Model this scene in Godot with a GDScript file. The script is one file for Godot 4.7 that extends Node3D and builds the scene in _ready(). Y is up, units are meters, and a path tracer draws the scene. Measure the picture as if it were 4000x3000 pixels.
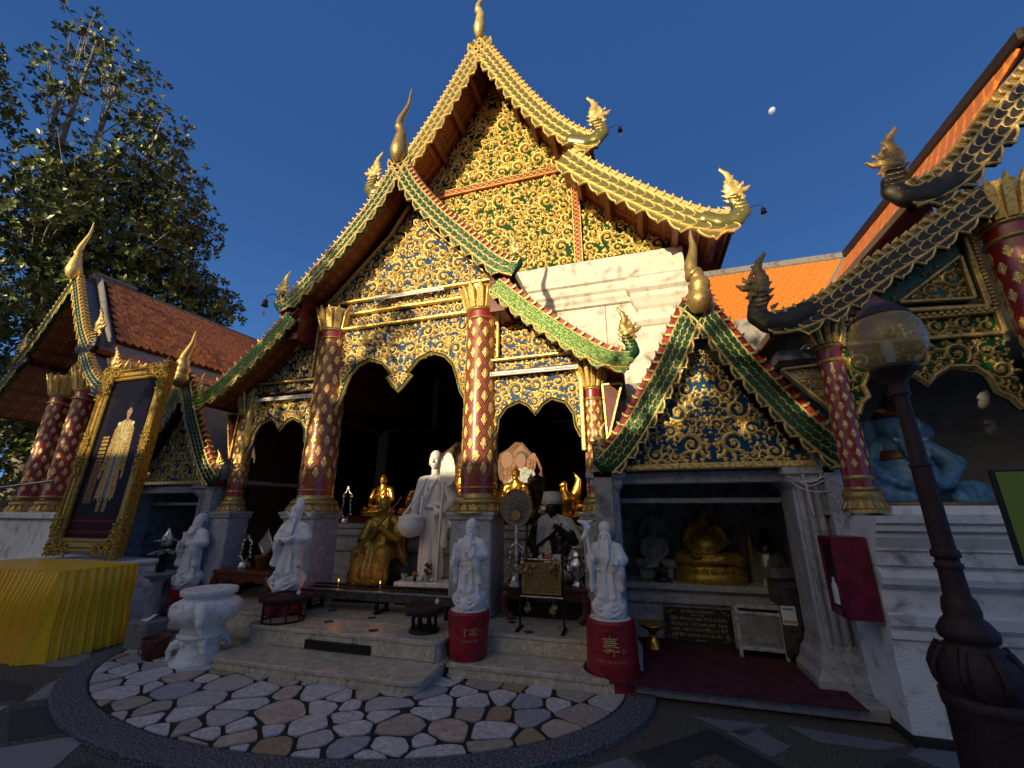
extends Node3D
# A hillside temple courtyard at dusk light: gilded hall and porch, side shrine, pavilions, statues.

const CX := -3.58            # axis of the porch and the hall
var M := {}
var rng := RandomNumberGenerator.new()
var taken := {}


# ---------------------------------------------------------------- geometry
class Geo:
	var v := PackedVector3Array()
	var ix := PackedInt32Array()      # counter-clockwise from outside
	var c := PackedColorArray()
	var uv := PackedVector2Array()
	var col := Color.WHITE

	func vert(p: Vector3, t := Vector2.ZERO) -> int:
		v.append(p)
		c.append(col)
		uv.append(t)
		return v.size() - 1

	func tri(a: Vector3, b: Vector3, d: Vector3) -> void:
		var n := vert(a)
		vert(b)
		vert(d)
		ix.append_array([n, n + 1, n + 2])

	func quad(a: Vector3, b: Vector3, d: Vector3, e: Vector3, su := 1.0, sv := 1.0) -> void:
		var n := vert(a, Vector2(0, sv))
		vert(b, Vector2(su, sv))
		vert(d, Vector2(su, 0))
		vert(e, Vector2(0, 0))
		ix.append_array([n, n + 1, n + 2, n, n + 2, n + 3])

	# a sheet of vertices: rows of equal length, joined smoothly
	func sheet(rows: Array, close := false) -> void:
		var base := v.size()
		var w: int = rows[0].size()
		for r in rows:
			for p in r:
				vert(p)
		for j in rows.size() - 1:
			for i in (w if close else w - 1):
				var a := base + j * w + i
				var b := base + j * w + (i + 1) % w
				ix.append_array([a, b, b + w, a, b + w, a + w])

	func fan(ring: Array, flip := false) -> void:
		var m := Vector3.ZERO
		for p in ring:
			m += p
		var n := vert(m / ring.size())
		for p in ring:
			vert(p)
		var k := ring.size()
		for i in k:
			if flip:
				ix.append_array([n, n + 1 + (i + 1) % k, n + 1 + i])
			else:
				ix.append_array([n, n + 1 + i, n + 1 + (i + 1) % k])

	# box with chamfered edges
	func box(at: Vector3, size: Vector3, bev := 0.0, b := Basis.IDENTITY) -> void:
		var h := size / 2
		if bev <= 0.0:
			for ax in 3:
				for s in [-1.0, 1.0]:
					var n := Vector3.ZERO
					n[ax] = s
					var u := Vector3.ZERO
					u[(ax + 1) % 3] = s
					var w := Vector3.ZERO
					w[(ax + 2) % 3] = 1.0
					quad(at + b * ((n - u - w) * h), at + b * ((n + u - w) * h), at + b * ((n + u + w) * h), at + b * ((n - u + w) * h))
			return
		var g := h - Vector3.ONE * bev
		for ax in 3:
			for s in [-1.0, 1.0]:
				var q := []
				for k in [[-1.0, -1.0], [1.0, -1.0], [1.0, 1.0], [-1.0, 1.0]]:
					var p := Vector3.ZERO
					p[ax] = s * h[ax]
					p[(ax + 1) % 3] = k[0] * s * g[(ax + 1) % 3]
					p[(ax + 2) % 3] = k[1] * g[(ax + 2) % 3]
					q.append(at + b * p)
				quad(q[0], q[1], q[2], q[3])
		for ax in 3:
			var a1 := (ax + 1) % 3
			var a2 := (ax + 2) % 3
			for s1 in [-1.0, 1.0]:
				for s2 in [-1.0, 1.0]:
					var p := []
					for k in [[-1.0, 0], [1.0, 0], [1.0, 1], [-1.0, 1]]:
						var t := Vector3.ZERO
						t[ax] = k[0] * g[ax]
						t[a1] = s1 * (h[a1] if k[1] == 0 else g[a1])
						t[a2] = s2 * (g[a2] if k[1] == 0 else h[a2])
						p.append(at + b * t)
					if s1 * s2 > 0:
						quad(p[0], p[1], p[2], p[3])
					else:
						quad(p[3], p[2], p[1], p[0])
		for sx in [-1.0, 1.0]:
			for sy in [-1.0, 1.0]:
				for sz in [-1.0, 1.0]:
					var a := at + b * Vector3(sx * h.x, sy * g.y, sz * g.z)
					var d := at + b * Vector3(sx * g.x, sy * h.y, sz * g.z)
					var e := at + b * Vector3(sx * g.x, sy * g.y, sz * h.z)
					if sx * sy * sz > 0:
						tri(a, d, e)
					else:
						tri(a, e, d)

	# turned shape: profile of Vector2(radius, height), bottom first
	func lathe(prof: Array, at := Vector3.ZERO, seg := 24, squash := Vector2.ONE, tilt := Basis.IDENTITY, cap := true) -> void:
		var rows := []
		for p in prof:
			var r := []
			for i in seg:
				var a := -TAU * i / seg
				r.append(at + tilt * Vector3(cos(a) * p.x * squash.x, p.y, sin(a) * p.x * squash.y))
			rows.append(r)
		sheet(rows, true)
		if cap:
			if prof[0].x > 0.001:
				fan(rows[0], true)
			if prof[-1].x > 0.001:
				fan(rows[-1])

	# round bar through points; radii a number or one per point
	func tube(pts: Array, rad, seg := 6, squash := 1.0) -> void:
		var rows := []
		var up := Vector3(0, 0, 1)
		for i in pts.size():
			var d: Vector3 = (pts[mini(i + 1, pts.size() - 1)] - pts[maxi(i - 1, 0)]).normalized()
			if absf(d.dot(up)) > 0.9:
				up = Vector3(0, 1, 0) if absf(d.y) < 0.9 else Vector3(1, 0, 0)
			var s := d.cross(up).normalized()
			var t := s.cross(d)
			up = t
			var r: float = rad[i] if rad is Array else rad
			var row := []
			for k in seg:
				var a := -TAU * k / seg
				row.append(pts[i] + (s * cos(a) + t * sin(a) * squash) * r)
			rows.append(row)
		sheet(rows, true)
		fan(rows[0], true)
		fan(rows[-1])

	# raised strip on a flat panel (local xy, z out): ridge through 2D points
	func strip(pts: Array, wid: Array, z: float, hgt: float, X := Transform3D.IDENTITY) -> void:
		var rows := []
		var n := pts.size()
		for i in n:
			var d: Vector2 = (pts[mini(i + 1, n - 1)] - pts[maxi(i - 1, 0)]).normalized()
			var q := Vector2(-d.y, d.x)
			var w: float = wid[i]
			var hh := minf(hgt, w * 1.3)
			var a: Vector2 = pts[i] - q * w
			var b: Vector2 = pts[i] - q * w * 0.45
			var e: Vector2 = pts[i] + q * w * 0.45
			var f: Vector2 = pts[i] + q * w
			rows.append([X * Vector3(a.x, a.y, z), X * Vector3(b.x, b.y, z + hh), X * Vector3(e.x, e.y, z + hh), X * Vector3(f.x, f.y, z)])
		for r in rows:
			r.reverse()
		sheet(rows)

	# flat outline given thickness and a chamfer (local xy, from z0 to z1)
	func slab(poly: PackedVector2Array, z0: float, z1: float, bev := 0.0, X := Transform3D.IDENTITY, back := true) -> void:
		var p := poly
		if Geometry2D.is_polygon_clockwise(p):
			p = p.duplicate()
			p.reverse()
		var t := Geometry2D.triangulate_polygon(p)
		if t.is_empty():
			return
		var k := p.size()
		var top := PackedVector2Array()
		for i in k:
			var d1 := (p[i] - p[(i + k - 1) % k]).normalized()
			var d2 := (p[(i + 1) % k] - p[i]).normalized()
			var m := (Vector2(-d1.y, d1.x) + Vector2(-d2.y, d2.x))
			top.append(p[i] + (m.normalized() * bev if m.length() > 0.2 else Vector2.ZERO))
		var n := v.size()
		for q in top:
			vert(X * Vector3(q.x, q.y, z1), Vector2(q.x, -q.y))
		for i in range(0, t.size(), 3):
			var a := p[t[i]]
			if (p[t[i + 1]] - a).cross(p[t[i + 2]] - a) > 0:
				ix.append_array([n + t[i], n + t[i + 1], n + t[i + 2]])
			else:
				ix.append_array([n + t[i], n + t[i + 2], n + t[i + 1]])
		for i in k:
			var j := (i + 1) % k
			var zb := z1 - bev
			if bev > 0.0:
				quad(X * Vector3(p[i].x, p[i].y, zb), X * Vector3(p[j].x, p[j].y, zb), X * Vector3(top[j].x, top[j].y, z1), X * Vector3(top[i].x, top[i].y, z1))
			quad(X * Vector3(p[i].x, p[i].y, z0), X * Vector3(p[j].x, p[j].y, z0), X * Vector3(p[j].x, p[j].y, zb), X * Vector3(p[i].x, p[i].y, zb))
		if back:
			n = v.size()
			for q in p:
				vert(X * Vector3(q.x, q.y, z0))
			for i in range(0, t.size(), 3):
				var a := p[t[i]]
				if (p[t[i + 1]] - a).cross(p[t[i + 2]] - a) > 0:
					ix.append_array([n + t[i], n + t[i + 2], n + t[i + 1]])
				else:
					ix.append_array([n + t[i], n + t[i + 1], n + t[i + 2]])

	func add(o: Geo, X: Transform3D) -> void:
		var n := v.size()
		v.append_array(X * o.v)
		c.append_array(o.c)
		uv.append_array(o.uv)
		for k in o.ix:
			ix.append(n + k)

	func mesh(off := Vector3.ZERO, mat: Material = null, into: ArrayMesh = null) -> ArrayMesh:
		var nn := PackedVector3Array()
		nn.resize(v.size())
		var out := PackedInt32Array()
		out.resize(ix.size())
		for i in range(0, ix.size(), 3):
			var a := ix[i]
			var b := ix[i + 1]
			var d := ix[i + 2]
			var n := (v[b] - v[a]).cross(v[d] - v[a])
			nn[a] += n
			nn[b] += n
			nn[d] += n
			out[i] = a
			out[i + 1] = d
			out[i + 2] = b
		for i in nn.size():
			var l := nn[i].length()
			nn[i] = nn[i] / l if l > 1e-12 else Vector3.UP
		var arr := []
		arr.resize(Mesh.ARRAY_MAX)
		arr[Mesh.ARRAY_VERTEX] = v if off == Vector3.ZERO else Transform3D(Basis(), -off) * v
		arr[Mesh.ARRAY_NORMAL] = nn
		arr[Mesh.ARRAY_COLOR] = c
		arr[Mesh.ARRAY_TEX_UV] = uv
		arr[Mesh.ARRAY_INDEX] = out
		var m := into if into else ArrayMesh.new()
		m.add_surface_from_arrays(Mesh.PRIMITIVE_TRIANGLES, arr)
		if mat:
			m.surface_set_material(m.get_surface_count() - 1, mat)
		return m


# ---------------------------------------------------------------- nodes
func numbered(called: String) -> String:
	var n: int = taken.get(called, -1) + 1
	taken[called] = n
	return called if n == 0 else "%s_%03d" % [called, n]


func tag(o: Node3D, label: String, category: String, group := "") -> Node3D:
	o.set_meta("label", label)
	o.set_meta("category", category)
	if group:
		o.set_meta("group", group)
	return o


func thing(called: String, label: String, category: String, at := Vector3.ZERO, turn := 0.0, group := "") -> Node3D:
	var o := Node3D.new()
	o.name = numbered(called)
	add_child(o)
	o.position = at
	o.rotation.y = turn
	return tag(o, label, category, group)


# a part built in the thing's own axes
func part(par: Node3D, called: String, g, mat: Material, at := Transform3D.IDENTITY, label := "") -> MeshInstance3D:
	var o := MeshInstance3D.new()
	o.name = called
	o.mesh = g.mesh() if g is Geo else g
	if mat:
		o.material_override = mat
	o.transform = at
	if label:
		o.set_meta("label", label)
	par.add_child(o, true)
	return o


# a part built in world axes under an unturned thing
func world(par: Node3D, called: String, g: Geo, mat: Material, label := "") -> MeshInstance3D:
	return part(par, called, g.mesh(par.global_position), mat, Transform3D.IDENTITY, label)


func setting(called: String, g: Geo, mat: Material) -> MeshInstance3D:
	var o := part(self, numbered(called), g, mat)
	o.set_meta("kind", "structure")
	return o


func stuff(o: Node3D) -> Node3D:
	o.set_meta("kind", "stuff")
	return o


# ---------------------------------------------------------------- smooth bodies
# bones: [from, to, r_from, r_to, squash(Vector3), folds, fold_depth]; meshed as surface nets
func blob(bones: Array, cell := 0.014, k := 0.02, col := Color.WHITE) -> Geo:
	var lo := Vector3.INF
	var hi := -Vector3.INF
	bones = bones.filter(func(q): return q.size() < 8) + bones.filter(func(q): return q.size() > 7)   # carved hollows last
	for b in bones:
		var s: Vector3 = b[4] if b.size() > 4 else Vector3.ONE
		for e in [[b[0], b[2]], [b[1], b[3]]]:
			lo = lo.min(e[0] - s * e[1])
			hi = hi.max(e[0] + s * e[1])
	var pad := cell * 3 + k * 0.5
	lo -= Vector3.ONE * pad
	hi += Vector3.ONE * pad
	var nx := int((hi.x - lo.x) / cell) + 2
	var ny := int((hi.y - lo.y) / cell) + 2
	var nz := int((hi.z - lo.z) / cell) + 2
	var f := PackedFloat32Array()
	f.resize(nx * ny * nz)
	f.fill(10.0)
	for b in bones:
		var s: Vector3 = b[4] if b.size() > 4 else Vector3.ONE
		var folds: float = b[5] if b.size() > 5 else 0.0
		var depth: float = b[6] if b.size() > 6 else 0.0
		var ra: float = b[2]
		var rb: float = b[3]
		var A: Vector3 = b[0]
		var B: Vector3 = b[1]
		var inv := Vector3.ONE / s
		var hollow: bool = b.size() > 7
		var sm := minf(s.x, minf(s.y, s.z))
		var reach := k + cell * 2.5 + absf(depth)
		var bl := ((A - s * ra).min(B - s * rb) - Vector3.ONE * reach - lo) / cell
		var bh := ((A + s * ra).max(B + s * rb) + Vector3.ONE * reach - lo) / cell
		var ab := (B - A) * inv
		var l2 := maxf(ab.length_squared(), 1e-9)
		for z in range(maxi(0, int(bl.z)), mini(nz, int(bh.z) + 2)):
			for y in range(maxi(0, int(bl.y)), mini(ny, int(bh.y) + 2)):
				var row := (z * ny + y) * nx
				for x in range(maxi(0, int(bl.x)), mini(nx, int(bh.x) + 2)):
					var p := (lo + Vector3(x, y, z) * cell - A) * inv
					var t := clampf(p.dot(ab) / l2, 0.0, 1.0)
					var d := ((p - ab * t).length() - (ra + (rb - ra) * t)) * sm
					if d > reach:
						continue
					if folds > 0.0:
						d += depth * sin(atan2(p.x - ab.x * t, p.z - ab.z * t) * folds + p.y * 3.0)
					elif folds < 0.0:
						d += depth * sin(p.y * -folds + p.x * 9.0)
					var o := f[row + x]
					if hollow:
						var hh := maxf(k - absf(o + d), 0.0) / k
						f[row + x] = maxf(o, -d) + hh * hh * k * 0.25
						continue
					var h := maxf(k - absf(o - d), 0.0) / k
					f[row + x] = minf(o, d) - h * h * k * 0.25
	var g := Geo.new()
	g.col = col
	var id := PackedInt32Array()
	id.resize(nx * ny * nz)
	id.fill(-1)
	var dy := nx
	var dz := nx * ny
	for z in nz - 1:
		for y in ny - 1:
			for x in nx - 1:
				var q := z * dz + y * dy + x
				var f0 := f[q]
				if absf(f0) > cell * 2.6:
					continue
				var e := [f0, f[q + 1], f[q + dy], f[q + dy + 1], f[q + dz], f[q + dz + 1], f[q + dz + dy], f[q + dz + dy + 1]]
				var neg := 0
				for w in e:
					if w < 0.0:
						neg += 1
				if neg == 0 or neg == 8:
					continue
				var sum := Vector3.ZERO
				var cnt := 0
				for i in 8:
					for ax in [1, 2, 4]:
						if i & ax:
							continue
						var a: float = e[i]
						var d: float = e[i | ax]
						if (a < 0.0) == (d < 0.0):
							continue
						var t: float = a / (a - d)
						var p := Vector3(i & 1, (i >> 1) & 1, (i >> 2) & 1)
						if ax == 1:
							p.x += t
						elif ax == 2:
							p.y += t
						else:
							p.z += t
						sum += p
						cnt += 1
				id[q] = g.vert(lo + (Vector3(x, y, z) + sum / cnt) * cell)
	for z in range(1, nz - 1):
		for y in range(1, ny - 1):
			for x in range(1, nx - 1):
				var q := z * dz + y * dy + x
				if id[q] < 0 and absf(f[q]) > cell * 2.6:
					continue
				var s0 := f[q] < 0.0
				for e in [[1, dy, dz], [dy, dz, 1], [dz, 1, dy]]:
					if s0 == (f[q + e[0]] < 0.0):
						continue
					var a := id[q - e[1] - e[2]]
					var b := id[q - e[2]]
					var d := id[q]
					var w := id[q - e[1]]
					if a < 0 or b < 0 or d < 0 or w < 0:
						continue
					if s0:
						g.ix.append_array([a, b, d, a, d, w])
					else:
						g.ix.append_array([a, d, b, a, w, d])
	return g


func v3(x: float, y: float, z: float) -> Vector3:
	return Vector3(x, y, z)


# chain of bones through points with radii
func chain(pts: Array, rad: Array, s := Vector3.ONE) -> Array:
	var o := []
	for i in pts.size() - 1:
		o.append([pts[i], pts[i + 1], rad[i], rad[i + 1], s])
	return o


func curve(pts: Array, n: int) -> Array:
	var o := []
	var k := pts.size() - 1
	for i in n + 1:
		var t := float(i) / n * k
		var j := mini(int(t), k - 1)
		var u := t - j
		var a = pts[maxi(j - 1, 0)]
		var b = pts[j]
		var d = pts[j + 1]
		var e = pts[mini(j + 2, k)]
		o.append(0.5 * ((2.0 * b) + (d - a) * u + (2.0 * a - 5.0 * b + 4.0 * d - e) * u * u + (3.0 * b - a - 3.0 * d + e) * u * u * u))
	return o


# ---------------------------------------------------------------- materials
func ntex(colors: Array, freq: float, sd: int, warp := 0.0, kind := FastNoiseLite.TYPE_SIMPLEX_SMOOTH, size := 512, oct := 4, normal := false, bump := 4.0) -> NoiseTexture2D:
	var n := FastNoiseLite.new()
	n.noise_type = kind
	n.seed = sd
	n.frequency = freq
	n.fractal_octaves = oct
	if warp > 0.0:
		n.domain_warp_enabled = true
		n.domain_warp_amplitude = warp
		n.domain_warp_frequency = freq * 1.5
	var t := NoiseTexture2D.new()
	t.width = size
	t.height = size
	t.seamless = true
	t.noise = n
	if normal:
		t.as_normal_map = true
		t.bump_strength = bump
	else:
		var g := Gradient.new()
		var off := PackedFloat32Array()
		var cc := PackedColorArray()
		for c in colors:
			off.append(c[0])
			cc.append(c[1])
		g.offsets = off
		g.colors = cc
		t.color_ramp = g
	return t


func mat(called: String, lin: Color, rough: float, metal := 0.0, tex: Texture2D = null, scale := 1.0, nrm: Texture2D = null, nscale := 1.0, ns := 1.0) -> StandardMaterial3D:
	var m := StandardMaterial3D.new()
	m.resource_name = called
	m.albedo_color = lin.linear_to_srgb()
	m.roughness = rough
	m.metallic = metal
	if tex or nrm:
		m.uv1_triplanar = true
		m.uv1_world_triplanar = true
		m.uv1_scale = Vector3.ONE * scale
	if tex:
		m.albedo_texture = tex
	if nrm:
		m.normal_enabled = true
		m.normal_texture = nrm
		m.normal_scale = ns
	M[called] = m
	return m


func g1(v: float) -> Color:
	return Color(v, v, v)


func paints() -> void:
	var fine := ntex([], 0.05, 3, 0, FastNoiseLite.TYPE_SIMPLEX_SMOOTH, 512, 4, true, 6.0)
	var hammered := ntex([], 0.03, 5, 10.0, FastNoiseLite.TYPE_CELLULAR, 512, 2, true, 5.0)
	var grain := ntex([], 0.12, 8, 0, FastNoiseLite.TYPE_SIMPLEX_SMOOTH, 512, 3, true, 8.0)
	var dirt := ntex([[0.0, g1(0.55)], [0.42, g1(0.86)], [0.6, g1(1.0)], [1.0, g1(0.93)]], 0.012, 11, 30.0)
	var stain := ntex([[0.0, Color(0.62, 0.6, 0.57)], [0.22, Color(0.86, 0.85, 0.83)], [0.4, Color(0.97, 0.97, 0.95)], [1.0, Color(1, 1, 1)]], 0.006, 21, 45.0, FastNoiseLite.TYPE_SIMPLEX_SMOOTH, 1024, 5)
	var veins := ntex([[0.0, Color(0.95, 0.94, 0.92)], [0.44, Color(0.88, 0.88, 0.88)], [0.5, Color(0.6, 0.61, 0.63)], [0.56, Color(0.86, 0.86, 0.86)], [1.0, Color(0.78, 0.78, 0.8)]], 0.006, 31, 70.0, FastNoiseLite.TYPE_SIMPLEX_SMOOTH, 1024, 5)
	var veins2 := ntex([[0.0, Color(0.93, 0.9, 0.83)], [0.46, Color(0.9, 0.87, 0.8)], [0.5, Color(0.52, 0.48, 0.42)], [0.53, Color(0.88, 0.85, 0.78)], [1.0, Color(0.74, 0.71, 0.64)]], 0.008, 37, 60.0, FastNoiseLite.TYPE_SIMPLEX_SMOOTH, 1024, 5)
	var pebble := ntex([[0.0, g1(0.3)], [0.3, g1(0.62)], [0.6, g1(1.0)], [1.0, Color(1, 0.95, 0.86)]], 0.09, 41, 0, FastNoiseLite.TYPE_CELLULAR, 1024, 2)
	var mosaic := ntex([[0.0, g1(0.35)], [0.5, g1(0.8)], [1.0, g1(1.0)]], 0.05, 51, 0, FastNoiseLite.TYPE_CELLULAR, 512, 1)
	var gilt := ntex([[0.0, Color(0.62, 0.45, 0.26)], [0.35, Color(0.92, 0.84, 0.66)], [0.6, Color(1, 1, 1)], [1.0, Color(1, 0.98, 0.9)]], 0.02, 61, 20.0)
	var clay := ntex([[0.0, Color(0.45, 0.38, 0.34)], [0.4, Color(0.85, 0.82, 0.8)], [0.65, Color(1, 1, 1)], [1.0, Color(1, 0.94, 0.86)]], 0.015, 71, 20.0)
	var wood := ntex([[0.0, g1(0.6)], [0.5, g1(0.85)], [1.0, g1(1.0)]], 0.02, 81, 40.0)

	mat("gold", Color(0.98, 0.78, 0.31), 0.35, 0.5, gilt, 2.0, hammered, 1.0, 0.5)
	mat("gold_pale", Color(0.82, 0.66, 0.3), 0.42, 0.55, gilt, 2.0, hammered, 1.0, 0.4)
	mat("gold_old", Color(0.5, 0.38, 0.16), 0.42, 0.6, gilt, 3.0, hammered, 1.0, 0.6)
	mat("gold_dark", Color(0.34, 0.25, 0.12), 0.5, 0.5, gilt, 3.0, hammered, 1.0, 0.6)
	mat("gold_polish", Color(0.85, 0.5, 0.1), 0.27, 0.9, gilt, 1.5, fine, 1.0, 0.12)
	mat("gold_paint", Color(0.38, 0.27, 0.05), 0.42, 0.5, gilt, 1.5, fine, 1.0, 0.15)
	mat("glass_green", Color(0.02, 0.17, 0.07), 0.14, 0.35, mosaic, 6.0, hammered, 1.0, 0.8)
	mat("glass_lime", Color(0.12, 0.36, 0.06), 0.15, 0.35, mosaic, 6.0, hammered, 1.0, 0.8)
	mat("glass_olive", Color(0.42, 0.4, 0.13), 0.2, 0.4, mosaic, 5.0, hammered, 1.0, 0.6)
	mat("glass_blue", Color(0.022, 0.13, 0.36), 0.45, 0.0, mosaic, 5.0, hammered, 1.0, 0.4).metallic_specular = 0.25
	mat("glass_deep", Color(0.015, 0.12, 0.025), 0.45, 0.0, mosaic, 4.0, hammered, 1.0, 0.4).metallic_specular = 0.25
	mat("board_brown", Color(0.075, 0.06, 0.035), 0.5, 0.1, mosaic, 5.0, hammered, 1.0, 0.4)
	mat("lacquer", Color(0.28, 0.006, 0.012), 0.24, 0.0, null, 1.0, fine, 1.0, 0.06).clearcoat_enabled = true
	mat("lacquer_dark", Color(0.15, 0.01, 0.014), 0.3, 0.0, dirt, 1.0)
	mat("red_paint", Color(0.34, 0.01, 0.02), 0.42, 0.0, dirt, 1.2, fine, 1.0, 0.1)
	mat("red_tooth", Color(0.4, 0.03, 0.025), 0.45, 0.0, dirt, 2.0)
	mat("soffit", Color(0.15, 0.025, 0.012), 0.5, 0.0, wood, 0.8)
	mat("rafter", Color(0.22, 0.05, 0.015), 0.45, 0.0, wood, 1.5)
	mat("wood_red", Color(0.16, 0.05, 0.025), 0.35, 0.0, wood, 2.0)
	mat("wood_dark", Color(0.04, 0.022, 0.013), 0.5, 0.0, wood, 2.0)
	mat("marble", Color(0.56, 0.57, 0.6), 0.32, 0.0, veins, 0.9)
	mat("marble_step", Color(0.76, 0.73, 0.66), 0.4, 0.0, veins2, 1.1)
	mat("marble_tread", Color(0.68, 0.66, 0.61), 0.38, 0.0, veins2, 0.7)
	mat("white_wall", Color(0.8, 0.77, 0.7), 0.85, 0.0, stain, 0.35, grain, 1.0, 0.25)
	mat("white_base", Color(0.82, 0.83, 0.84), 0.75, 0.0, stain, 0.6, grain, 1.0, 0.2)
	mat("white_stone", Color(0.82, 0.82, 0.8), 0.55, 0.0, ntex([[0.0, g1(0.88)], [0.4, g1(0.98)], [1.0, g1(1.0)]], 0.02, 91, 25.0), 2.0, grain, 1.0, 0.12)
	mat("white_grimy", Color(0.8, 0.81, 0.82), 0.5, 0.0, stain, 1.6, grain, 1.0, 0.15)
	mat("cement", Color(0.24, 0.24, 0.25), 0.9, 0.0, stain, 1.0, grain, 1.0, 0.5)
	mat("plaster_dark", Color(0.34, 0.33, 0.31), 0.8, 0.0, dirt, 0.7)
	mat("inside_grey", Color(0.3, 0.31, 0.32), 0.85, 0.0, stain, 0.6, grain, 1.0, 0.3)
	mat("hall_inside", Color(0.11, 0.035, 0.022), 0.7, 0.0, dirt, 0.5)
	mat("pebbledash", Color(0.2, 0.205, 0.215), 0.8, 0.0, pebble, 0.55, grain, 1.0, 1.0)
	mat("pebble_brown", Color(0.18, 0.16, 0.125), 0.8, 0.0, pebble, 0.7, grain, 1.0, 1.0)
	mat("slab_grey", Color(0.3, 0.31, 0.325), 0.7, 0.0, pebble, 3.0, grain, 1.0, 0.4)
	mat("slab_black", Color(0.06, 0.06, 0.066), 0.6, 0.0, pebble, 3.0, grain, 1.0, 0.4)
	mat("slab_light", Color(0.42, 0.42, 0.405), 0.75, 0.0, pebble, 3.0, grain, 1.0, 0.4)
	mat("mortar", Color(0.04, 0.037, 0.034), 0.9, 0.0, pebble, 2.0, grain, 1.0, 1.0)
	mat("tile_bright", Color(0.72, 0.24, 0.03), 0.55, 0.0, ntex([[0.0, Color(0.72, 0.66, 0.62)], [0.4, Color(0.95, 0.93, 0.92)], [1.0, Color(1, 0.97, 0.9)]], 0.03, 72, 10.0), 1.3)
	for i in 4:
		var f: float = [1.0, 0.8, 1.15, 0.62][i]
		mat("tile%d" % i, Color(0.78 * f, 0.3 * f, 0.055 * f), 0.42, 0.0, clay, 1.1)
		mat("stone%d" % i, [Color(0.84, 0.82, 0.78), Color(0.58, 0.5, 0.4), Color(0.5, 0.51, 0.55), Color(0.68, 0.65, 0.6)][i], 0.45, 0.0, veins, 1.6 + 0.3 * i, grain, 1.0, 0.15)
	mat("stone4", Color(0.5, 0.4, 0.28), 0.5, 0.0, veins2, 1.7)
	mat("stone5", Color(0.7, 0.6, 0.57), 0.5, 0.0, veins2, 0.8)
	mat("carpet", Color(0.105, 0.013, 0.026), 0.9, 0.0, dirt, 0.8, grain, 1.0, 0.5)
	mat("satin", Color(0.95, 0.53, 0.01), 0.34)
	M.satin.rim_enabled = true
	M.satin.rim = 0.4
	mat("bronze", Color(0.02, 0.018, 0.016), 0.35, 0.4, dirt, 2.0)
	mat("iron", Color(0.014, 0.013, 0.013), 0.45, 0.5, dirt, 3.0, grain, 1.0, 0.3)
	mat("rust_red", Color(0.04, 0.012, 0.012), 0.6, 0.1, dirt, 3.0, grain, 1.0, 0.5)
	mat("lamp_iron", Color(0.042, 0.016, 0.016), 0.5, 0.1, dirt, 3.0, grain, 1.0, 0.6)
	mat("steel", Color(0.42, 0.43, 0.44), 0.3, 0.85, dirt, 1.5)
	mat("steel_dull", Color(0.13, 0.125, 0.12), 0.38, 0.7, dirt, 1.2)
	mat("silver", Color(0.62, 0.62, 0.6), 0.26, 0.95, dirt, 3.0, hammered, 1.0, 0.9)
	mat("alum", Color(0.62, 0.62, 0.6), 0.45, 0.3, dirt, 2.0)
	mat("tubewhite", Color(0.75, 0.76, 0.76), 0.4)
	mat("cloth_white", Color(0.6, 0.6, 0.6), 0.85, 0.0, dirt, 3.0, grain, 1.0, 0.4)
	mat("fan_cloth", Color(0.2, 0.17, 0.13), 0.7, 0.0, dirt, 3.0)
	mat("black", Color(0.012, 0.012, 0.013), 0.4)
	mat("bucket", Color(0.16, 0.04, 0.025), 0.5, 0.0, dirt, 3.0)
	mat("leaf_pot", Color(0.04, 0.06, 0.03), 0.6)
	mat("pot_green", Color(0.3, 0.42, 0.24), 0.5)
	mat("flower", Color(0.7, 0.3, 0.03), 0.6)
	mat("pink", Color(0.75, 0.14, 0.09), 0.6)
	mat("paper", Color(0.72, 0.73, 0.74), 0.8)
	mat("wax", Color(0.7, 0.6, 0.35), 0.4)
	mat("bark", Color(0.36, 0.33, 0.27), 0.8, 0.0, stain, 0.9, grain, 1.0, 0.8)
	mat("skin_paint", Color(0.24, 0.12, 0.075), 0.6)
	mat("robe_paint", Color(0.17, 0.065, 0.03), 0.65, 0.0, dirt, 2.0)
	mat("robe_light", Color(0.3, 0.13, 0.05), 0.65, 0.0, dirt, 2.0)
	mat("shirt_paint", Color(0.45, 0.48, 0.47), 0.65, 0.0, dirt, 2.0)
	mat("hair_paint", Color(0.03, 0.028, 0.026), 0.6)
	mat("blue_paint", Color(0.12, 0.3, 0.5), 0.4, 0.0, dirt, 2.0)
	mat("cabinet_red", Color(0.2, 0.008, 0.03), 0.35, 0.0, dirt, 0.8)
	mat("sign_green", Color(0.2, 0.28, 0.03), 0.5)
	mat("sign_ink", Color(0.05, 0.07, 0.02), 0.6)
	mat("gold_ink", Color(0.5, 0.36, 0.13), 0.5, 0.2)
	mat("gold_plate", Color(0.36, 0.28, 0.1), 0.4, 0.4, gilt, 3.0)
	mat("banknote", Color(0.25, 0.35, 0.27), 0.8, 0.0, dirt, 4.0)
	mat("banknote_red", Color(0.4, 0.12, 0.12), 0.8)
	mat("clear_wrap", Color(0.5, 0.5, 0.5), 0.2, 0.2)
	var lf := mat("leaf", g1(1.0), 0.38)
	lf.vertex_color_use_as_albedo = true
	lf.backlight_enabled = true
	lf.backlight = Color(0.1, 0.14, 0.02)
	lf.cull_mode = BaseMaterial3D.CULL_DISABLED
	var gl := mat("pane", Color(0.6, 0.65, 0.65), 0.03)
	gl.albedo_color.a = 0.16
	gl.transparency = BaseMaterial3D.TRANSPARENCY_ALPHA
	var lg := mat("lamp_glass", Color(0.5, 0.36, 0.13), 0.1)
	lg.albedo_color.a = 0.5
	lg.transparency = BaseMaterial3D.TRANSPARENCY_ALPHA
	lg.normal_enabled = true
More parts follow.
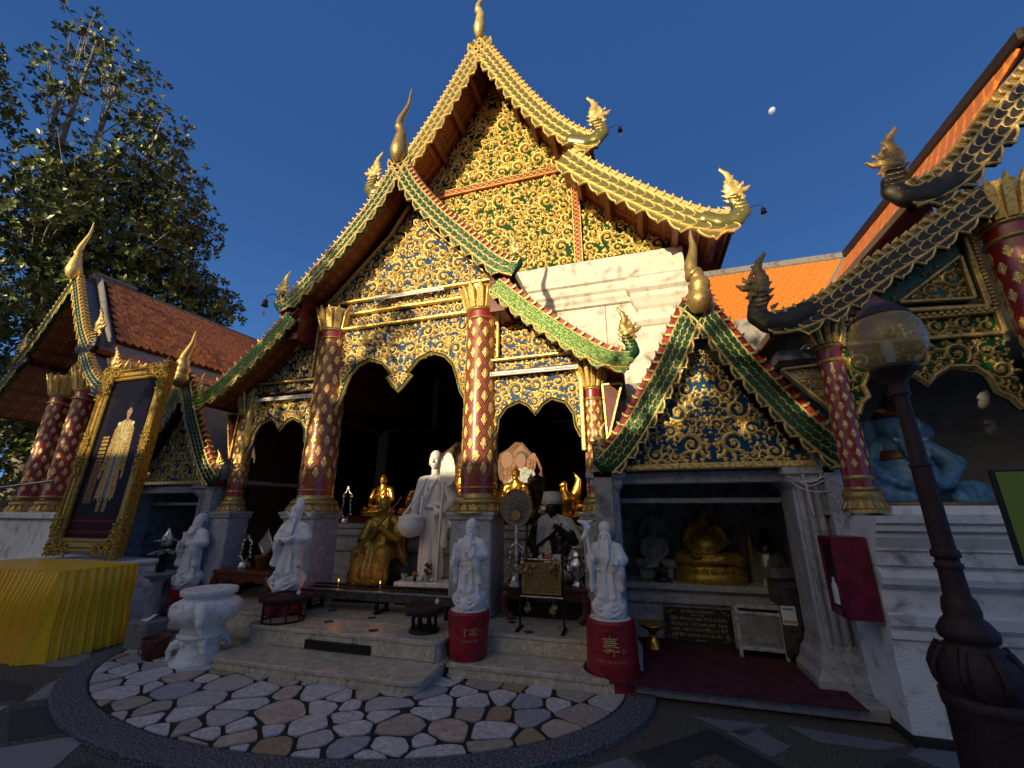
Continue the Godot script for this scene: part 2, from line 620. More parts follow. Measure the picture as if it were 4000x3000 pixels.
	lg.uv1_triplanar = true
	lg.normal_texture = hammered
	lg.uv1_scale = Vector3.ONE * 8
	var fl := mat("flame", Color(1, 0.7, 0.3), 0.5)
	fl.emission_enabled = true
	fl.emission = Color(1, 0.62, 0.25)
	fl.emission_energy_multiplier = 3.0
	var mo := mat("moon_glow", Color(0.5, 0.52, 0.55), 1.0)
	mo.emission_enabled = true  # emission stands in for sunlight on the moon
	mo.emission = Color(0.5, 0.56, 0.66)
	mo.emission_energy_multiplier = 0.5
	stencils()


# gold stencil print on red boards
func stencils() -> void:
	for k in 2:
		var im := Image.create(128, 128, false, Image.FORMAT_RGBA8)
		im.fill(Color(0.16, 0.025, 0.012).linear_to_srgb())
		var gold := Color(0.3, 0.15, 0.03).linear_to_srgb()
		for y in 128:
			for x in 128:
				var p := Vector2(x - 63.5, y - 63.5) / 64.0
				var r := p.length()
				var a := p.angle()
				var on := false
				if k == 0:
					on = r < 0.62 * absf(cos(2.0 * a)) and r > 0.14 or r < 0.09 or (absf(absf(p.x) - 0.72) < 0.035 and absf(p.y) < 0.72) or (absf(absf(p.y) - 0.72) < 0.035 and absf(p.x) < 0.72)
				else:
					on = r < 0.8 and fmod(a * 4.0 / PI + 8.0 + r * 3.0, 1.0) < 0.45 and fmod(r * 5.0, 1.0) < 0.6 or absf(maxf(absf(p.x), absf(p.y)) - 0.93) < 0.04
				if on:
					im.set_pixel(x, y, gold)
		var m := StandardMaterial3D.new()
		m.albedo_texture = ImageTexture.create_from_image(im)
		m.roughness = 0.45
		M["stencil%d" % k] = m


# ---------------------------------------------------------------- carved scrollwork
func inside(p: Vector2, poly: PackedVector2Array) -> bool:
	return Geometry2D.is_point_in_polygon(p, poly)


func edge_dist(p: Vector2, poly: PackedVector2Array) -> float:
	var d := 1e9
	for i in poly.size():
		var q := Geometry2D.get_closest_point_to_segment(p, poly[i], poly[(i + 1) % poly.size()])
		d = minf(d, p.distance_squared_to(q))
	return sqrt(d)


# fills an outline with spiralling foliage; mirror_x: generate the right half about that axis and mirror it
func scrolls(poly: PackedVector2Array, rmax: float, rmin: float, z: float, hgt: float, sd: int, mirror_x := INF, X := Transform3D.IDENTITY, tries := 900) -> Geo:
	var R := RandomNumberGenerator.new()
	R.seed = sd
	var g := Geo.new()
	var bb := Rect2(poly[0], Vector2.ZERO)
	for p in poly:
		bb = bb.expand(p)
	var half := mirror_x < 1e8
	var cs := []
	tries *= 4
	for n in tries:
		var lim := lerpf(rmax, rmin, pow(float(n) / tries, 0.5))
		var p := bb.position + Vector2(R.randf(), R.randf()) * bb.size
		if half and p.x < mirror_x:
			p.x = 2.0 * mirror_x - p.x
		if not inside(p, poly):
			continue
		var r := minf(rmax, edge_dist(p, poly) + rmin * 0.3)
		if half:
			r = minf(r, p.x - mirror_x + rmin * 0.3)
		for c in cs:
			r = minf(r, p.distance_to(c[0]) - c[1])
			if r < lim * 0.75:
				break
		if r < maxf(lim * 0.75, rmin):
			continue
		cs.append([p, minf(r, lim * 1.15)])
	# buds in what gaps are left
	var big := cs.size()
	for n in tries:
		var p := bb.position + Vector2(R.randf(), R.randf()) * bb.size
		if half and p.x < mirror_x:
			p.x = 2.0 * mirror_x - p.x
		if not inside(p, poly):
			continue
		var r := minf(rmin * 1.2, edge_dist(p, poly) + rmin * 0.25)
		for c in cs:
			r = minf(r, p.distance_to(c[0]) - c[1] * 0.94)
			if r < rmin * 0.4:
				break
		if r >= rmin * 0.4:
			cs.append([p, r])
	for i in cs.size():
		var p: Vector2 = cs[i][0]
		var r: float = cs[i][1] * (1.06 if i < big else 1.35)
		var one := Geo.new()
		one_scroll(one, p, r, R, z, hgt, rmin)
		# a stem to the nearest bigger neighbour
		var best := -1
		var bd := 1e9
		for j in i:
			var d: float = p.distance_to(cs[j][0]) - cs[j][1] - r
			if d < bd:
				bd = d
				best = j
		if best >= 0 and i < big:
			var q: Vector2 = cs[best][0]
			var dir := (q - p).normalized()
			var a := p + dir.rotated(0.9) * r * 0.9
			var b: Vector2 = q - dir.rotated(-0.7) * float(cs[best][1]) * 0.9
			var m := (a + b) / 2 + dir.orthogonal() * r * 0.25
			one.strip([a, (a + m) / 2 + dir.orthogonal() * r * 0.05, m, (b + m) / 2, b], [rmin * 0.1, rmin * 0.2, rmin * 0.24, rmin * 0.2, rmin * 0.1], z, hgt * 0.7)
		g.add(one, X)
		if half:
			var f := Transform3D(Basis(Vector3(-1, 0, 0), Vector3(0, 1, 0), Vector3(0, 0, 1)), Vector3(2.0 * mirror_x, 0, 0))
			var n0 := g.ix.size()
			g.add(one, X * f)
			for k in range(n0, g.ix.size(), 3):
				var t := g.ix[k]
				g.ix[k] = g.ix[k + 1]
				g.ix[k + 1] = t
	return g


func one_scroll(g: Geo, p: Vector2, r: float, R: RandomNumberGenerator, z: float, hgt: float, rmin: float) -> void:
	var dir := 1.0 if R.randf() < 0.5 else -1.0
	var a0 := R.randf() * TAU
	if r < rmin * 1.62:
		# a bud: three small lobes
		for k in 3:
			var d := Vector2.from_angle(a0 + (k - 1) * 0.9)
			var e := p + d * r
			var m := p + d * r * 0.55 + d.orthogonal() * r * 0.22 * (k - 1)
			g.strip([p - d * r * 0.25, m, e], [r * 0.2, r * 0.36, r * 0.03], z, hgt)
		return
	var turns := 1.35
	var n := 15
	var pts := []
	var w := []
	for i in n + 1:
		var t := float(i) / n
		var rr := r * (0.86 - 0.68 * t)
		pts.append(p + Vector2.from_angle(a0 + dir * TAU * turns * t) * rr)
		w.append(r * (0.08 + 0.11 * sin(PI * minf(1.0, t * 1.4))) + (r * 0.07 if i > n - 3 else 0.0))
	g.strip(pts, w, z, hgt)
	# leaves flung outward along the first turn, and inward curls
	var m := 7 if r > rmin * 2.6 else 5
	for i in m:
		var t := (i + 0.5) / m * 0.62
		var c := Vector2.from_angle(a0 + dir * TAU * turns * t)
		var b := p + c * r * (0.86 - 0.68 * t)
		var tan := c.orthogonal() * -dir
		var l := r * R.randf_range(0.36, 0.52)
		g.strip([b, b + (c * 0.5 + tan * 0.55) * l, b + (c * 0.95 + tan * 0.75) * l, b + (c * 1.15 + tan * 0.35) * l], [l * 0.2, l * 0.36, l * 0.27, l * 0.04], z, hgt * 0.9)
		if i % 2 == 0:
			g.strip([b, b + (-c * 0.35 + tan * 0.4) * l, b + (-c * 0.5 + tan * 0.8) * l], [l * 0.16, l * 0.24, l * 0.03], z, hgt * 0.7)
	# rosette at the eye
	for k in 5:
		var d := Vector2.from_angle(a0 + k * TAU / 5)
		g.strip([p, p + d * r * 0.12, p + d * r * 0.24], [r * 0.05, r * 0.09, r * 0.02], z + hgt * 0.3, hgt * 0.6)


# straight moulded bar on a panel, between two 2D points
func bar(g: Geo, a: Vector2, b: Vector2, w: float, z0: float, z1: float, X := Transform3D.IDENTITY) -> void:
	var d := b - a
	g.box(X * Vector3((a.x + b.x) / 2, (a.y + b.y) / 2, (z0 + z1) / 2), Vector3(d.length(), w, z1 - z0), minf(w, z1 - z0) * 0.22, X.basis * Basis(Vector3(0, 0, 1), d.angle()))


# ---------------------------------------------------------------- naga gable boards
# top: upper edge of the board as 2D points from the ridge outward; laid in the plane z, facing +z
func naga_board(par: Node3D, X: Transform3D, top: Array, wid: float, rows: int, pitch: float, gold: String, glass: String, red: String, tooth: float, steps := 40) -> void:
	var pts := curve(top, steps)
	var side := -1.0 if (pts[-1].x > pts[0].x) else 1.0
	var lo := []
	var nor := []
	var len := [0.0]
	for i in pts.size():
		var d: Vector2 = (pts[mini(i + 1, steps)] - pts[maxi(i - 1, 0)]).normalized()
		var n := d.orthogonal() * side * -1.0
		if n.y > 0:
			n = -n
		nor.append(n)
		lo.append(pts[i] + n * wid)
		if i > 0:
			len.append(len[-1] + pts[i].distance_to(pts[i - 1]))
	var total: float = len[-1]
	var g := Geo.new()
	for i in steps:
		for s in [0, 1]:
			var a: Vector2 = pts[i]
			var b: Vector2 = pts[i + 1]
			var c: Vector2 = lo[i + 1]
			var e: Vector2 = lo[i]
			var zz := 0.0 if s == 0 else -0.09
			if (side < 0.0) == (s == 0):
				g.quad(X * v3(e.x, e.y, zz), X * v3(c.x, c.y, zz), X * v3(b.x, b.y, zz), X * v3(a.x, a.y, zz))
			else:
				g.quad(X * v3(a.x, a.y, zz), X * v3(b.x, b.y, zz), X * v3(c.x, c.y, zz), X * v3(e.x, e.y, zz))
		for q in [pts, lo]:
			g.quad(X * v3(q[i].x, q[i].y, 0), X * v3(q[i + 1].x, q[i + 1].y, 0), X * v3(q[i + 1].x, q[i + 1].y, -0.09), X * v3(q[i].x, q[i].y, -0.09))
	var bd := part(par, "gable_board", g, M[glass])
	# rims and lobed lower edge
	var rim := Geo.new()
	var sgn := -side
	var path := []
	var low := []
	var wl := []
	for i in steps + 1:
		path.append(pts[i] + nor[i] * wid * 0.05)
		low.append(lo[i] - nor[i] * wid * 0.04)
		wl.append(wid * 0.06)
	rim.strip(path, wl, 0.0, 0.035, X)
	rim.strip(low, wl, 0.0, 0.035, X)
	part(bd, "gilt_rim", rim, M[gold])
	var lobe := Geo.new()
	var lp := pitch * 2.2
	var nl := int(total / lp)
	var arc := Geo.new()
	var pp := []
	var ww := []
	for k in 9:
		var t := k / 8.0
		pp.append(Vector2((t - 0.5) * lp * 1.02, -sin(t * PI) * lp * 0.26 - (lp * 0.16 if k == 6 else 0.0)))
		ww.append(wid * 0.055)
	arc.strip(pp, ww, 0.0, 0.03)
	var fill := Geo.new()
	var poly := PackedVector2Array(pp)
	poly.append(Vector2(lp * 0.5, lp * 0.1))
	poly.append(Vector2(-lp * 0.5, lp * 0.1))
	fill.slab(poly, -0.05, -0.002, 0.0)
	var lm := arc.mesh(Vector3.ZERO, M[gold])
	fill.mesh(Vector3.ZERO, M[glass], lm)
	for k in nl:
		part(par, "lobe", lm, null, X * along(pts, nor, len, (k + 0.5) * lp, wid * 0.98, side))
	# scales in rows, each a raised gilt U over glass
	var sh := wid * 0.84 / rows
	var sc := Geo.new()
	pp = []
	ww = []
	for k in 9:
		var a := PI * (k / 8.0)
		pp.append(Vector2(cos(a) * sh * 0.52, sin(a) * pitch * 1.05 - pitch * 0.5))
		ww.append(sh * (0.13 if k in [0, 8] else 0.12))
	# turned so that the U opens up the board
	for k in 9:
		pp[k] = Vector2(pp[k].y, pp[k].x)
	sc.strip(pp, ww, 0.0, 0.03)
	var face := Geo.new()
	face.slab(PackedVector2Array(pp), 0.002, 0.014, 0.004)
	var sm := sc.mesh(Vector3.ZERO, M[gold])
	face.mesh(Vector3.ZERO, M[glass], sm)
	var ns := int(total / pitch)
	for r in rows:
		for k in ns:
			var s := (k + 0.5 + (0.5 if r % 2 else 0.0)) * pitch
			if s > total:
				continue
			part(par, "scale", sm, null, X * along(pts, nor, len, s, wid * 0.08 + sh * (r + 0.5), side))
	# crest of leaning teeth on top
	var tg := Geo.new()
	var th := wid * 0.34
	var tp := PackedVector2Array([Vector2(-tooth * 0.5, -th * 0.1), Vector2(tooth * 0.5, -th * 0.1), Vector2(tooth * 0.62, th * 0.55), Vector2(tooth * 0.5, th * 0.82), Vector2(-tooth * 0.36, th * 0.8), Vector2(-tooth * 0.45, th * 0.4)])
	tg.slab(tp, -0.075, -0.02, 0.004)
	var tm := tg.mesh(Vector3.ZERO, M[red])
	var te := Geo.new()
	te.slab(PackedVector2Array([Vector2(tooth * 0.18, -th * 0.1), Vector2(tooth * 0.46, -th * 0.1), Vector2(tooth * 0.62, th * 0.5), Vector2(tooth * 0.54, th * 0.9), Vector2(tooth * 0.3, th * 1.12), Vector2(tooth * 0.32, th * 0.5)]), -0.085, 0.012, 0.008)
	te.mesh(Vector3.ZERO, M[gold], tm)
	for k in int(total / tooth):
		part(par, "crest_tooth", tm, null, X * along(pts, nor, len, (k + 0.5) * tooth, -0.005, side))


# frame on a board at arc length s, dist below the upper edge; x runs down the board, y up out of it
func along(pts: Array, nor: Array, len: Array, s: float, dist: float, side: float) -> Transform3D:
	var i := 1
	while i < len.size() - 1 and len[i] < s:
		i += 1
	var u: float = (s - len[i - 1]) / (len[i] - len[i - 1])
	var p: Vector2 = pts[i - 1].lerp(pts[i], u)
	var n: Vector2 = nor[i - 1].lerp(nor[i], u).normalized()
	p += n * dist
	var x := Vector3(pts[i].x - pts[i - 1].x, pts[i].y - pts[i - 1].y, 0).normalized()
	var y := -Vector3(n.x, n.y, 0)
	return Transform3D(Basis(x, y, Vector3(0, 0, 1)), Vector3(p.x, p.y, 0))


# rearing serpent head with flame crest, unit height, facing +x; body (glass) and gilt pieces
var naga_bits := {}


func naga_head(par: Node3D, at: Transform3D, size: float, flip: bool, gold: String, glass: String) -> void:
	var key := "f" if flip else "n"
	if not naga_bits.has(key):
		var s := -1.0 if flip else 1.0
		var flat := Vector3(1, 1, 0.62)
		var P := func(l: Array) -> Array:
			return l.map(func(q): return v3(q[0] * s, q[1], 0))
		var body: Array = chain(P.call([[-0.42, 0.1], [-0.2, -0.01], [0.0, 0.0], [0.1, 0.1], [0.09, 0.22], [0.02, 0.33], [0.02, 0.44]]), [0.13, 0.125, 0.12, 0.11, 0.095, 0.08, 0.075], flat)
		var top: Array = []
		top += chain(P.call([[0.02, 0.45], [0.1, 0.5], [0.2, 0.5], [0.27, 0.55]]), [0.085, 0.075, 0.04, 0.02], flat)
		top += chain(P.call([[0.05, 0.42], [0.13, 0.4], [0.19, 0.36]]), [0.05, 0.035, 0.018], flat)
		top += chain(P.call([[0.12, 0.4], [0.15, 0.31], [0.12, 0.25]]), [0.025, 0.02, 0.01], flat)
		top += chain(P.call([[0.02, 0.5], [-0.03, 0.6], [0.01, 0.72], [-0.02, 0.84], [-0.1, 0.94], [-0.1, 1.02]]), [0.075, 0.07, 0.055, 0.042, 0.025, 0.006], flat)
		top += chain(P.call([[0.04, 0.55], [0.1, 0.64], [0.08, 0.74]]), [0.04, 0.03, 0.006], flat)
		top += chain(P.call([[0.1, 0.55], [0.18, 0.61], [0.19, 0.69]]), [0.03, 0.024, 0.006], flat)
		for q in [[-0.06, 0.5, -0.15, 0.57], [-0.07, 0.42, -0.16, 0.47], [-0.06, 0.33, -0.14, 0.38], [-0.08, 0.2, -0.17, 0.27], [-0.02, 0.66, -0.1, 0.74], [0.03, 0.75, 0.09, 0.82], [-0.16, 0.11, -0.27, 0.2]]:
			top.append([v3(q[0] * s, q[1], 0), v3(q[2] * s, q[3], 0), 0.035, 0.006, flat])
		for q in [[0.13, 0.54, 0.024]]:
			for e in [-0.05, 0.05]:
				top.append([v3(q[0] * s, q[1], e), v3(q[0] * s, q[1], e), q[2], q[2]])
		# neck rings and belly scales
		for t in 6:
			var y := 0.02 + t * 0.065
			var x: float = [0.02, 0.09, 0.1, 0.085, 0.05, 0.025][t]
			for e in [-1, 1]:
				top += chain([v3((x - 0.09) * s, y + 0.03, e * 0.045), v3(x * s, y, e * 0.07), v3((x + 0.085) * s, y + 0.03, e * 0.035)], [0.014, 0.014, 0.014])
		var bm := blob(body, 0.022, 0.03)
		var tm := blob(top, 0.017, 0.012)
		naga_bits[key] = [bm.mesh(), tm.mesh()]
	var o := part(par, "naga_head", naga_bits[key][1], M[gold], at * Transform3D(Basis().scaled(Vector3.ONE * size), Vector3.ZERO))
	part(o, "neck", naga_bits[key][0], M[glass])


# slender swan-necked ridge finial
func finial(par: Node3D, at: Vector3, size: float, bulge: float, m: String, lean := 0.0, neck := 1.0) -> void:
	var g := Geo.new()
	var pts := []
	var rad := []
	for k in [[0, 0, 0.05], [0, 0.05, 0.1], [0.005, 0.13, 0.125], [0.01, 0.22, 0.1], [0.02, 0.3, 0.058], [0.012, 0.36, 0.042], [0.0, 0.4, 0.045], [-0.02, 0.43, 0.05], [-0.03, 0.46, 0.036], [-0.03, 0.55, 0.034], [0.0, 0.66, 0.027], [0.025, 0.78, 0.02], [0.02, 0.9, 0.013], [0.025, 1.0, 0.006]]:
		pts.append(at + v3((k[0] + lean * k[1] * k[1]) * size, k[1] * size, 0.03 * size * sin(k[1] * 5.0)))
		rad.append(k[2] * size * (bulge if k[1] < 0.25 else neck))
	g.tube(curve(pts, 42), curve(rad, 42), 12)
	part(par, "ridge_finial", g, M[m])


# little bell on a wire
func wind_bell(at: Vector3, dir: float, label: String) -> void:
	var t := thing("wind_bell", label, "bell", at, 0.0, "wind bells under the eaves")
	var w := Geo.new()
	w.tube([v3(0, 0, 0), v3(dir * 0.22, 0.06, 0), v3(dir * 0.3, 0.05, 0), v3(dir * 0.32, -0.03, 0)], 0.008, 5)
	part(t, "wire", w, M.iron)
	var b := Geo.new()
	b.lathe([Vector2(0.06, -0.16), Vector2(0.05, -0.13), Vector2(0.045, -0.06), Vector2(0.02, -0.03), Vector2(0.004, -0.02)], v3(dir * 0.32, 0, 0), 12)
	part(t, "bell", b, M.bronze)
	var c := Geo.new()
	c.tube([v3(dir * 0.32, -0.1, 0), v3(dir * 0.32, -0.24, 0)], 0.004, 4)
	c.slab(PackedVector2Array([Vector2(dir * 0.32 - 0.03, -0.3), Vector2(dir * 0.32, -0.24), Vector2(dir * 0.32 + 0.03, -0.3), Vector2(dir * 0.32, -0.35)]), -0.003, 0.003)
	part(t, "clapper", c, M.steel_dull)


# ---------------------------------------------------------------- roof tiles
var tile_mesh: Array = []


# u: along the course, d: down the slope (unit), n: outward; single tiles nearest the camera, the rest in one piece
func tiles(par: Node3D, org: Vector3, u: Vector3, d: Vector3, lu: float, ld: float, tw: float, th: float, bright: bool, most: int, skew := 0.0) -> void:
	var n := u.cross(d).normalized()
	if n.y < 0:
		n = -n
	var g := Geo.new()
	var p := PackedVector2Array([Vector2(-tw * 0.47, 0), Vector2(tw * 0.47, 0), Vector2(tw * 0.47, -th * 0.95), Vector2(0, -th * 1.5), Vector2(-tw * 0.47, -th * 0.95)])
	g.slab(p, 0.0, 0.032, 0.006)
	var me := g.mesh()
	var spots := []
	var nu := int(lu / tw)
	var nd := int(ld / th)
	var inv := par.global_transform.affine_inverse()
	var sub := RandomNumberGenerator.new()
	sub.seed = 77
	for j in nd:
		for i in nu:
			var o := org + u * ((i + 0.5 + (0.5 if j % 2 else 0.0)) * tw) + d * (j * th + skew * 0.0)
			var tilt := Basis(u, 0.07 + sub.randf_range(-0.012, 0.012))
			var b := tilt * Basis(u, -d, n)
			if b.determinant() < 0:
				b = tilt * Basis(-u, -d, n)
			spots.append([(o - v3(0, 1.65, 0)).length(), inv * Transform3D(b, o + n * (0.02 + sub.randf() * 0.006)), sub.randi() % 4])
	spots.sort_custom(func(a, b): return a[0] < b[0])
	var rest := Geo.new()
	var base := Geo.new()
	base.quad(org, org + u * lu, org + u * lu + d * ld, org + d * ld)
	part(par, "roof_deck", base.mesh(par.global_position) if par.rotation.y == 0.0 else base.mesh(), M.soffit, Transform3D.IDENTITY if par.rotation.y == 0.0 else inv)
	for k in spots.size():
		if k < most:
			part(par, "roof_tile", me, M.tile_bright if bright else M["tile%d" % spots[k][2]], spots[k][1])
		else:
			rest.add(g, spots[k][1])
	if rest.v.size() > 0:
		stuff(part(par, "far_roof_tiles", rest, M.tile_bright if bright else M.tile0))


# ---------------------------------------------------------------- lacquered column with gilt leaves
var leaf_mesh: ArrayMesh


func column(par: Node3D, at: Vector3, h: float, r: float, kind: int, h_base: float, called := "column") -> void:
	var shaft := Geo.new()
	var prof := []
	for k in 13:
		var t := k / 12.0
		prof.append(Vector2(r * (1.0 + (0.12 * (1.0 - t) if kind == 0 else 0.06 * (1.0 - t))), h_base * 0.6 + t * (h - h_base * 0.6)))
	shaft.lathe(prof, Vector3.ZERO, 28)
	var o := part(par, called, shaft, M.lacquer, Transform3D(Basis(), at))
	var lat := Geo.new()
	var y0 := h_base + 0.16
	var y1 := h - 0.62
	if not leaf_mesh:
		var g := Geo.new()
		var q := [Vector2(0, -0.5), Vector2(0.24, -0.12), Vector2(0.3, 0.06), Vector2(0.18, 0.18), Vector2(0.16, 0.34), Vector2(0.0, 0.56), Vector2(-0.16, 0.34), Vector2(-0.18, 0.18), Vector2(-0.3, 0.06), Vector2(-0.24, -0.12)]
		g.slab(PackedVector2Array(q), 0.0, 0.09, 0.07)
		for k in 3:
			g.strip([Vector2(0, -0.4 + k * 0.2), Vector2(0.12, -0.12 + k * 0.2), Vector2(0.2, 0.0 + k * 0.16)], [0.03, 0.06, 0.01], 0.07, 0.1)
			g.strip([Vector2(0, -0.4 + k * 0.2), Vector2(-0.12, -0.12 + k * 0.2), Vector2(-0.2, 0.0 + k * 0.16)], [0.03, 0.06, 0.01], 0.07, 0.1)
		g.strip([Vector2(0, -0.4), Vector2(0, 0.1), Vector2(0, 0.5)], [0.04, 0.07, 0.01], 0.08, 0.1)
		leaf_mesh = g.mesh()
	var around := 8 if kind == 0 else 7
	var cell := TAU * r / around * (1.75 if kind == 0 else 0.95)
	var rows := int((y1 - y0) / cell)
	cell = (y1 - y0) / rows
	if kind == 0:
		# two families of double ridges winding round
		for s in [-1.0, 1.0]:
			for k in around:
				for dd in [-0.014, 0.014]:
					var pts := []
					var n := rows * 5
					for i in n + 1:
						var t := float(i) / n
						var a: float = TAU * k / around + s * t * rows * TAU / around + 0.2 + dd / r
						var rr := r * (1.0 + 0.12 * (1.0 - (y0 + t * (y1 - y0)) / h)) + 0.004
						pts.append(v3(cos(a) * rr, y0 + t * (y1 - y0), sin(a) * rr))
					lat.tube(pts, 0.0042, 4)
		part(o, "gilt_lattice", lat, M.gold_old)
	for j in rows * (2 if kind == 0 else 1):
		for k in around:
			var a := TAU * (k + (0.5 if j % 2 else 0.0)) / around + 0.2
			var y := y0 + (j * 0.5 + 0.5) * cell if kind == 0 else y0 + (j + 0.5) * cell
			var wp := par.global_transform * at
			if Vector2(cos(a), sin(a)).dot(Vector2(wp.x, wp.z).normalized()) > 0.4:
				continue  # the far side of the shaft, never in view of the courtyard
			var rr := r * (1.0 + (0.12 if kind == 0 else 0.06) * (1.0 - y / h))
			var n := v3(cos(a), 0, sin(a))
			var sz := cell * (0.52 if kind == 0 else 0.95)
			part(o, "gilt_leaf", leaf_mesh, M.gold_pale, Transform3D(Basis(v3(0, 1, 0).cross(n), v3(0, 1, 0), n).scaled(v3(1, 1, 1)) * Basis().scaled(v3(sz, sz, sz * 0.5)), n * rr + v3(0, y, 0)))
	# lotus base and capital: rings and petals
	var b := Geo.new()
	var rb := r * 1.12
	b.lathe([Vector2(rb * 1.5, 0), Vector2(rb * 1.5, 0.03), Vector2(rb * 1.32, 0.06), Vector2(rb * 1.22, 0.1), Vector2(rb * 1.3, 0.13), Vector2(rb * 1.34, 0.16), Vector2(rb * 1.2, 0.2), Vector2(rb * 1.05, h_base * 0.62), Vector2(rb * 1.02, h_base)], Vector3.ZERO, 28)
	for k in 18:
		var a := TAU * k / 18
		var n := v3(cos(a), 0, sin(a))
		var X := Transform3D(Basis(v3(0, 1, 0).cross(n), (v3(0, 1, 0) - n * 0.55).normalized(), (n + v3(0, 0.55, 0)).normalized()), n * rb * 1.5 + v3(0, 0.03, 0))
		b.slab(PackedVector2Array([Vector2(-rb * 0.24, 0), Vector2(rb * 0.24, 0), Vector2(rb * 0.2, 0.06), Vector2(0, 0.11), Vector2(-rb * 0.2, 0.06)]), -0.01, 0.012, 0.008, X)
		X.origin = n * rb * 1.22 + v3(0, 0.13, 0)
		b.slab(PackedVector2Array([Vector2(-rb * 0.2, 0), Vector2(rb * 0.2, 0), Vector2(0, 0.09)]), -0.01, 0.014, 0.006, X)
	part(o, "lotus_base", b, M.gold_old)
	for q in [h_base + 0.08, h - 0.55, h - 0.4]:
		var bead := Geo.new()
		bead.lathe([Vector2(r * 1.02, q - 0.025), Vector2(r * 1.16, q - 0.012), Vector2(r * 1.16, q + 0.012), Vector2(r * 1.02, q + 0.025)], Vector3.ZERO, 28)
		part(o, "collar", bead, M.gold_old)
	var cap := Geo.new()
	cap.lathe([Vector2(r * 1.05, h - 0.38), Vector2(r * 1.18, h - 0.2), Vector2(r * 1.3, h)], Vector3.ZERO, 28)
	for k in 14:
		var a := TAU * k / 14
		var n := v3(cos(a), 0, sin(a))
		var X := Transform3D(Basis(v3(0, 1, 0).cross(n), (v3(0, 1, 0) + n * 0.28).normalized(), (n - v3(0, 0.28, 0)).normalized()), n * r * 1.08 + v3(0, h - 0.38, 0))
		var wv := TAU * r / 14 * 0.46
		cap.slab(PackedVector2Array([Vector2(-wv, 0), Vector2(wv, 0), Vector2(wv * 1.2, 0.3), Vector2(0, 0.42), Vector2(-wv * 1.2, 0.3)]), -0.01, 0.03, 0.012, X)
	part(o, "capital", cap, M.gold)


# ---------------------------------------------------------------- building helpers
# roof of one slope, swept along z from zf back to zb; prof: upper surface, ridge first (local)
func slope(par: Node3D, prof: Array, zf: float, zb: float, thick: float, top_mat: String, under: String, rep := 0.6) -> void:
	var g := Geo.new()
	var s := Geo.new()
	var right: bool = prof[-1].x > prof[0].x
	for i in prof.size() - 1:
		var a: Vector2 = prof[i]
		var b: Vector2 = prof[i + 1]
		var n := (b - a).orthogonal().normalized()
		if n.y < 0:
			n = -n
		var c := a - n * thick
		var d := b - n * thick
		var l := a.distance_to(b) / rep
		var w := absf(zf - zb) / rep
		var q := [v3(a.x, a.y, zf), v3(b.x, b.y, zf), v3(b.x, b.y, zb), v3(a.x, a.y, zb)]
		var r := [v3(c.x, c.y, zf - 0.01), v3(c.x, c.y, zb), v3(d.x, d.y, zb), v3(d.x, d.y, zf - 0.01)]
		if not right:
			q.reverse()
			r.reverse()
			s.quad(r[3], r[2], r[1], r[0], w, l)
		else:
			s.quad(r[0], r[1], r[2], r[3], w, l)
		g.quad(q[0], q[1], q[2], q[3])
	var e0: Vector2 = prof[-1]
	var o := part(par, "roof_slope", g, M[top_mat])
	part(o, "soffit", s, M[under])
	var f := Geo.new()
	f.box(v3(e0.x, e0.y - thick * 0.5, (zf + zb) / 2), v3(0.05, thick * 1.6, absf(zf - zb)), 0.01)
	part(o, "fascia", f, M.lacquer_dark)


# moulded band: profile of (out, y), swept along the front from x0 to x1 and round the left end
func mould(par: Node3D, called: String, prof: Array, x0: float, x1: float, zf: float, zb: float, m: String, both := false, flat_end := false) -> void:
	var g := Geo.new()
	var k := 0.0 if flat_end else 1.0
	for i in prof.size() - 1:
		var a: Vector2 = prof[i]
		var b: Vector2 = prof[i + 1]
		var ra := x1 + (a.x if both else 0.0)
		var rb := x1 + (b.x if both else 0.0)
		g.quad(v3(x0 - a.x * k, a.y, zf + a.x), v3(ra, a.y, zf + a.x), v3(rb, b.y, zf + b.x), v3(x0 - b.x * k, b.y, zf + b.x))
		g.quad(v3(x0 - a.x * k, a.y, zb), v3(x0 - a.x * k, a.y, zf + a.x), v3(x0 - b.x * k, b.y, zf + b.x), v3(x0 - b.x * k, b.y, zb))
		if both:
			g.quad(v3(ra, a.y, zf + a.x), v3(ra, a.y, zb), v3(rb, b.y, zb), v3(rb, b.y, zf + b.x))
	var t: Vector2 = prof[-1]
	var rt := x1 + (t.x if both else 0.0)
	g.quad(v3(x0 - t.x * k, t.y, zf + t.x), v3(rt, t.y, zf + t.x), v3(rt, t.y, zb), v3(x0 - t.x * k, t.y, zb))
	part(par, called, g, M[m])


func boxp(par: Node3D, called: String, a: Vector3, b: Vector3, m: String, bev := 0.01, label := "") -> MeshInstance3D:
	var g := Geo.new()
	g.box((a + b) / 2, (b - a).abs(), bev)
	return part(par, called, g, M[m], Transform3D.IDENTITY, label)


func P2(l: Array) -> PackedVector2Array:
	var o := PackedVector2Array()
	for i in range(0, l.size(), 2):
		o.append(Vector2(l[i], l[i + 1]))
	return o


func V2(l: Array) -> Array:
	return Array(P2(l))


func flipx(l: Array) -> Array:
	return l.map(func(p): return Vector2(-p.x, p.y))


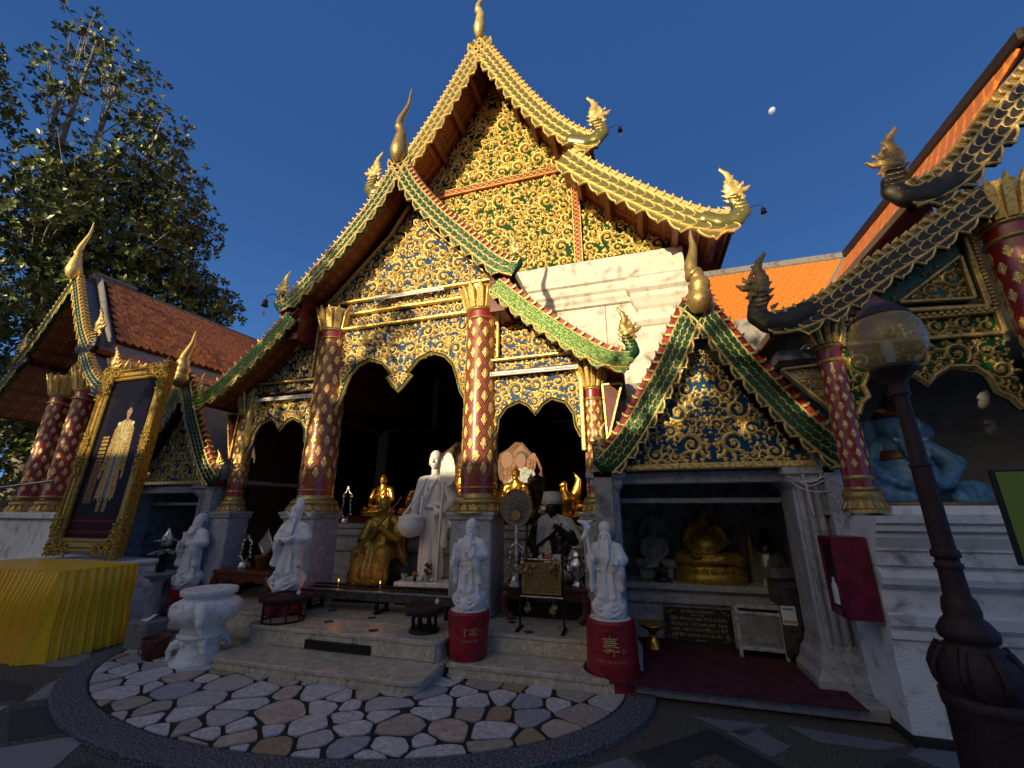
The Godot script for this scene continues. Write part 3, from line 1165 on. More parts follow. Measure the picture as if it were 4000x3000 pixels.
# carved panel: backing, frame of gilt bars and scrollwork
func carved(par: Node3D, poly: PackedVector2Array, z: float, back: String, rmax: float, rmin: float, sd: int, mirror := INF, tries := 900, gold := "gold", rim := 0.0, hgt := 0.05) -> void:
	var b := Geo.new()
	b.slab(poly, z - 0.06, z, 0.0)
	var o := part(par, "carved_panel", b, M[back])
	stuff(part(o, "scrollwork", scrolls(poly, rmax, rmin, z, hgt, sd, mirror, Transform3D.IDENTITY, tries), M[gold]))
	if rim > 0.0:
		var r := Geo.new()
		for i in poly.size():
			bar(r, poly[i], poly[(i + 1) % poly.size()], rim, z, z + hgt * 1.1)
		part(o, "gilt_frame", r, M[gold])


# ---------------------------------------------------------------- the hall behind
func hall() -> void:
	var t := thing("temple_hall", "tall temple hall behind the porch, its whole gable carved and gilded above a white wall", "temple", v3(CX, 0, -8.55))
	var up := V2([0.0, 15.75, 0.74, 14.34, 1.52, 12.9, 2.32, 11.7, 3.0, 10.98, 3.4, 10.84])
	var low := V2([2.58, 10.53, 3.19, 9.85, 4.02, 9.1, 4.79, 8.45, 5.5, 7.93, 6.1, 7.76])
	naga_board(t, Transform3D.IDENTITY, up, 0.42, 2, 0.23, "gold", "glass_olive", "gold_pale", 0.2)
	naga_board(t, Transform3D.IDENTITY, low, 0.46, 2, 0.25, "gold", "glass_olive", "gold_pale", 0.22)
	naga_board(t, Transform3D.IDENTITY, flipx(up), 0.42, 2, 0.23, "gold", "glass_olive", "gold_pale", 0.2)
	for s in [1.0, -1.0]:
		var x: float = s
		naga_head(t, Transform3D(Basis(), v3(3.28 * x, 10.72, -0.05)), 1.5, x < 0, "gold", "glass_olive")
		if s > 0:
			naga_head(t, Transform3D(Basis(), v3(6.08 * x, 7.66, -0.05)), 1.42, x < 0, "gold", "glass_olive")
		var ra := V2([0.0, 15.72, 0.74, 14.24, 1.52, 12.8, 2.32, 11.6, 3.15, 10.9])
		var rb := V2([2.4, 10.6, 3.19, 9.72, 4.02, 8.96, 4.79, 8.3, 5.5, 7.8, 6.0, 7.6])
		slope(t, ra if s > 0 else flipx(ra), -0.06, -9.0, 0.12, "tile0", "stencil1", 0.9)
		slope(t, rb if s > 0 else flipx(rb), -0.06, -9.0, 0.12, "tile0", "stencil1", 0.9)
		# purlin ends carrying the overhang
		for q in [[0.5, 14.5], [1.05, 13.45], [1.62, 12.45], [2.25, 11.5], [2.85, 9.95], [3.55, 9.2], [4.3, 8.53], [5.05, 7.95], [5.75, 7.5]]:
			if s < 0 and q[0] > 2.6:
				continue
			var g := Geo.new()
			g.box(v3((q[0] - 0.08) * x, q[1] - 0.02, -0.68), v3(0.17, 0.22, 1.2), 0.015, Basis(v3(0, 0, 1), -0.75 * x))
			part(t, "purlin", g, M.rafter)
			var e := Geo.new()
			e.quad(v3(-0.07, -0.09, 0), v3(0.07, -0.09, 0), v3(0.07, 0.09, 0), v3(-0.07, 0.09, 0))
			part(t, "purlin_end", e, M.stencil1, Transform3D(Basis(v3(0, 0, 1), -0.75 * x), v3((q[0] - 0.08) * x, q[1] - 0.02, -0.076)))
	var zr := -1.25
	carved(t, P2([0, 15.35, 1.2, 13.1, 2.44, 11.26, -2.44, 11.26, -1.2, 13.1]), zr, "glass_deep", 0.27, 0.075, 4, 0.0, 1500, "gold", 0.0, 0.17)
	carved(t, P2([2.44, 11.04, 2.44, 7.86, -2.44, 7.86, -2.44, 11.04]), zr, "glass_deep", 0.28, 0.075, 5, 0.0, 1700, "gold", 0.0, 0.17)
	carved(t, P2([2.68, 10.3, 3.31, 9.66, 3.99, 8.95, 4.84, 8.2, 5.1, 7.86, 2.68, 7.86]), zr, "glass_deep", 0.25, 0.075, 6, INF, 1100, "gold", 0.0, 0.17)
	# lattice bands between the panels
	var f := Geo.new()
	f.box(v3(0, 11.15, zr + 0.02), v3(4.9, 0.22, 0.14), 0.02)
	for s in [-1, 1]:
		f.box(v3(2.56 * s, 9.45, zr + 0.02), v3(0.23, 3.2, 0.14), 0.02)
	var fb := part(t, "lattice_band", f, M.red_tooth)
	var l := Geo.new()
	for y in [11.06, 11.24]:
		bar(l, Vector2(-2.45, y), Vector2(2.45, y), 0.03, zr + 0.08, zr + 0.12)
	for s in [-1, 1]:
		for e in [-0.1, 0.1]:
			bar(l, Vector2(2.56 * s + e, 7.88), Vector2(2.56 * s + e, 11.04), 0.03, zr + 0.08, zr + 0.12)
		for k in 23:
			var y := 7.9 + k * 0.137
			bar(l, Vector2(2.56 * s - 0.09, y), Vector2(2.56 * s + 0.09, y + 0.137), 0.018, zr + 0.085, zr + 0.11)
			bar(l, Vector2(2.56 * s + 0.09, y), Vector2(2.56 * s - 0.09, y + 0.137), 0.018, zr + 0.085, zr + 0.113)
	for k in 24:
		var x := -2.4 + k * 0.2
		bar(l, Vector2(x, 11.07), Vector2(x + 0.2, 11.23), 0.02, zr + 0.085, zr + 0.11)
		bar(l, Vector2(x, 11.23), Vector2(x + 0.2, 11.07), 0.02, zr + 0.085, zr + 0.113)
	part(fb, "gilt_lattice", l, M.gold)
	# white wall, cornice and corner pilasters
	for s in [-1, 1]:
		boxp(t, "front_wall", v3(3.15 * s, 0, zr - 0.5), v3(4.85 * s, 7.3, zr - 0.02), "white_wall")
		boxp(t, "side_wall", v3(4.6 * s, 0, zr - 8), v3(4.85 * s, 7.3, zr - 0.5), "white_wall")
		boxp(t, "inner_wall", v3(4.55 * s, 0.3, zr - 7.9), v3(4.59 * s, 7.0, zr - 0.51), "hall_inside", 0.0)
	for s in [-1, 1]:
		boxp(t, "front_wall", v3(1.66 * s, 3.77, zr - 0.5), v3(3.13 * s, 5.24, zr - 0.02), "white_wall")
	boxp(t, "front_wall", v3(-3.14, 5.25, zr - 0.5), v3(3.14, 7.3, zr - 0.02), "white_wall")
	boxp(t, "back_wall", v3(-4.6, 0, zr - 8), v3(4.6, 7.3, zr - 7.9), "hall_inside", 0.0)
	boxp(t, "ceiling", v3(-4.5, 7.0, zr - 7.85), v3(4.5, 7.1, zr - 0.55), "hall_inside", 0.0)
	boxp(t, "floor", v3(-4.5, 0.2, zr - 7.85), v3(4.5, 0.33, zr), "marble_tread", 0.0)
	var cor := [Vector2(0.0, 6.62), Vector2(0.05, 6.64), Vector2(0.05, 6.72), Vector2(0.1, 6.8), Vector2(0.1, 6.9), Vector2(0.16, 6.96), Vector2(0.18, 7.08), Vector2(0.18, 7.16), Vector2(0.24, 7.2), Vector2(0.24, 7.84)]
	mould(t, "cornice", cor, -4.85, 4.85, zr, zr - 8, "white_wall", true)
	for s in [-1.0, 1.0]:
		var x0: float = 3.95 if s > 0 else -4.95
		boxp(t, "pilaster", v3(x0, 0, zr - 1), v3(x0 + 1.0, 6.6, zr + 0.14), "white_wall", 0.02)
		mould(t, "pilaster_capital", [Vector2(0.0, 5.85), Vector2(0.04, 5.88), Vector2(0.1, 5.98), Vector2(0.04, 6.06), Vector2(0.02, 6.3), Vector2(0.07, 6.36), Vector2(0.12, 6.48), Vector2(0.17, 6.58), Vector2(0.17, 6.7), Vector2(0.25, 6.78), Vector2(0.27, 6.92), Vector2(0.22, 7.0), Vector2(0.22, 7.1)], x0, x0 + 1.0, zr + 0.14, zr - 1, "white_wall", true)
	boxp(t, "eave_panel", v3(4.9, 7.1, zr - 0.4), v3(5.9, 7.6, zr - 0.3), "rafter")
	finial(t, v3(0, 15.7, 0.02), 2.5, 0.6, "gold", 0.02)


# ---------------------------------------------------------------- the porch
func porch() -> void:
	var t := thing("entrance_porch", "gilded entrance porch with red lattice columns in front of the hall", "porch", v3(CX, 0, -5.05))
	var up := V2([0.0, 7.72, 0.39, 6.98, 0.9, 6.3, 1.5, 5.64, 1.92, 5.22, 2.18, 5.08])
	var low := V2([1.9, 4.86, 2.3, 4.45, 2.73, 4.07, 3.13, 3.75, 3.4, 3.58, 3.62, 3.54])
	for s in [1, -1]:
		var u := up if s > 0 else flipx(up)
		var w := low if s > 0 else flipx(low)
		naga_board(t, Transform3D.IDENTITY, u, 0.23, 2, 0.125, "gold_pale", "glass_green", "red_tooth", 0.105)
		naga_board(t, Transform3D.IDENTITY, w, 0.22, 3, 0.1, "gold_pale", "glass_lime", "red_tooth", 0.14)
		var ra := V2([0.0, 7.69, 0.39, 6.9, 0.9, 6.21, 1.5, 5.55, 2.05, 5.08])
		var rb := V2([1.75, 4.95, 2.3, 4.36, 2.73, 3.98, 3.13, 3.66, 3.5, 3.46])
		slope(t, ra if s > 0 else flipx(ra), -0.05, -4.76, 0.08, "tile0", "stencil0", 0.2)
		slope(t, rb if s > 0 else flipx(rb), -0.05, -4.76, 0.08, "tile0", "stencil0", 0.2)
		var e := boxp(t, "eave_wall", v3(1.72 * s, 4.4, -4.76), v3(1.95 * s, 5.2, -0.1), "lacquer_dark", 0.0)
		var q := Geo.new()
		q.quad(v3(0, 0, 0), v3(0.5, 0, 0), v3(0.5, 0.4, 0), v3(0, 0.4, 0))
		part(e, "stencil", q, M.stencil1, Transform3D(Basis(v3(0, 1, 0), PI / 2 * s), v3(1.953 * s, 4.6, -0.2 if s > 0 else -0.7)))
	naga_head(t, Transform3D(Basis(), v3(2.1, 5.02, -0.05)), 0.62, false, "gold_pale", "glass_green")
	naga_head(t, Transform3D(Basis(), v3(-2.12, 5.02, -0.05)), 0.72, true, "gold", "glass_green")
	naga_head(t, Transform3D(Basis(), v3(3.58, 3.48, -0.05)), 0.72, false, "gold_old", "glass_green")
	naga_head(t, Transform3D(Basis(), v3(-3.6, 3.46, -0.05)), 0.5, true, "gold_old", "glass_green")
	naga_head(t, Transform3D(Basis(), v3(-0.42, 7.02, -1.6)), 0.9, true, "gold", "glass_green")
	var zr := -0.6
	var rm := 0.045
	# gable, friezes, arched screens
	carved(t, P2([0, 7.0, 0.4, 6.42, 1.0, 5.8, 1.55, 5.24, -1.55, 5.24, -1.0, 5.8, -0.4, 6.42]), zr, "glass_blue", 0.17, 0.045, 14, 0.0, 1500, "gold", 0.0, 0.07)
	carved(t, P2([-1.2, 5.0, 1.2, 5.0, 1.2, 5.18, -1.2, 5.18]), zr, "glass_blue", 0.1, 0.045, 15, 0.0, 350, "gold", 0.0, 0.06)
	carved(t, P2([-1.2, 4.72, 1.2, 4.72, 1.2, 4.93, -1.2, 4.93]), zr, "glass_blue", 0.11, 0.045, 16, 0.0, 350, "gold", 0.0, 0.06)
	var half := [1.21, 3.2, 1.09, 3.4, 1.03, 3.62, 0.95, 3.84, 0.8, 4.0, 0.57, 4.08, 0.33, 3.99, 0.2, 3.84, 0.14, 3.76, 0.22, 3.72, 0.1, 3.58, 0.0, 3.48]
	var arch := P2(half)
	for i in range(10, -1, -1):
		arch.append(Vector2(-half[i * 2], half[i * 2 + 1]))
	var edge := arch.duplicate()
	arch.append(Vector2(-1.21, 4.65))
	arch.append(Vector2(1.21, 4.65))
	carved(t, arch, zr, "glass_blue", 0.16, 0.045, 17, 0.0, 1500, "gold", 0.0, 0.07)
	var g := Geo.new()
	var wv := []
	for p in edge:
		wv.append(0.035)
	g.strip(Array(edge), wv, zr + 0.01, 0.05)
	var bars := Geo.new()
	for y in [5.21, 4.96, 4.685]:
		bar(bars, Vector2(-1.56 if y > 5.2 else -1.23, y), Vector2(1.56 if y > 5.2 else 1.23, y), rm, zr, zr + 0.09)
	for s in [-1, 1]:
		bar(bars, Vector2(1.225 * s, 3.1), Vector2(1.225 * s, 4.98), 0.035, zr, zr + 0.1)
		bar(bars, Vector2(1.58 * s, 3.8), Vector2(1.58 * s, 5.05), 0.03, zr, zr + 0.09)
		bar(bars, Vector2(1.7 * s, 3.85), Vector2(1.7 * s, 4.98), 0.025, zr, zr + 0.09)
		bar(bars, Vector2(1.56 * s, 3.81), Vector2(2.93 * s, 3.82), 0.03, zr, zr + 0.09)
		bar(bars, Vector2(1.72 * s, 4.76), Vector2(2.85 * s, 3.86), 0.03, zr, zr + 0.09)
		bar(bars, Vector2(1.58 * s, 2.5), Vector2(1.58 * s, 3.58), 0.035, zr, zr + 0.09)
		bar(bars, Vector2(2.93 * s, 2.4), Vector2(2.93 * s, 3.8), 0.06, zr, zr + 0.1)
		# raking gable edge
		bar(bars, Vector2(0.06 * s, 7.05), Vector2(0.42 * s, 6.44), 0.03, zr, zr + 0.09)
		bar(bars, Vector2(0.42 * s, 6.44), Vector2(1.6 * s, 5.22), 0.03, zr, zr + 0.09)
	part(t, "gilt_bars", bars, M.gold)
	var ar := part(t, "arch_rim", g, M.gold)
	g = Geo.new()
	g.strip(Array(edge), wv.map(func(q): return q * 0.4), zr + 0.052, 0.02)
	part(ar, "green_inlay", g, M.glass_green)
	for s in [-1, 1]:
		var tri := [1.73, 4.7, 2.8, 3.86, 1.73, 3.86]
		var fr := [1.6, 3.64, 2.9, 3.64, 2.9, 3.79, 1.6, 3.79]
		var sc := [1.6, 2.6, 1.68, 2.75, 1.7, 2.92, 1.82, 3.08, 2.02, 3.16, 2.16, 3.09, 2.26, 2.95, 2.36, 3.09, 2.5, 3.17, 2.7, 3.1, 2.81, 2.93, 2.83, 2.75, 2.9, 2.6, 2.9, 3.55, 1.6, 3.55]
		var st := [1.6, 3.86, 1.69, 3.86, 1.69, 4.95, 1.6, 4.95]
		for q in [[tri, 0.15, 700], [fr, 0.075, 300], [sc, 0.16, 900], [st, 0.05, 150]]:
			var l := []
			for i in q[0].size():
				l.append(q[0][i] * (s if i % 2 == 0 else 1))
			carved(t, P2(l), zr, "glass_blue", q[1], 0.045, 20 + q[0].size(), INF, q[2], "gold", 0.0, 0.06)
		boxp(t, "tie_beam", v3(1.56 * s, 3.6, zr - 0.06), v3(2.95 * s, 3.635, zr + 0.08), "wood_red")
		var e := Geo.new()
		var pp := []
		var ww := []
		for i in 13:
			pp.append(Vector2(sc[i * 2] * s, sc[i * 2 + 1]))
			ww.append(0.028)
		if s < 0:
			pp.reverse()
		e.strip(pp, ww, zr + 0.01, 0.05)
		ar = part(t, "arch_rim", e, M.gold)
		e = Geo.new()
		e.strip(pp, ww.map(func(q): return q * 0.4), zr + 0.052, 0.02)
		part(ar, "green_inlay", e, M.glass_green)
		# bracket under the outer eave
		var br := Geo.new()
		br.slab(P2([3.22 * s, 3.3, 3.48 * s, 3.3, 3.24 * s, 2.5]), zr - 0.05, zr + 0.03, 0.01)
		var bo := part(t, "eave_bracket", br, M.lacquer_dark)
		br = Geo.new()
		for q in [[3.22, 3.3, 3.48, 3.3], [3.48, 3.3, 3.24, 2.5], [3.24, 2.5, 3.22, 3.3]]:
			bar(br, Vector2(q[0] * s, q[1]), Vector2(q[2] * s, q[3]), 0.03, zr + 0.03, zr + 0.05)
		part(bo, "gilt_edge", br, M.gold)
		# shafts and marble pedestals
		for q in [[1.4, 0.235, 5.06, 0.29], [3.07, 0.125, 3.66, 0.2]]:
			column(t, v3(q[0] * s, 1.6, -0.65), q[2] - 1.6, q[1], 0, 0.26)
			var w: float = q[3]
			boxp(t, "pedestal", v3(q[0] * s - w, 0.345, -0.65 - w), v3(q[0] * s + w, 1.53, -0.65 + w), "marble", 0.02)
			mould(t, "pedestal_cap", [Vector2(0, 1.5), Vector2(0.03, 1.53), Vector2(0.03, 1.57), Vector2(0.05, 1.58), Vector2(0.05, 1.615), Vector2(0.0, 1.62)], q[0] * s - w, q[0] * s + w, -0.65 + w, -0.65 - w, "marble", true)
			boxp(t, "inset_panel", v3(q[0] * s - w * 0.45, 0.36, -0.65 + w), v3(q[0] * s + w * 0.45, 1.5, -0.65 + w + 0.006), "marble", 0.002)
	finial(t, v3(0, 7.5, 0.0), 1.75, 0.72, "gold_old", 0.03)
	# dim inside: ceiling, side walls, back wall and the long altar
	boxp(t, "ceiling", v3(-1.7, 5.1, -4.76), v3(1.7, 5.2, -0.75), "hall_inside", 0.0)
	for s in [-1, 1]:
		boxp(t, "side_wall", v3(3.15 * s, 0.3, -4.76), v3(3.3 * s, 3.75, -1.0), "wood_dark", 0.0)  # near-black colour stands in for shade where sun would light the wall
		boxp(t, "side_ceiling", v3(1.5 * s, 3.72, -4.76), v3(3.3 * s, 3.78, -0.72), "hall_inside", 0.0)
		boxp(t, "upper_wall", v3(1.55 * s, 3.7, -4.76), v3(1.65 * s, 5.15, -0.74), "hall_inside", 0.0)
	mould(t, "altar", [Vector2(0.1, 0.345), Vector2(0.1, 0.55), Vector2(0.05, 0.6), Vector2(0.05, 0.68), Vector2(0.0, 0.72), Vector2(0.0, 0.9), Vector2(0.05, 0.94), Vector2(0.05, 1.0), Vector2(-0.05, 1.04), Vector2(-0.05, 1.16), Vector2(0.02, 1.2), Vector2(0.02, 1.3), Vector2(0.06, 1.33), Vector2(0.06, 1.4)], -2.9, 2.9, -1.95, -4.35, "marble", true)
	var car := boxp(t, "red_altar_step", v3(-2.85, 1.4, -4.3), v3(2.85, 1.52, -2.35), "lacquer_dark")
	car.name = "altar_step"


# ---------------------------------------------------------------- small gabled shrines either side
func shrine(c: Vector3, lit: bool, label: String) -> Node3D:
	var t := thing("gabled_shrine", label, "shrine", c, 0.0, "gabled shrines beside the porch")
	var up := V2([0.0, 4.08, 0.2, 3.82, 0.45, 3.32, 0.66, 2.97, 0.88, 2.62, 1.06, 2.38, 1.24, 2.2])
	for s in [1, -1]:
		var u := up if s > 0 else flipx(up)
		naga_board(t, Transform3D.IDENTITY, u, 0.24, 3, 0.085, "gold_pale", "glass_green", "red_tooth", 0.12)
		var r := V2([0.0, 4.02, 0.2, 3.76, 0.45, 3.24, 0.66, 2.88, 0.88, 2.52, 1.06, 2.28, 1.2, 2.12])
		slope(t, r if s > 0 else flipx(r), -0.05, -1.9, 0.07, "cement", "rafter", 0.4)
		naga_head(t, Transform3D(Basis(), v3(1.18 * s, 2.12, -0.03)), 0.52, s < 0, "gold_old", "glass_green")
	carved(t, P2([0, 3.5, 0.18, 3.26, 0.42, 2.84, 0.68, 2.44, 0.88, 2.14, -0.88, 2.14, -0.68, 2.44, -0.42, 2.84, -0.18, 3.26]), -0.22, "glass_blue", 0.15, 0.036, 40, 0.0, 1500, "gold", 0.0, 0.06)
	var b := Geo.new()
	bar(b, Vector2(-0.95, 2.1), Vector2(0.93, 2.1), 0.07, -0.24, -0.12)
	part(t, "gilt_sill", b, M.gold)
	finial(t, v3(0.02, 3.8, 0.08), 1.12, 1.0, "gold_old", 0.0, 1.9)
	# fluted marble piers with flared feet, walls, ceiling, floor and ledge
	for s in [-1, 1]:
		var x0 := -1.3 if s < 0 else 0.69
		boxp(t, "pier", v3(x0, 0.13, -0.65), v3(x0 + 0.26, 2.07, -0.2), "marble", 0.02)
		for k in 3:
			boxp(t, "pier_rib", v3(x0 + 0.03 + k * 0.075, 0.4, -0.2), v3(x0 + 0.08 + k * 0.075, 1.9, -0.17), "marble", 0.012)
		mould(t, "pier_foot", [Vector2(0.12, 0.13), Vector2(0.12, 0.2), Vector2(0.08, 0.25), Vector2(0.06, 0.33), Vector2(0.02, 0.38), Vector2(0.0, 0.46)], x0, x0 + 0.26, -0.19, -0.65, "marble", true)
		mould(t, "pier_cap", [Vector2(0.0, 1.85), Vector2(0.05, 1.92), Vector2(0.05, 1.97), Vector2(0.09, 2.0), Vector2(0.09, 2.06)], x0, x0 + 0.26, -0.19, -0.65, "marble", true)
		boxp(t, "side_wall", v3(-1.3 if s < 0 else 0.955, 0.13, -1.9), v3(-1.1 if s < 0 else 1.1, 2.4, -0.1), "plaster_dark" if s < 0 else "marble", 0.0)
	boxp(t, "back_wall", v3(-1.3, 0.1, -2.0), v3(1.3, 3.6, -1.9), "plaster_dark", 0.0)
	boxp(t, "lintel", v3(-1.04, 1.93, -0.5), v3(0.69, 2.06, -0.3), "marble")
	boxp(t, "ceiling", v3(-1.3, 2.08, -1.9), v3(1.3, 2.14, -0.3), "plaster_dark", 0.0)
	boxp(t, "shelf_rail", v3(-1.04, 1.72, -0.66), v3(0.69, 1.78, -0.6), "marble")
	boxp(t, "floor", v3(-1.3, 0.02, -1.9), v3(0.95, 0.128, 0.2 if lit else -0.1), "marble")
	mould(t, "ledge", [Vector2(0.04, 0.13), Vector2(0.04, 0.34), Vector2(0.0, 0.38), Vector2(0.0, 0.5), Vector2(0.04, 0.54), Vector2(0.04, 0.62), Vector2(-0.03, 0.645), Vector2(-0.03, 0.67), Vector2(0.02, 0.68), Vector2(0.05, 0.69), Vector2(0.05, 0.76)], -1.08, 0.95, -1.3, -1.9, "marble")
	return t


# ---------------------------------------------------------------- open pavilion on a white moulded base, right
func pavilion() -> void:
	var t := thing("corner_pavilion", "open pavilion with dark gilt naga boards on a white moulded base", "pavilion", v3(1.78, 0, -4.33))
	var o := v3(-1.78, 0, 4.33)
	var prof := [Vector2(0.0, 0.0), Vector2(0.0, 0.68), Vector2(0.03, 0.7), Vector2(0.03, 0.76), Vector2(0.06, 0.8), Vector2(0.06, 0.87), Vector2(0.02, 0.88), Vector2(0.02, 1.05), Vector2(0.05, 1.06), Vector2(0.08, 1.09), Vector2(0.09, 1.14), Vector2(0.07, 1.18), Vector2(0.04, 1.2), Vector2(0.04, 1.22), Vector2(0.08, 1.23), Vector2(0.08, 1.33), Vector2(0.1, 1.34), Vector2(0.1, 1.36), Vector2(0.14, 1.44), Vector2(0.14, 1.47), Vector2(0.18, 1.49), Vector2(0.18, 1.53), Vector2(0.21, 1.55), Vector2(0.21, 1.6)]
	mould(t, "base", prof, 0.0, 4.0, 0.0, -3.6, "white_base", false, true)
	boxp(t, "recess", v3(0.95, 0.7, -0.05), v3(4.0, 1.0, 0.1), "white_base", 0.02)
	boxp(t, "plinth", v3(-0.015, 0.0, -1.0), v3(4.0, 0.07, 0.02), "mortar", 0.01)
	boxp(t, "floor_kerb", v3(0.2, 1.6, -3.0), v3(4, 1.68, -0.12), "white_base")
	var up := V2([4.3, 6.1, 3.85, 5.62, 3.6, 5.36, 3.35, 5.06, 3.11, 4.8, 2.9, 4.66, 2.66, 4.58]).map(func(p): return p + Vector2(-1.78, 0))
	var low := V2([3.2, 4.46, 2.85, 4.22, 2.58, 4.04, 2.31, 3.88, 2.02, 3.69, 1.74, 3.53, 1.5, 3.45, 1.36, 3.45]).map(func(p): return p + Vector2(-1.78, 0))
	naga_board(t, Transform3D(Basis(), v3(0, 0, 0.13)), up, 0.22, 2, 0.11, "gold_pale", "board_brown", "gold_dark", 0.1)
	naga_board(t, Transform3D(Basis(), v3(0, 0, 0.13)), low, 0.2, 2, 0.1, "gold_pale", "board_brown", "gold_dark", 0.1)
	naga_head(t, Transform3D(Basis(), v3(0.92, 4.52, 0.1)), 0.86, true, "gold_dark", "board_brown")
	naga_head(t, Transform3D(Basis(), v3(-0.44, 3.38, 0.1)), 0.8, true, "gold_dark", "board_brown")
	var ra := V2([4.6, 6.3, 3.85, 5.5, 3.6, 5.24, 3.11, 4.68, 2.75, 4.52]).map(func(p): return p + Vector2(-1.78, 0))
	var rb := V2([3.3, 4.45, 2.58, 3.93, 2.02, 3.58, 1.4, 3.35]).map(func(p): return p + Vector2(-1.78, 0))
	slope(t, ra, 0.1, -1.6, 0.06, "tile0", "soffit", 0.5)
	slope(t, rb, 0.1, -1.6, 0.06, "tile0", "soffit", 0.5)
	var zr := -0.15
	var sh := func(l: Array) -> PackedVector2Array:
		var q := P2(l)
		for i in q.size():
			q[i].x -= 1.78
		return q
	carved(t, sh.call([2.06, 3.48, 3.16, 3.4, 3.16, 4.2]), zr, "glass_green", 0.03, 0.025, 70, INF, 10, "gold_old", 0.05, 0.05)
	carved(t, sh.call([2.5, 3.52, 3.06, 3.48, 3.06, 3.92]), zr + 0.03, "glass_green", 0.11, 0.035, 71, INF, 500, "gold_old", 0.03, 0.05)
	carved(t, sh.call([1.99, 3.16, 3.2, 3.14, 3.2, 3.35, 1.99, 3.36]), zr, "glass_deep", 0.1, 0.035, 72, INF, 400, "gold_old", 0.04, 0.05)
	var sc := [1.99, 2.48, 2.04, 2.6, 2.1, 2.64, 2.08, 2.75, 2.14, 2.86, 2.24, 2.89, 2.42, 2.87, 2.5, 2.8, 2.56, 2.72, 2.63, 2.8, 2.75, 2.87, 2.92, 2.86, 3.0, 2.76, 3.02, 2.62, 3.1, 2.56, 3.15, 2.46, 3.2, 2.44, 3.2, 3.12, 1.99, 3.12]
	carved(t, sh.call(sc), zr, "glass_deep", 0.12, 0.035, 73, INF, 700, "gold_old", 0.0, 0.05)
	var e := Geo.new()
	var pp := []
	var ww := []
	for i in 16:
		pp.append(Vector2(sc[i * 2] - 1.78, sc[i * 2 + 1]))
		ww.append(0.028)
	e.strip(pp, ww, zr + 0.01, 0.05)
	part(t, "arch_rim", e, M.gold_old)
	var dent := Geo.new()
	for k in 22:
		dent.box(v3(0.24 + k * 0.055, 3.385 - k * 0.001, zr + 0.05), v3(0.03, 0.03, 0.05), 0.006)
		dent.box(v3(1.41, 3.4 + k * 0.038, zr + 0.05), v3(0.03, 0.022, 0.05), 0.005)
	part(t, "dentils", dent, M.gold_old)
	column(t, v3(0.12, 1.62, -0.2), 1.95, 0.1, 1, 0.22)
	column(t, v3(1.64, 1.62, -0.05), 2.9, 0.155, 1, 0.24)
	# plastered niche behind the figure
	var n := Geo.new()
	var rows := []
	for y in [1.66, 2.2, 2.7, 3.1]:
		var r := []
		for k in 11:
			var a := PI * k / 10.0
			r.append(v3(1.0 - cos(a) * 1.05 * (1.0 if y < 2.9 else 0.8), y, -0.9 - sin(a) * 0.75))
		rows.append(r)
	n.sheet(rows)
	part(t, "niche_wall", n, M.inside_grey)
	boxp(t, "niche_ceiling", v3(-0.3, 3.1, -2.2), v3(3.6, 3.2, -0.25), "plaster_dark", 0.0)
	boxp(t, "niche_side", v3(2.1, 1.6, -1.6), v3(2.3, 3.1, -0.3), "inside_grey", 0.0)
	boxp(t, "outer_wall", v3(-0.05, 1.6, -2.6), v3(0.0, 3.3, -0.6), "plaster_dark", 0.0)
	boxp(t, "back_wall", v3(-0.05, 0.0, -2.7), v3(3.6, 4.6, -2.6), "plaster_dark", 0.0)
	# bracket between column and eave
	carved(t, P2([-0.3, 3.0, 0.06, 3.02, 0.06, 2.55]), -0.26, "plaster_dark", 0.09, 0.03, 78, INF, 200, "gold_old", 0.03, 0.04)


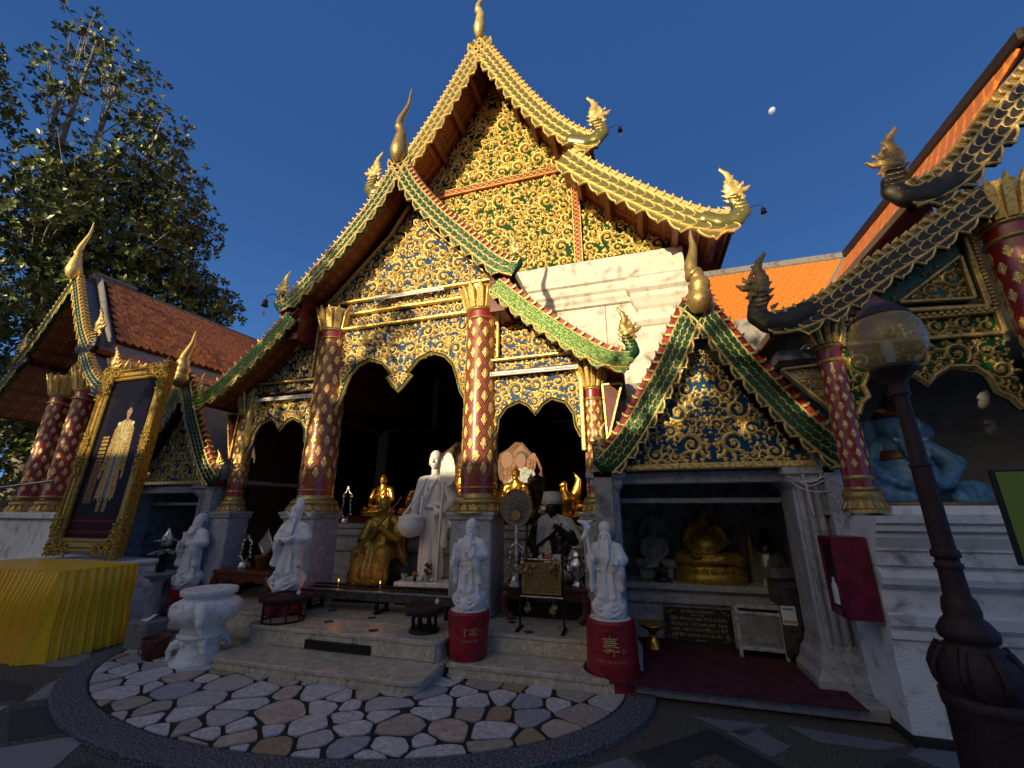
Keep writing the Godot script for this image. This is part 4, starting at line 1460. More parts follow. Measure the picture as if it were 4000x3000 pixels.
# L-shaped gallery whose orange roof shows above the shrine
func gallery() -> void:
	var t := thing("gallery", "gallery wing with a bright orange tiled roof behind the shrine", "gallery", v3(3, 0, -8.85))
	var g := Geo.new()
	boxp(t, "wall", v3(-1.25, 0, -0.5), v3(4, 4.8, -0.3), "white_wall")
	boxp(t, "side_wall", v3(1.0, 0, 0.2), v3(1.15, 4.8, 3.9), "white_wall")
	var e := 1.25
	# far wing faces the courtyard; near wing runs toward it
	tiles(t, v3(1.75, 6.46, -8.85), v3(1, 0, 0), v3(0, -1.72, e).normalized(), 2.65, 2.14, 0.15, 0.115, true, 150)
	tiles(t, v3(4.4, 6.46, -8.9), v3(0, 0, 1), v3(-e, -1.72, 0).normalized(), 4.3, 2.14, 0.15, 0.115, true, 150)
	g.box(v3(0.07, 6.52, 0), v3(2.75, 0.16, 0.2), 0.03)
	part(t, "ridge_cap", g, M.cement)
	g = Geo.new()
	g.box(v3(1.4, 6.52, 2.15), v3(0.22, 0.18, 4.3), 0.03)
	part(t, "ridge_cap", g, M.wood_dark)
	g = Geo.new()
	g.tube([v3(1.4, 6.5, 0), v3(0.15, 4.82, 1.25)], 0.07, 6)
	part(t, "valley_trim", g, M.cement)
	# pierced gilt lace along the eaves
	for w in 2:
		var l := Geo.new()
		var X := Transform3D(Basis(), v3(-1.25, 4.55, 1.27)) if w == 0 else Transform3D(Basis(v3(0, 1, 0), -PI / 2), v3(0.13, 4.55, 1.2))
		for k in 12 if w == 0 else 26:
			var c := Vector2(0.07 + k * 0.115, 0.1)
			for q in 3:
				var pts := []
				var wd := []
				for i in 8:
					var a: float = i / 7.0 * TAU * 0.8 + q * 2.1
					pts.append(c + Vector2(cos(a), sin(a)) * (0.055 - 0.004 * i) + Vector2((q - 1) * 0.03, -0.03 * q))
					wd.append(0.012)
				l.strip(pts, wd, 0.0, 0.02, X)
			l.box(X * v3(c.x, 0.19, 0.0), X.basis.scaled(Vector3.ONE) * v3(0.115, 0.03, 0.03) if w == 0 else v3(0.03, 0.03, 0.115), 0.0)
		part(t, "eave_lace", l, M.gold_pale)
	boxp(t, "eave_board", v3(-1.25, 4.4, 0.9), v3(0.2, 4.75, 1.2), "lacquer_dark")


# ---------------------------------------------------------------- pavilion at the left, its roof facing us
func left_pavilion() -> void:
	var t := thing("left_pavilion", "steep roofed pavilion with dull orange tiles beside the big tree", "pavilion", v3(-11.63, -0.22, -5.05), deg_to_rad(-5))
	t.scale = Vector3.ONE * 1.135
	var b := V2([0.0, 6.1, 0.3, 5.66, 0.62, 5.2, 0.95, 4.76, 1.3, 4.4])
	var l := V2([1.2, 4.35, 1.5, 4.02, 1.85, 3.74, 2.2, 3.56])
	for s in [1, -1]:
		naga_board(t, Transform3D.IDENTITY, b if s > 0 else flipx(b), 0.16, 2, 0.1, "gold", "glass_green", "gold_old", 0.1, 24)
		naga_board(t, Transform3D.IDENTITY, l if s > 0 else flipx(l), 0.15, 2, 0.1, "gold", "glass_green", "gold_old", 0.1, 16)
		naga_head(t, Transform3D(Basis(), v3(1.28 * s, 4.3, -0.05)), 0.85, s < 0, "gold_old", "bronze")
		naga_head(t, Transform3D(Basis(), v3(2.15 * s, 3.48, -0.05)), 0.8, s < 0, "gold_old", "bronze")
		var ra := V2([0.0, 6.06, 0.3, 5.6, 0.95, 4.7, 1.3, 4.35])
		var rb := V2([1.1, 4.38, 1.5, 3.95, 2.15, 3.5])
		slope(t, ra if s > 0 else flipx(ra), -0.03, -8.0, 0.06, "cement", "stencil0", 0.25)
		slope(t, rb if s > 0 else flipx(rb), -0.03, -8.0, 0.06, "cement", "stencil0", 0.25)
	finial(t, v3(0, 5.95, 0.03), 1.35, 0.75, "gold", -0.06)
	var X := t.global_transform
	var bz := X.basis.orthonormalized()
	tiles(t, X * v3(0.06, 6.1, -0.42), bz * v3(0, 0, -1), bz * v3(0.7, -1.0, 0).normalized(), 6.6, 2.02, 0.155, 0.115, false, 220)
	tiles(t, X * v3(1.25, 4.36, -0.42), bz * v3(0, 0, -1), bz * v3(0.9, -0.75, 0).normalized(), 6.6, 1.2, 0.155, 0.115, false, 60)
	var g := Geo.new()
	g.box(v3(0, 6.14, -3.6), v3(0.13, 0.12, 6.8), 0.03)
	g.box(v3(0, 6.22, -0.6), v3(0.2, 0.08, 0.7), 0.03)
	g.tube([v3(0.09, 6.08, -0.3), v3(0.75, 5.17, -0.3), v3(1.28, 4.5, -0.3)], 0.12, 4, 0.3)
	g.tube([v3(0.05, 6.16, -2.4), v3(0.7, 5.26, -2.4), v3(1.3, 4.55, -2.4), v3(2.0, 4.0, -2.4)], 0.012, 4)
	part(t, "cement_ridge", g, M.cement)
	carved(t, P2([0, 5.3, 0.4, 4.72, 0.9, 4.1, -0.9, 4.1, -0.4, 4.72]), -0.6, "glass_deep", 0.16, 0.055, 81, 0.0, 300, "gold_old", 0.0, 0.05)
	carved(t, P2([0.25, 4.05, 0.35, 3.75, 0.7, 3.65, 0.85, 3.45, 1.0, 3.65, 1.4, 3.75, 1.5, 4.05]), -0.6, "glass_deep", 0.13, 0.05, 82, INF, 300, "gold_old", 0.03, 0.05)
	for q in [[0.2, 0.6, 2.6], [1.45, 0.55, 2.6], [-0.72, 0.62, 2.6]]:
		column(t, v3(q[0], 1.6, -q[1]), q[2], 0.16, 1, 0.18)
	boxp(t, "base", v3(-2.6, 0, -1.1), v3(1.75, 1.49, -0.25), "white_base", 0.02)
	boxp(t, "base_cornice", v3(-2.65, 1.5, -1.15), v3(1.82, 1.6, -0.17), "white_base", 0.02)
	boxp(t, "rear_base", v3(-2.6, 0, -7), v3(0.7, 1.6, -1.16), "white_base", 0.02)
	boxp(t, "inner_wall", v3(-2.4, 1.6, -2.2), v3(0.7, 4.4, -2.0), "white_base", 0.0)
	boxp(t, "wall_panel", v3(-0.4, 2.1, -1.99), v3(0.6, 4.0, -1.95), "wood_dark", 0.01)
	boxp(t, "back_block", v3(-5.4, 0.0, -7), v3(0.7, 4.0, -2.2), "plaster_dark", 0.0)
	# stair beside it with a steel handrail
	for k in 4:
		boxp(t, "stair_step", v3(0.5, 0, -0.25 + k * 0.22), v3(1.7, 0.9 - k * 0.2, -0.03 + k * 0.22), "white_base", 0.02)
	g = Geo.new()
	g.tube([v3(-0.6, 1.5, 0.6), v3(0.4, 1.95, 0.3), v3(1.0, 2.1, -0.2)], 0.025, 8)
	g.tube([v3(0.4, 1.95, 0.3), v3(0.4, 1.2, 0.3)], 0.02, 6)
	part(t, "handrail", g, M.steel)


# ---------------------------------------------------------------- ground, terrace and steps
const FLOOR := Basis(Vector3(1, 0, 0), Vector3(0, 0, -1), Vector3(0, 1, 0))   # flat outlines (x, -z) laid on the ground


func lay(par: Node3D, called: String, xz: Array, y0: float, y1: float, bev: float, m: String) -> MeshInstance3D:
	var p := PackedVector2Array()
	for i in range(0, xz.size(), 2):
		p.append(Vector2(xz[i], -xz[i + 1]))
	var g := Geo.new()
	g.slab(p, y0, y1, bev, Transform3D(FLOOR, Vector3.ZERO), false)
	return part(par, called, g.mesh(par.global_position), M[m])


func on_terrace(p: Vector2, grow := 0.0) -> bool:
	return pow((p.x + 3.2) / (2.95 + grow), 2) + pow((p.y + 4.6) / (1.8 + grow), 2) < 1.0


func grounds() -> void:
	var g := Geo.new()
	g.quad(v3(-90, 0, 60), v3(90, 0, 60), v3(90, 0, -90), v3(-90, 0, -90))
	var pl := setting("plaza", g, M.pebble_brown)
	# geometric slabs
	for q in [[-5.44, -2.96, -5.19, -3.17, -5.9, -3.68, -5.75, -3.29], [-4.56, -2.42, -4.17, -2.75, -3.89, -2.38, -4.4, -1.9], [-5.53, -2.84, -5.44, -2.87, -5.2, -2.5, -5.9, -2.2], [-6.3, -3.6, -6.0, -3.74, -7.4, -4.6, -8.2, -3.5]]:
		lay(pl, "paving_slab", q, 0.0, 0.006, 0.001, "slab_light")
	for q in [[-5.05, -3.1, -4.3, -2.8, -4.65, -2.5, -5.3, -2.8], [-3.75, -2.5, -3.0, -2.3, -3.0, -1.7, -3.9, -1.8], [-5.8, -3.2, -5.5, -2.98, -6.6, -2.6, -7.4, -3.2]]:
		lay(pl, "paving_slab", q, 0.0, 0.005, 0.001, "slab_black")
	# right: rows of squares set diagonally, dark ones nested in pale borders
	var D := Basis(v3(0, 1, 0), deg_to_rad(43))
	for i in range(-3, 6):
		for j in range(-3, 4):
			var c := v3(0.36, 0, -3.62) + D * v3(i * 0.86, 0, j * 0.86)
			if on_terrace(Vector2(c.x, c.z), 0.75) or c.z < -4.2 or c.x > 3.2 or c.z > 0.4 or c.x < -4.5:
				continue
			var dark := (i + j) % 2 == 0
			var b := Geo.new()
			b.box(c + v3(0, 0.003, 0), v3(0.78, 0.006, 0.78), 0.0015, D)
			part(pl, "paving_slab", b, M.slab_black if dark else M.slab_grey)
			b = Geo.new()
			b.box(c + v3(0, 0.0065, 0) + (Vector3.ZERO if dark else D * v3(0.24, 0, 0.24)), v3(0.26, 0.005, 0.26), 0.001, D)
			part(pl, "paving_inset", b, M.pebble_brown)
	for q in [[0.28, -4.36, 0.84, -4.37, 0.6, -4.12], [0.98, -4.4, 1.72, -4.33, 1.5, -4.2, 1.13, -4.2], [0.5, -4.16, 0.72, -4.3, 0.9, -4.06, 0.74, -3.88]]:
		lay(pl, "paving_slab", q, 0.0, 0.006, 0.001, "slab_grey")
	# half-oval terrace of crazy paving with a pebbledash kerb
	var mort := []
	var kerb := []
	var inner := []
	for k in 49:
		var a := PI * k / 48.0
		mort += [-3.2 + cos(a) * 2.97, -4.6 + sin(a) * 1.82]
		kerb += [-3.2 + cos(a) * 3.2, -4.6 + sin(a) * 2.05]
		inner = [-3.2 + cos(a) * 2.95, -4.6 + sin(a) * 1.8] + inner
	var te := lay(self, "terrace", mort, 0.0, 0.03, 0.002, "mortar")
	te.set_meta("kind", "structure")
	var ke := lay(self, "kerb", kerb + inner, 0.0, 0.045, 0.012, "pebbledash")
	ke.set_meta("kind", "structure")
	var R := RandomNumberGenerator.new()
	R.seed = 12
	var seeds: Array = []
	var t := 0
	while seeds.size() < 165 and t < 9000:
		t += 1
		var p := Vector2(-3.2 + R.randf_range(-3, 3), -4.6 + R.randf_range(-0.6, 1.85))
		if not on_terrace(p, 0.05):
			continue
		var near := R.randf_range(0.15, 0.34)
		var ok := true
		for q in seeds:
			var d: Vector2 = (p - q[0]) * Vector2(0.85, 1.15)
			if d.length() < (near + q[1]) * 0.5:
				ok = false
				break
		if ok:
			seeds.append([p, near])
	for i in seeds.size():
		var c: Vector2 = seeds[i][0]
		var poly := [c + Vector2(-0.5, -0.4), c + Vector2(0.5, -0.4), c + Vector2(0.5, 0.4), c + Vector2(-0.5, 0.4)]
		for j in seeds.size():
			if j == i or c.distance_to(seeds[j][0]) > 1.0:
				continue
			var d: Vector2 = seeds[j][0] - c
			var w: float = seeds[i][1] / (seeds[i][1] + seeds[j][1])
			var m: Vector2 = c + d * w
			poly = clip(poly, m - d.normalized() * R.randf_range(0.012, 0.022), d.normalized().rotated(R.randf_range(-0.12, 0.12)))
			if poly.size() < 3:
				break
		if poly.size() < 3:
			continue
		for k in 40:
			var a := PI * (k + 0.5) / 40.0
			var n := Vector2(cos(a) / 2.93, sin(a) / 1.78).normalized()
			poly = clip(poly, Vector2(-3.2 + cos(a) * 2.93, -4.6 + sin(a) * 1.78), n)
			if poly.size() < 3:
				break
		if poly.size() < 3:
			continue
		var area := 0.0
		for k in poly.size():
			area += poly[k].cross(poly[(k + 1) % poly.size()])
		if absf(area) < 0.008:
			continue
		# worn corners
		var soft := []
		for k in poly.size():
			var a: Vector2 = poly[k]
			var p0: Vector2 = poly[(k + poly.size() - 1) % poly.size()]
			var p1: Vector2 = poly[(k + 1) % poly.size()]
			var cut := R.randf_range(0.08, 0.24)
			var u: Vector2 = a.lerp(p0, cut)
			var w: Vector2 = a.lerp(p1, cut)
			soft += [u.x, u.y, w.x, w.y]
		var kind: int = [0, 0, 0, 1, 2, 3, 3, 4, 5, 0][R.randi() % 10]
		lay(te, "flagstone", soft, 0.02, 0.041 + R.randf() * 0.006, 0.004, "stone%d" % kind)


# half-plane clip: keep the side against n
func clip(poly: Array, p: Vector2, n: Vector2) -> Array:
	var o := []
	for i in poly.size():
		var a: Vector2 = poly[i]
		var b: Vector2 = poly[(i + 1) % poly.size()]
		var da := (a - p).dot(n)
		var db := (b - p).dot(n)
		if da <= 0:
			o.append(a)
		if (da < 0) != (db < 0) and absf(da - db) > 1e-9:
			o.append(a.lerp(b, da / (da - db)))
	return o


func round_front(x0: float, x1: float, zf: float, zb: float, r: float, grow: float, left := true) -> Array:
	var o := [x0 - grow, zb]
	if left:
		for k in 7:
			var a := PI + PI / 2 * -k / 6.0
			o += [x0 + r + cos(a) * (r + grow), zf - r + sin(a) * (r + grow)]
	else:
		o += [x0, zf + grow]
	for k in 7:
		var a := PI / 2 - PI / 2 * k / 6.0
		o += [x1 - r + cos(a) * (r + grow), zf - r + sin(a) * (r + grow)]
	o += [x1 + grow, zb]
	return o


# risers and treads of veined marble
func steps() -> void:
	var t := thing("marble_steps", "veined marble steps rising from the crazy paving to the porch", "steps", v3(-3.4, 0, -4.6))
	var cut := [-2.02, -4.47, -0.4, -4.47]
	for k in 7:
		var a := deg_to_rad(100 + k * 13)
		cut += [-0.38 + cos(a) * 0.29, -4.79 + sin(a) * 0.29]
	cut += [-0.66, -5.0, -2.02, -5.0]
	var cut_in := []
	for i in range(0, cut.size(), 2):
		cut_in += [cut[i] + (0.02 if cut[i] < -1 else -0.02), cut[i + 1] - (0.018 if cut[i + 1] > -4.6 else 0.0)]
	lay(t, "lower_riser", round_front(-4.56, -2.06, -3.95, -5.0, 0.13, -0.015), 0.0, 0.108, 0.0, "marble_step")
	lay(t, "lower_tread", round_front(-4.56, -2.06, -3.95, -5.0, 0.13, 0.012), 0.11, 0.147, 0.008, "marble_tread")
	lay(t, "upper_riser", round_front(-4.64, -2.1, -4.45, -5.2, 0.1, -0.015), 0.147, 0.3, 0.0, "marble_step")
	lay(t, "upper_tread", round_front(-4.64, -2.1, -4.45, -5.2, 0.1, 0.012), 0.302, 0.341, 0.008, "marble_tread")
	lay(t, "side_riser", cut_in, 0.0, 0.118, 0.0, "marble_step")
	lay(t, "side_tread", cut, 0.12, 0.16, 0.008, "marble_tread")
	boxp(t, "platform", v3(-2.9 - 0.25, 0.0, -2.4), v3(2.75, 0.303, -0.31), "marble_step", 0.004)
	boxp(t, "platform_top", v3(-3.15, 0.304, -2.4), v3(2.76, 0.345, -0.3), "marble_tread", 0.008)
	boxp(t, "left_riser", v3(-3.2, 0.0, -0.7), v3(-1.2, 0.12, -0.02), "marble_step", 0.004)
	boxp(t, "left_tread", v3(-3.22, 0.121, -0.7), v3(-1.2, 0.158, 0.0), "marble_tread", 0.008)
	# upright joints and slab faces a little proud of one another
	for q in [[-4.2, -3.955, 0.0, 0.107], [-3.62, -3.955, 0.0, 0.107], [-3.02, -3.955, 0.0, 0.107], [-2.5, -3.955, 0.0, 0.107], [-3.9, -4.455, 0.15, 0.3], [-3.35, -4.455, 0.15, 0.3], [-2.8, -4.455, 0.15, 0.3], [-2.35, -4.455, 0.15, 0.3]]:
		boxp(t, "riser_slab", v3(q[0] + 3.4 - 0.27, q[2] + 0.002, q[1] + 4.6 - 0.03), v3(q[0] + 3.4 + 0.2, q[3], q[1] + 4.6 + 0.001 + 0.003 * absf(sin(q[0] * 7))), "marble_step", 0.003)
	for k in 3:
		boxp(t, "riser_slab", v3(1.42 + k * 0.55, 0.002, 0.09), v3(1.94 + k * 0.55, 0.117, 0.113 + 0.002 * (k % 2)), "marble_step", 0.003)
		boxp(t, "riser_slab", v3(1.3 + k * 0.5, 0.162, -0.34), v3(1.78 + k * 0.5, 0.302, -0.305 + 0.002 * (k % 2)), "marble_step", 0.003)
	boxp(t, "granite_strip", v3(-0.36, 0.155, 0.13), v3(0.5, 0.245, 0.165), "bronze", 0.006, "dark granite strip set against the upper riser")
	for q in [[-3.75, -4.8], [-3.0, -4.62], [-3.35, -5.1], [-2.6, -4.98], [-4.1, -5.3], [-2.95, -5.35], [-1.3, -5.05], [-1.6, -5.4]]:
		var b := Geo.new()
		b.box(v3(q[0] + 3.4, 0.345, q[1] + 4.6), v3(0.1, 0.006, 0.1), 0.001, Basis(v3(0, 1, 0), PI / 4))
		part(t, "inlay", b, M.slab_black)


# ---------------------------------------------------------------- trees
func tree(called: String, label: String, base: Vector3, clumps: Array, leaf: float, per: int, tint: Color, sd: int, limb := 0.14) -> void:
	var R := RandomNumberGenerator.new()
	R.seed = sd
	var t := thing(called, label, "tree", base)
	var w := Geo.new()
	var fork := v3(R.randf_range(-0.3, 0.3), clumps[0][0].y * 0.42, 0)
	w.tube(curve([Vector3.ZERO, v3(0.1, fork.y * 0.5, 0.05), fork], 6), curve([limb * 3.2, limb * 2.5, limb * 2.0], 6), 9)
	part(t, "trunk", w, M.bark)
	var l := Geo.new()
	var b := Geo.new()
	for c in clumps:
		var ctr: Vector3 = c[0] - base
		var r: float = c[1]
		var mid := fork.lerp(ctr, 0.5) + v3(R.randf_range(-0.7, 0.7), R.randf_range(-0.9, 0.1), R.randf_range(-0.7, 0.7))
		var path := curve([fork, mid, ctr], 9)
		b.tube(path, curve([limb * 1.1, limb * 0.7, limb * 0.25], 9), 7)
		# twigs fan out, leaves sit in rosettes on them
		var n := int(per * r * r * (c[2] if c.size() > 2 else 1.0))
		for k in n:
			var d := v3(R.randfn(), R.randfn() * 0.85, R.randfn()).normalized()
			var rr := r * pow(R.randf(), 0.45)
			var p := ctr + d * rr * v3(1, 0.9, 1)
			if k % 6 == 0:
				var s0: Vector3 = path[R.randi_range(7, 9)]
				b.tube(curve([s0, s0.lerp(p, 0.55) + v3(0, -0.1, 0.1), p], 4), [limb * 0.16, limb * 0.13, limb * 0.1, limb * 0.08, limb * 0.04], 4)
			var lean := (d + v3(R.randfn(), R.randfn() + 0.4, R.randfn()) * 0.5).normalized()
			var side := lean.cross(v3(0.3, 1, 0.2)).normalized()
			var shade := R.randf_range(0.7, 1.35)
			for q in 5:
				var a := q * TAU / 5 + R.randf()
				var o := side.rotated(lean, a)
				var dir := (o + lean * R.randf_range(0.2, 0.9)).normalized()
				var wide := dir.cross(lean).normalized() * leaf * 0.24
				var s := leaf * R.randf_range(0.7, 1.15)
				var y := R.randf()
				l.col = Color((tint.r + 0.05 * y * y) * shade, tint.g * shade * (1.0 + 0.15 * y), tint.b * shade)
				var up := lean * leaf * 0.05
				l.quad(p, p + dir * s * 0.5 + wide + up, p + dir * s, p + dir * s * 0.5 - wide + up)
	part(t, "limbs", b, M.bark)
	part(t, "crown", l, M.leaf)


func trees() -> void:
	tree("banyan_tree", "large leafy tree with pale branches towering over the left pavilion", v3(-16.4, 0, -7.4), [
		[v3(-15.2, 11.0, -6.2), 1.7], [v3(-15.3, 15.9, -5.3), 1.0, 0.3], [v3(-14.9, 14.9, -5.9), 1.3, 0.28], [v3(-15.5, 13.6, -5.0), 1.3, 0.25], [v3(-14.4, 13.7, -6.9), 1.1, 0.45],
		[v3(-14.4, 12.2, -7.4), 1.5, 0.75], [v3(-14.1, 10.7, -8.0), 1.45], [v3(-15.2, 9.4, -5.7), 1.7], [v3(-14.4, 9.2, -7.5), 1.6], [v3(-13.7, 8.8, -8.7), 1.0], [v3(-13.1, 8.2, -9.4), 0.75], [v3(-15.2, 7.6, -6.3), 1.6], [v3(-14.4, 7.6, -7.9), 1.5],
		[v3(-15.6, 6.0, -5.2), 1.5], [v3(-13.8, 7.4, -8.9), 1.1], [v3(-15.6, 4.4, -6.0), 1.6, 0.6], [v3(-15.6, 2.6, -5.6), 1.5, 0.6], [v3(-14.6, 5.4, -8.6), 1.5, 0.6], [v3(-15.4, 3.4, -7.4), 1.5, 0.6]], 0.19, 230, Color(0.085, 0.12, 0.024), 3)
	tree("shade_tree", "bright green tree cut off by the left edge of the view", v3(-17.6, 0, -4.2), [
		[v3(-16.4, 10.0, -3.9), 1.2], [v3(-16.4, 12.2, -3.7), 1.3], [v3(-16.2, 8.2, -4.3), 1.2], [v3(-16.6, 13.6, -3.3), 1.0]], 0.17, 240, Color(0.1, 0.13, 0.015), 5, 0.1)


# behind the camera: an unseen hall added to shade the courtyard, and trees
func behind() -> void:
	var t := thing("added_shade_hall", "long unseen hall added behind the viewer to shade the courtyard", "hall", v3(-7, 0, 9.5))
	boxp(t, "wall", v3(-16, 0, -1.6), v3(14, 4.2, 2.0), "white_wall")
	var h := 6.0  # ridge height set by where its shade should end on the porch
	for s in [-1.0, 1.0]:
		var g := Geo.new()
		g.quad(v3(-17, h, 0), v3(15, h, 0), v3(15, 3.9, 2.6 * s), v3(-17, 3.9, 2.6 * s))
		part(t, "roof_slope", g, M.tile0)
	for k in 7:
		boxp(t, "post", v3(-15 + k * 4.6, 0, -2.4), v3(-14.7 + k * 4.6, 4.0, -2.1), "white_wall")
	tree("courtyard_tree", "broad tree behind the viewer at the right of the added hall", v3(-1.4, 0, 6.8), [
		[v3(-0.6, 6.8, 6.3), 1.5], [v3(1.2, 7.0, 6.5), 1.6], [v3(-2.2, 6.4, 6.3), 1.2, 0.8], [v3(-3.5, 5.4, 6.3), 1.1, 0.6], [v3(-0.6, 5.0, 6.2), 1.5], [v3(1.4, 5.2, 6.2), 1.6], [v3(-2.2, 4.6, 6.2), 1.3], [v3(2.9, 6.4, 6.3), 1.6]], 0.26, 120, Color(0.03, 0.055, 0.014), 9)
	tree("courtyard_tree", "slender tree behind the viewer at the left of the added hall", v3(-13.0, 0, 7.4), [
		[v3(-14.2, 6.3, 6.4), 1.3, 0.7], [v3(-15.8, 7.0, 6.4), 1.6, 0.8], [v3(-17.6, 7.6, 6.0), 1.8, 0.9], [v3(-19.4, 8.0, 6.0), 1.8, 0.9], [v3(-16.5, 5.0, 6.3), 1.6, 0.7]], 0.26, 100, Color(0.03, 0.055, 0.014), 10)
	tree("courtyard_tree", "middle tree behind the viewer in front of the added hall", v3(-9.4, 0, 7.0), [
		[v3(-9.2, 6.9, 6.3), 1.1, 0.7], [v3(-10.4, 7.4, 6.3), 1.1, 0.7], [v3(-9.6, 8.4, 6.3), 0.9, 0.6], [v3(-11.0, 6.4, 6.3), 1.0, 0.7], [v3(-8.4, 7.8, 6.3), 0.7, 0.5]], 0.24, 120, Color(0.03, 0.055, 0.014), 11)


func moon() -> void:
	var g := Geo.new()
	g.lathe([Vector2(0.0, -2.4), Vector2(1.2, -2.15), Vector2(2.3, -1.3), Vector2(2.75, 0.0), Vector2(2.3, 1.3), Vector2(1.2, 2.15), Vector2(0.0, 2.4)], Vector3.ZERO, 20, Vector2(1, 1), Basis(v3(0, 0, 1), 0.9))  # lens shaped as the sunlit part only, dark limb left out
	var o := part(self, numbered("moon"), g, M.moon_glow, Transform3D(Basis(), v3(126.1, 304.2, -300)))
	tag(o, "small pale gibbous moon in the blue sky", "moon")


# ---------------------------------------------------------------- lettering
# strokes on a 0..6 grid, "xy xy xy / xy xy"
const GLYPH := {
	"ก": "10 14 04 16 36 45 40", "ข": "16 26 25 15 16 10 40 46", "ค": "40 45 36 16 05 00 / 00 12 23 32", "ฆ": "06 16 15 05 06 00 22 40 46", "ง": "46 45 35 36 46 40 20 02", "จ": "06 36 45 40 30 31 40 / 40 12",
	"ช": "16 26 25 15 16 10 30 44 46 56", "ซ": "16 26 25 15 16 10 30 44 56", "ญ": "00 05 26 35 30 50 56", "ณ": "10 00 01 11 05 26 35 30 50 56", "ด": "00 05 16 36 45 40 / 00 13 23", "ต": "00 05 16 25 36 45 40 / 00 13 23",
	"ถ": "10 14 04 16 36 45 40 30 31 40", "ท": "06 16 15 05 06 / 16 10 36 45 40", "ธ": "06 36 45 / 06 04 44 40 00 03", "น": "06 16 15 05 / 16 10 40 46 / 40 31", "บ": "06 16 15 / 06 00 40 46", "ป": "06 16 15 / 06 00 40 47", "พ": "06 16 15 / 06 00 23 40 46", "ภ": "10 00 01 11 14 04 16 36 45 40", "ม": "06 16 15 / 06 00 10 40 46 / 00 11",
	"ย": "16 06 05 13 03 00 40 46", "ร": "10 20 21 11 20 33 05 16 46", "ฤ": "10 14 04 16 36 45 4A", "ล": "36 16 05 / 00 03 34 45 40 / 36 45", "ว": "10 20 21 11 / 20 30 35 26 06", "ศ": "00 05 36 45 40 / 45 57", "ส": "00 03 34 40 / 05 26 45 57", "ห": "06 16 15 / 16 10 45 46 / 25 40", "อ": "23 13 10 40 45 16 05", "ฮ": "23 13 10 40 46 16 05 / 36 47",
	"ะ": "06 16 15 36 / 02 12 11 32", "า": "05 16 36 30", "เ": "16 10 20 21", "โ": "37 17 26 10 20 21", "ไ": "07 17 26 20 30", "แ": "16 10 20 / 36 30 40",
	"ิ": "-17 -38 18 17 -17", "ี": "-17 -38 18 17 19", "ื": "-17 -38 18 17 19 / 07 09", "ั": "-17 -18 08 19", "ำ": "-18 08 / 05 26 36 30", "ุ": "1A 1B", "ู": "0A 0B 1B 1A", "่": "08 09", "้": "-18 08 19", "็": "-17 08 18 19", "์": "08 19 18", "ู้": "0A 0B",
}


func stroke(g: Geo, s: String, at: Vector2, size: float, w: float, z: float) -> void:
	for run in s.split("/"):
		var pts := []
		var wd := []
		for q in run.strip_edges().split(" ", false):
			var neg := q.begins_with("-")
			var a := q.substr(1) if neg else q
			var y := a.substr(1)
			var yy := -1.2 if y == "A" else (-2.2 if y == "B" else float(y))
			pts.append(at + Vector2(float(a[0]) * (-1.0 if neg else 1.0), yy) * size / 6.0)
			wd.append(w)
		if pts.size() > 1:
			g.strip(pts, wd, z, w * 0.5)


func thai(g: Geo, text: String, at: Vector2, size: float, z: float, centred := true) -> float:
	var wide := 0.0
	for ch in text:
		wide += 0.0 if ch in "ิีืัุู่้็์" else (size * 0.5 if ch == " " else size * 0.95)
	var x := at.x - (wide / 2 if centred else 0.0)
	for ch in text:
		if ch == " ":
			x += size * 0.5
			continue
		var mark := ch in "ิีืัุู่้็์"
		if GLYPH.has(ch):
			stroke(g, GLYPH[ch], Vector2(x - (size * 0.3 if mark else 0.0), at.y), size, size * 0.07, z)
		if not mark:
			x += size * 0.95
	return wide


# ---------------------------------------------------------------- figures
func hand(at: Vector3, dir: Vector3, out: Vector3, s: float) -> Array:
	var b := [[at, at + dir * 0.05 * s, 0.032 * s, 0.03 * s]]
	var side := dir.cross(out).normalized()
	for k in 4:
		var o := at + dir * 0.06 * s + side * (k - 1.5) * 0.019 * s
		b += chain([o, o + dir * 0.035 * s + out * 0.01 * s, o + dir * 0.05 * s + out * 0.04 * s], [0.011 * s, 0.0105 * s, 0.009 * s])
	b += chain([at + dir * 0.01 * s + side * 0.03 * s, at + dir * 0.04 * s + side * 0.045 * s + out * 0.03 * s], [0.012 * s, 0.01 * s])
	return b


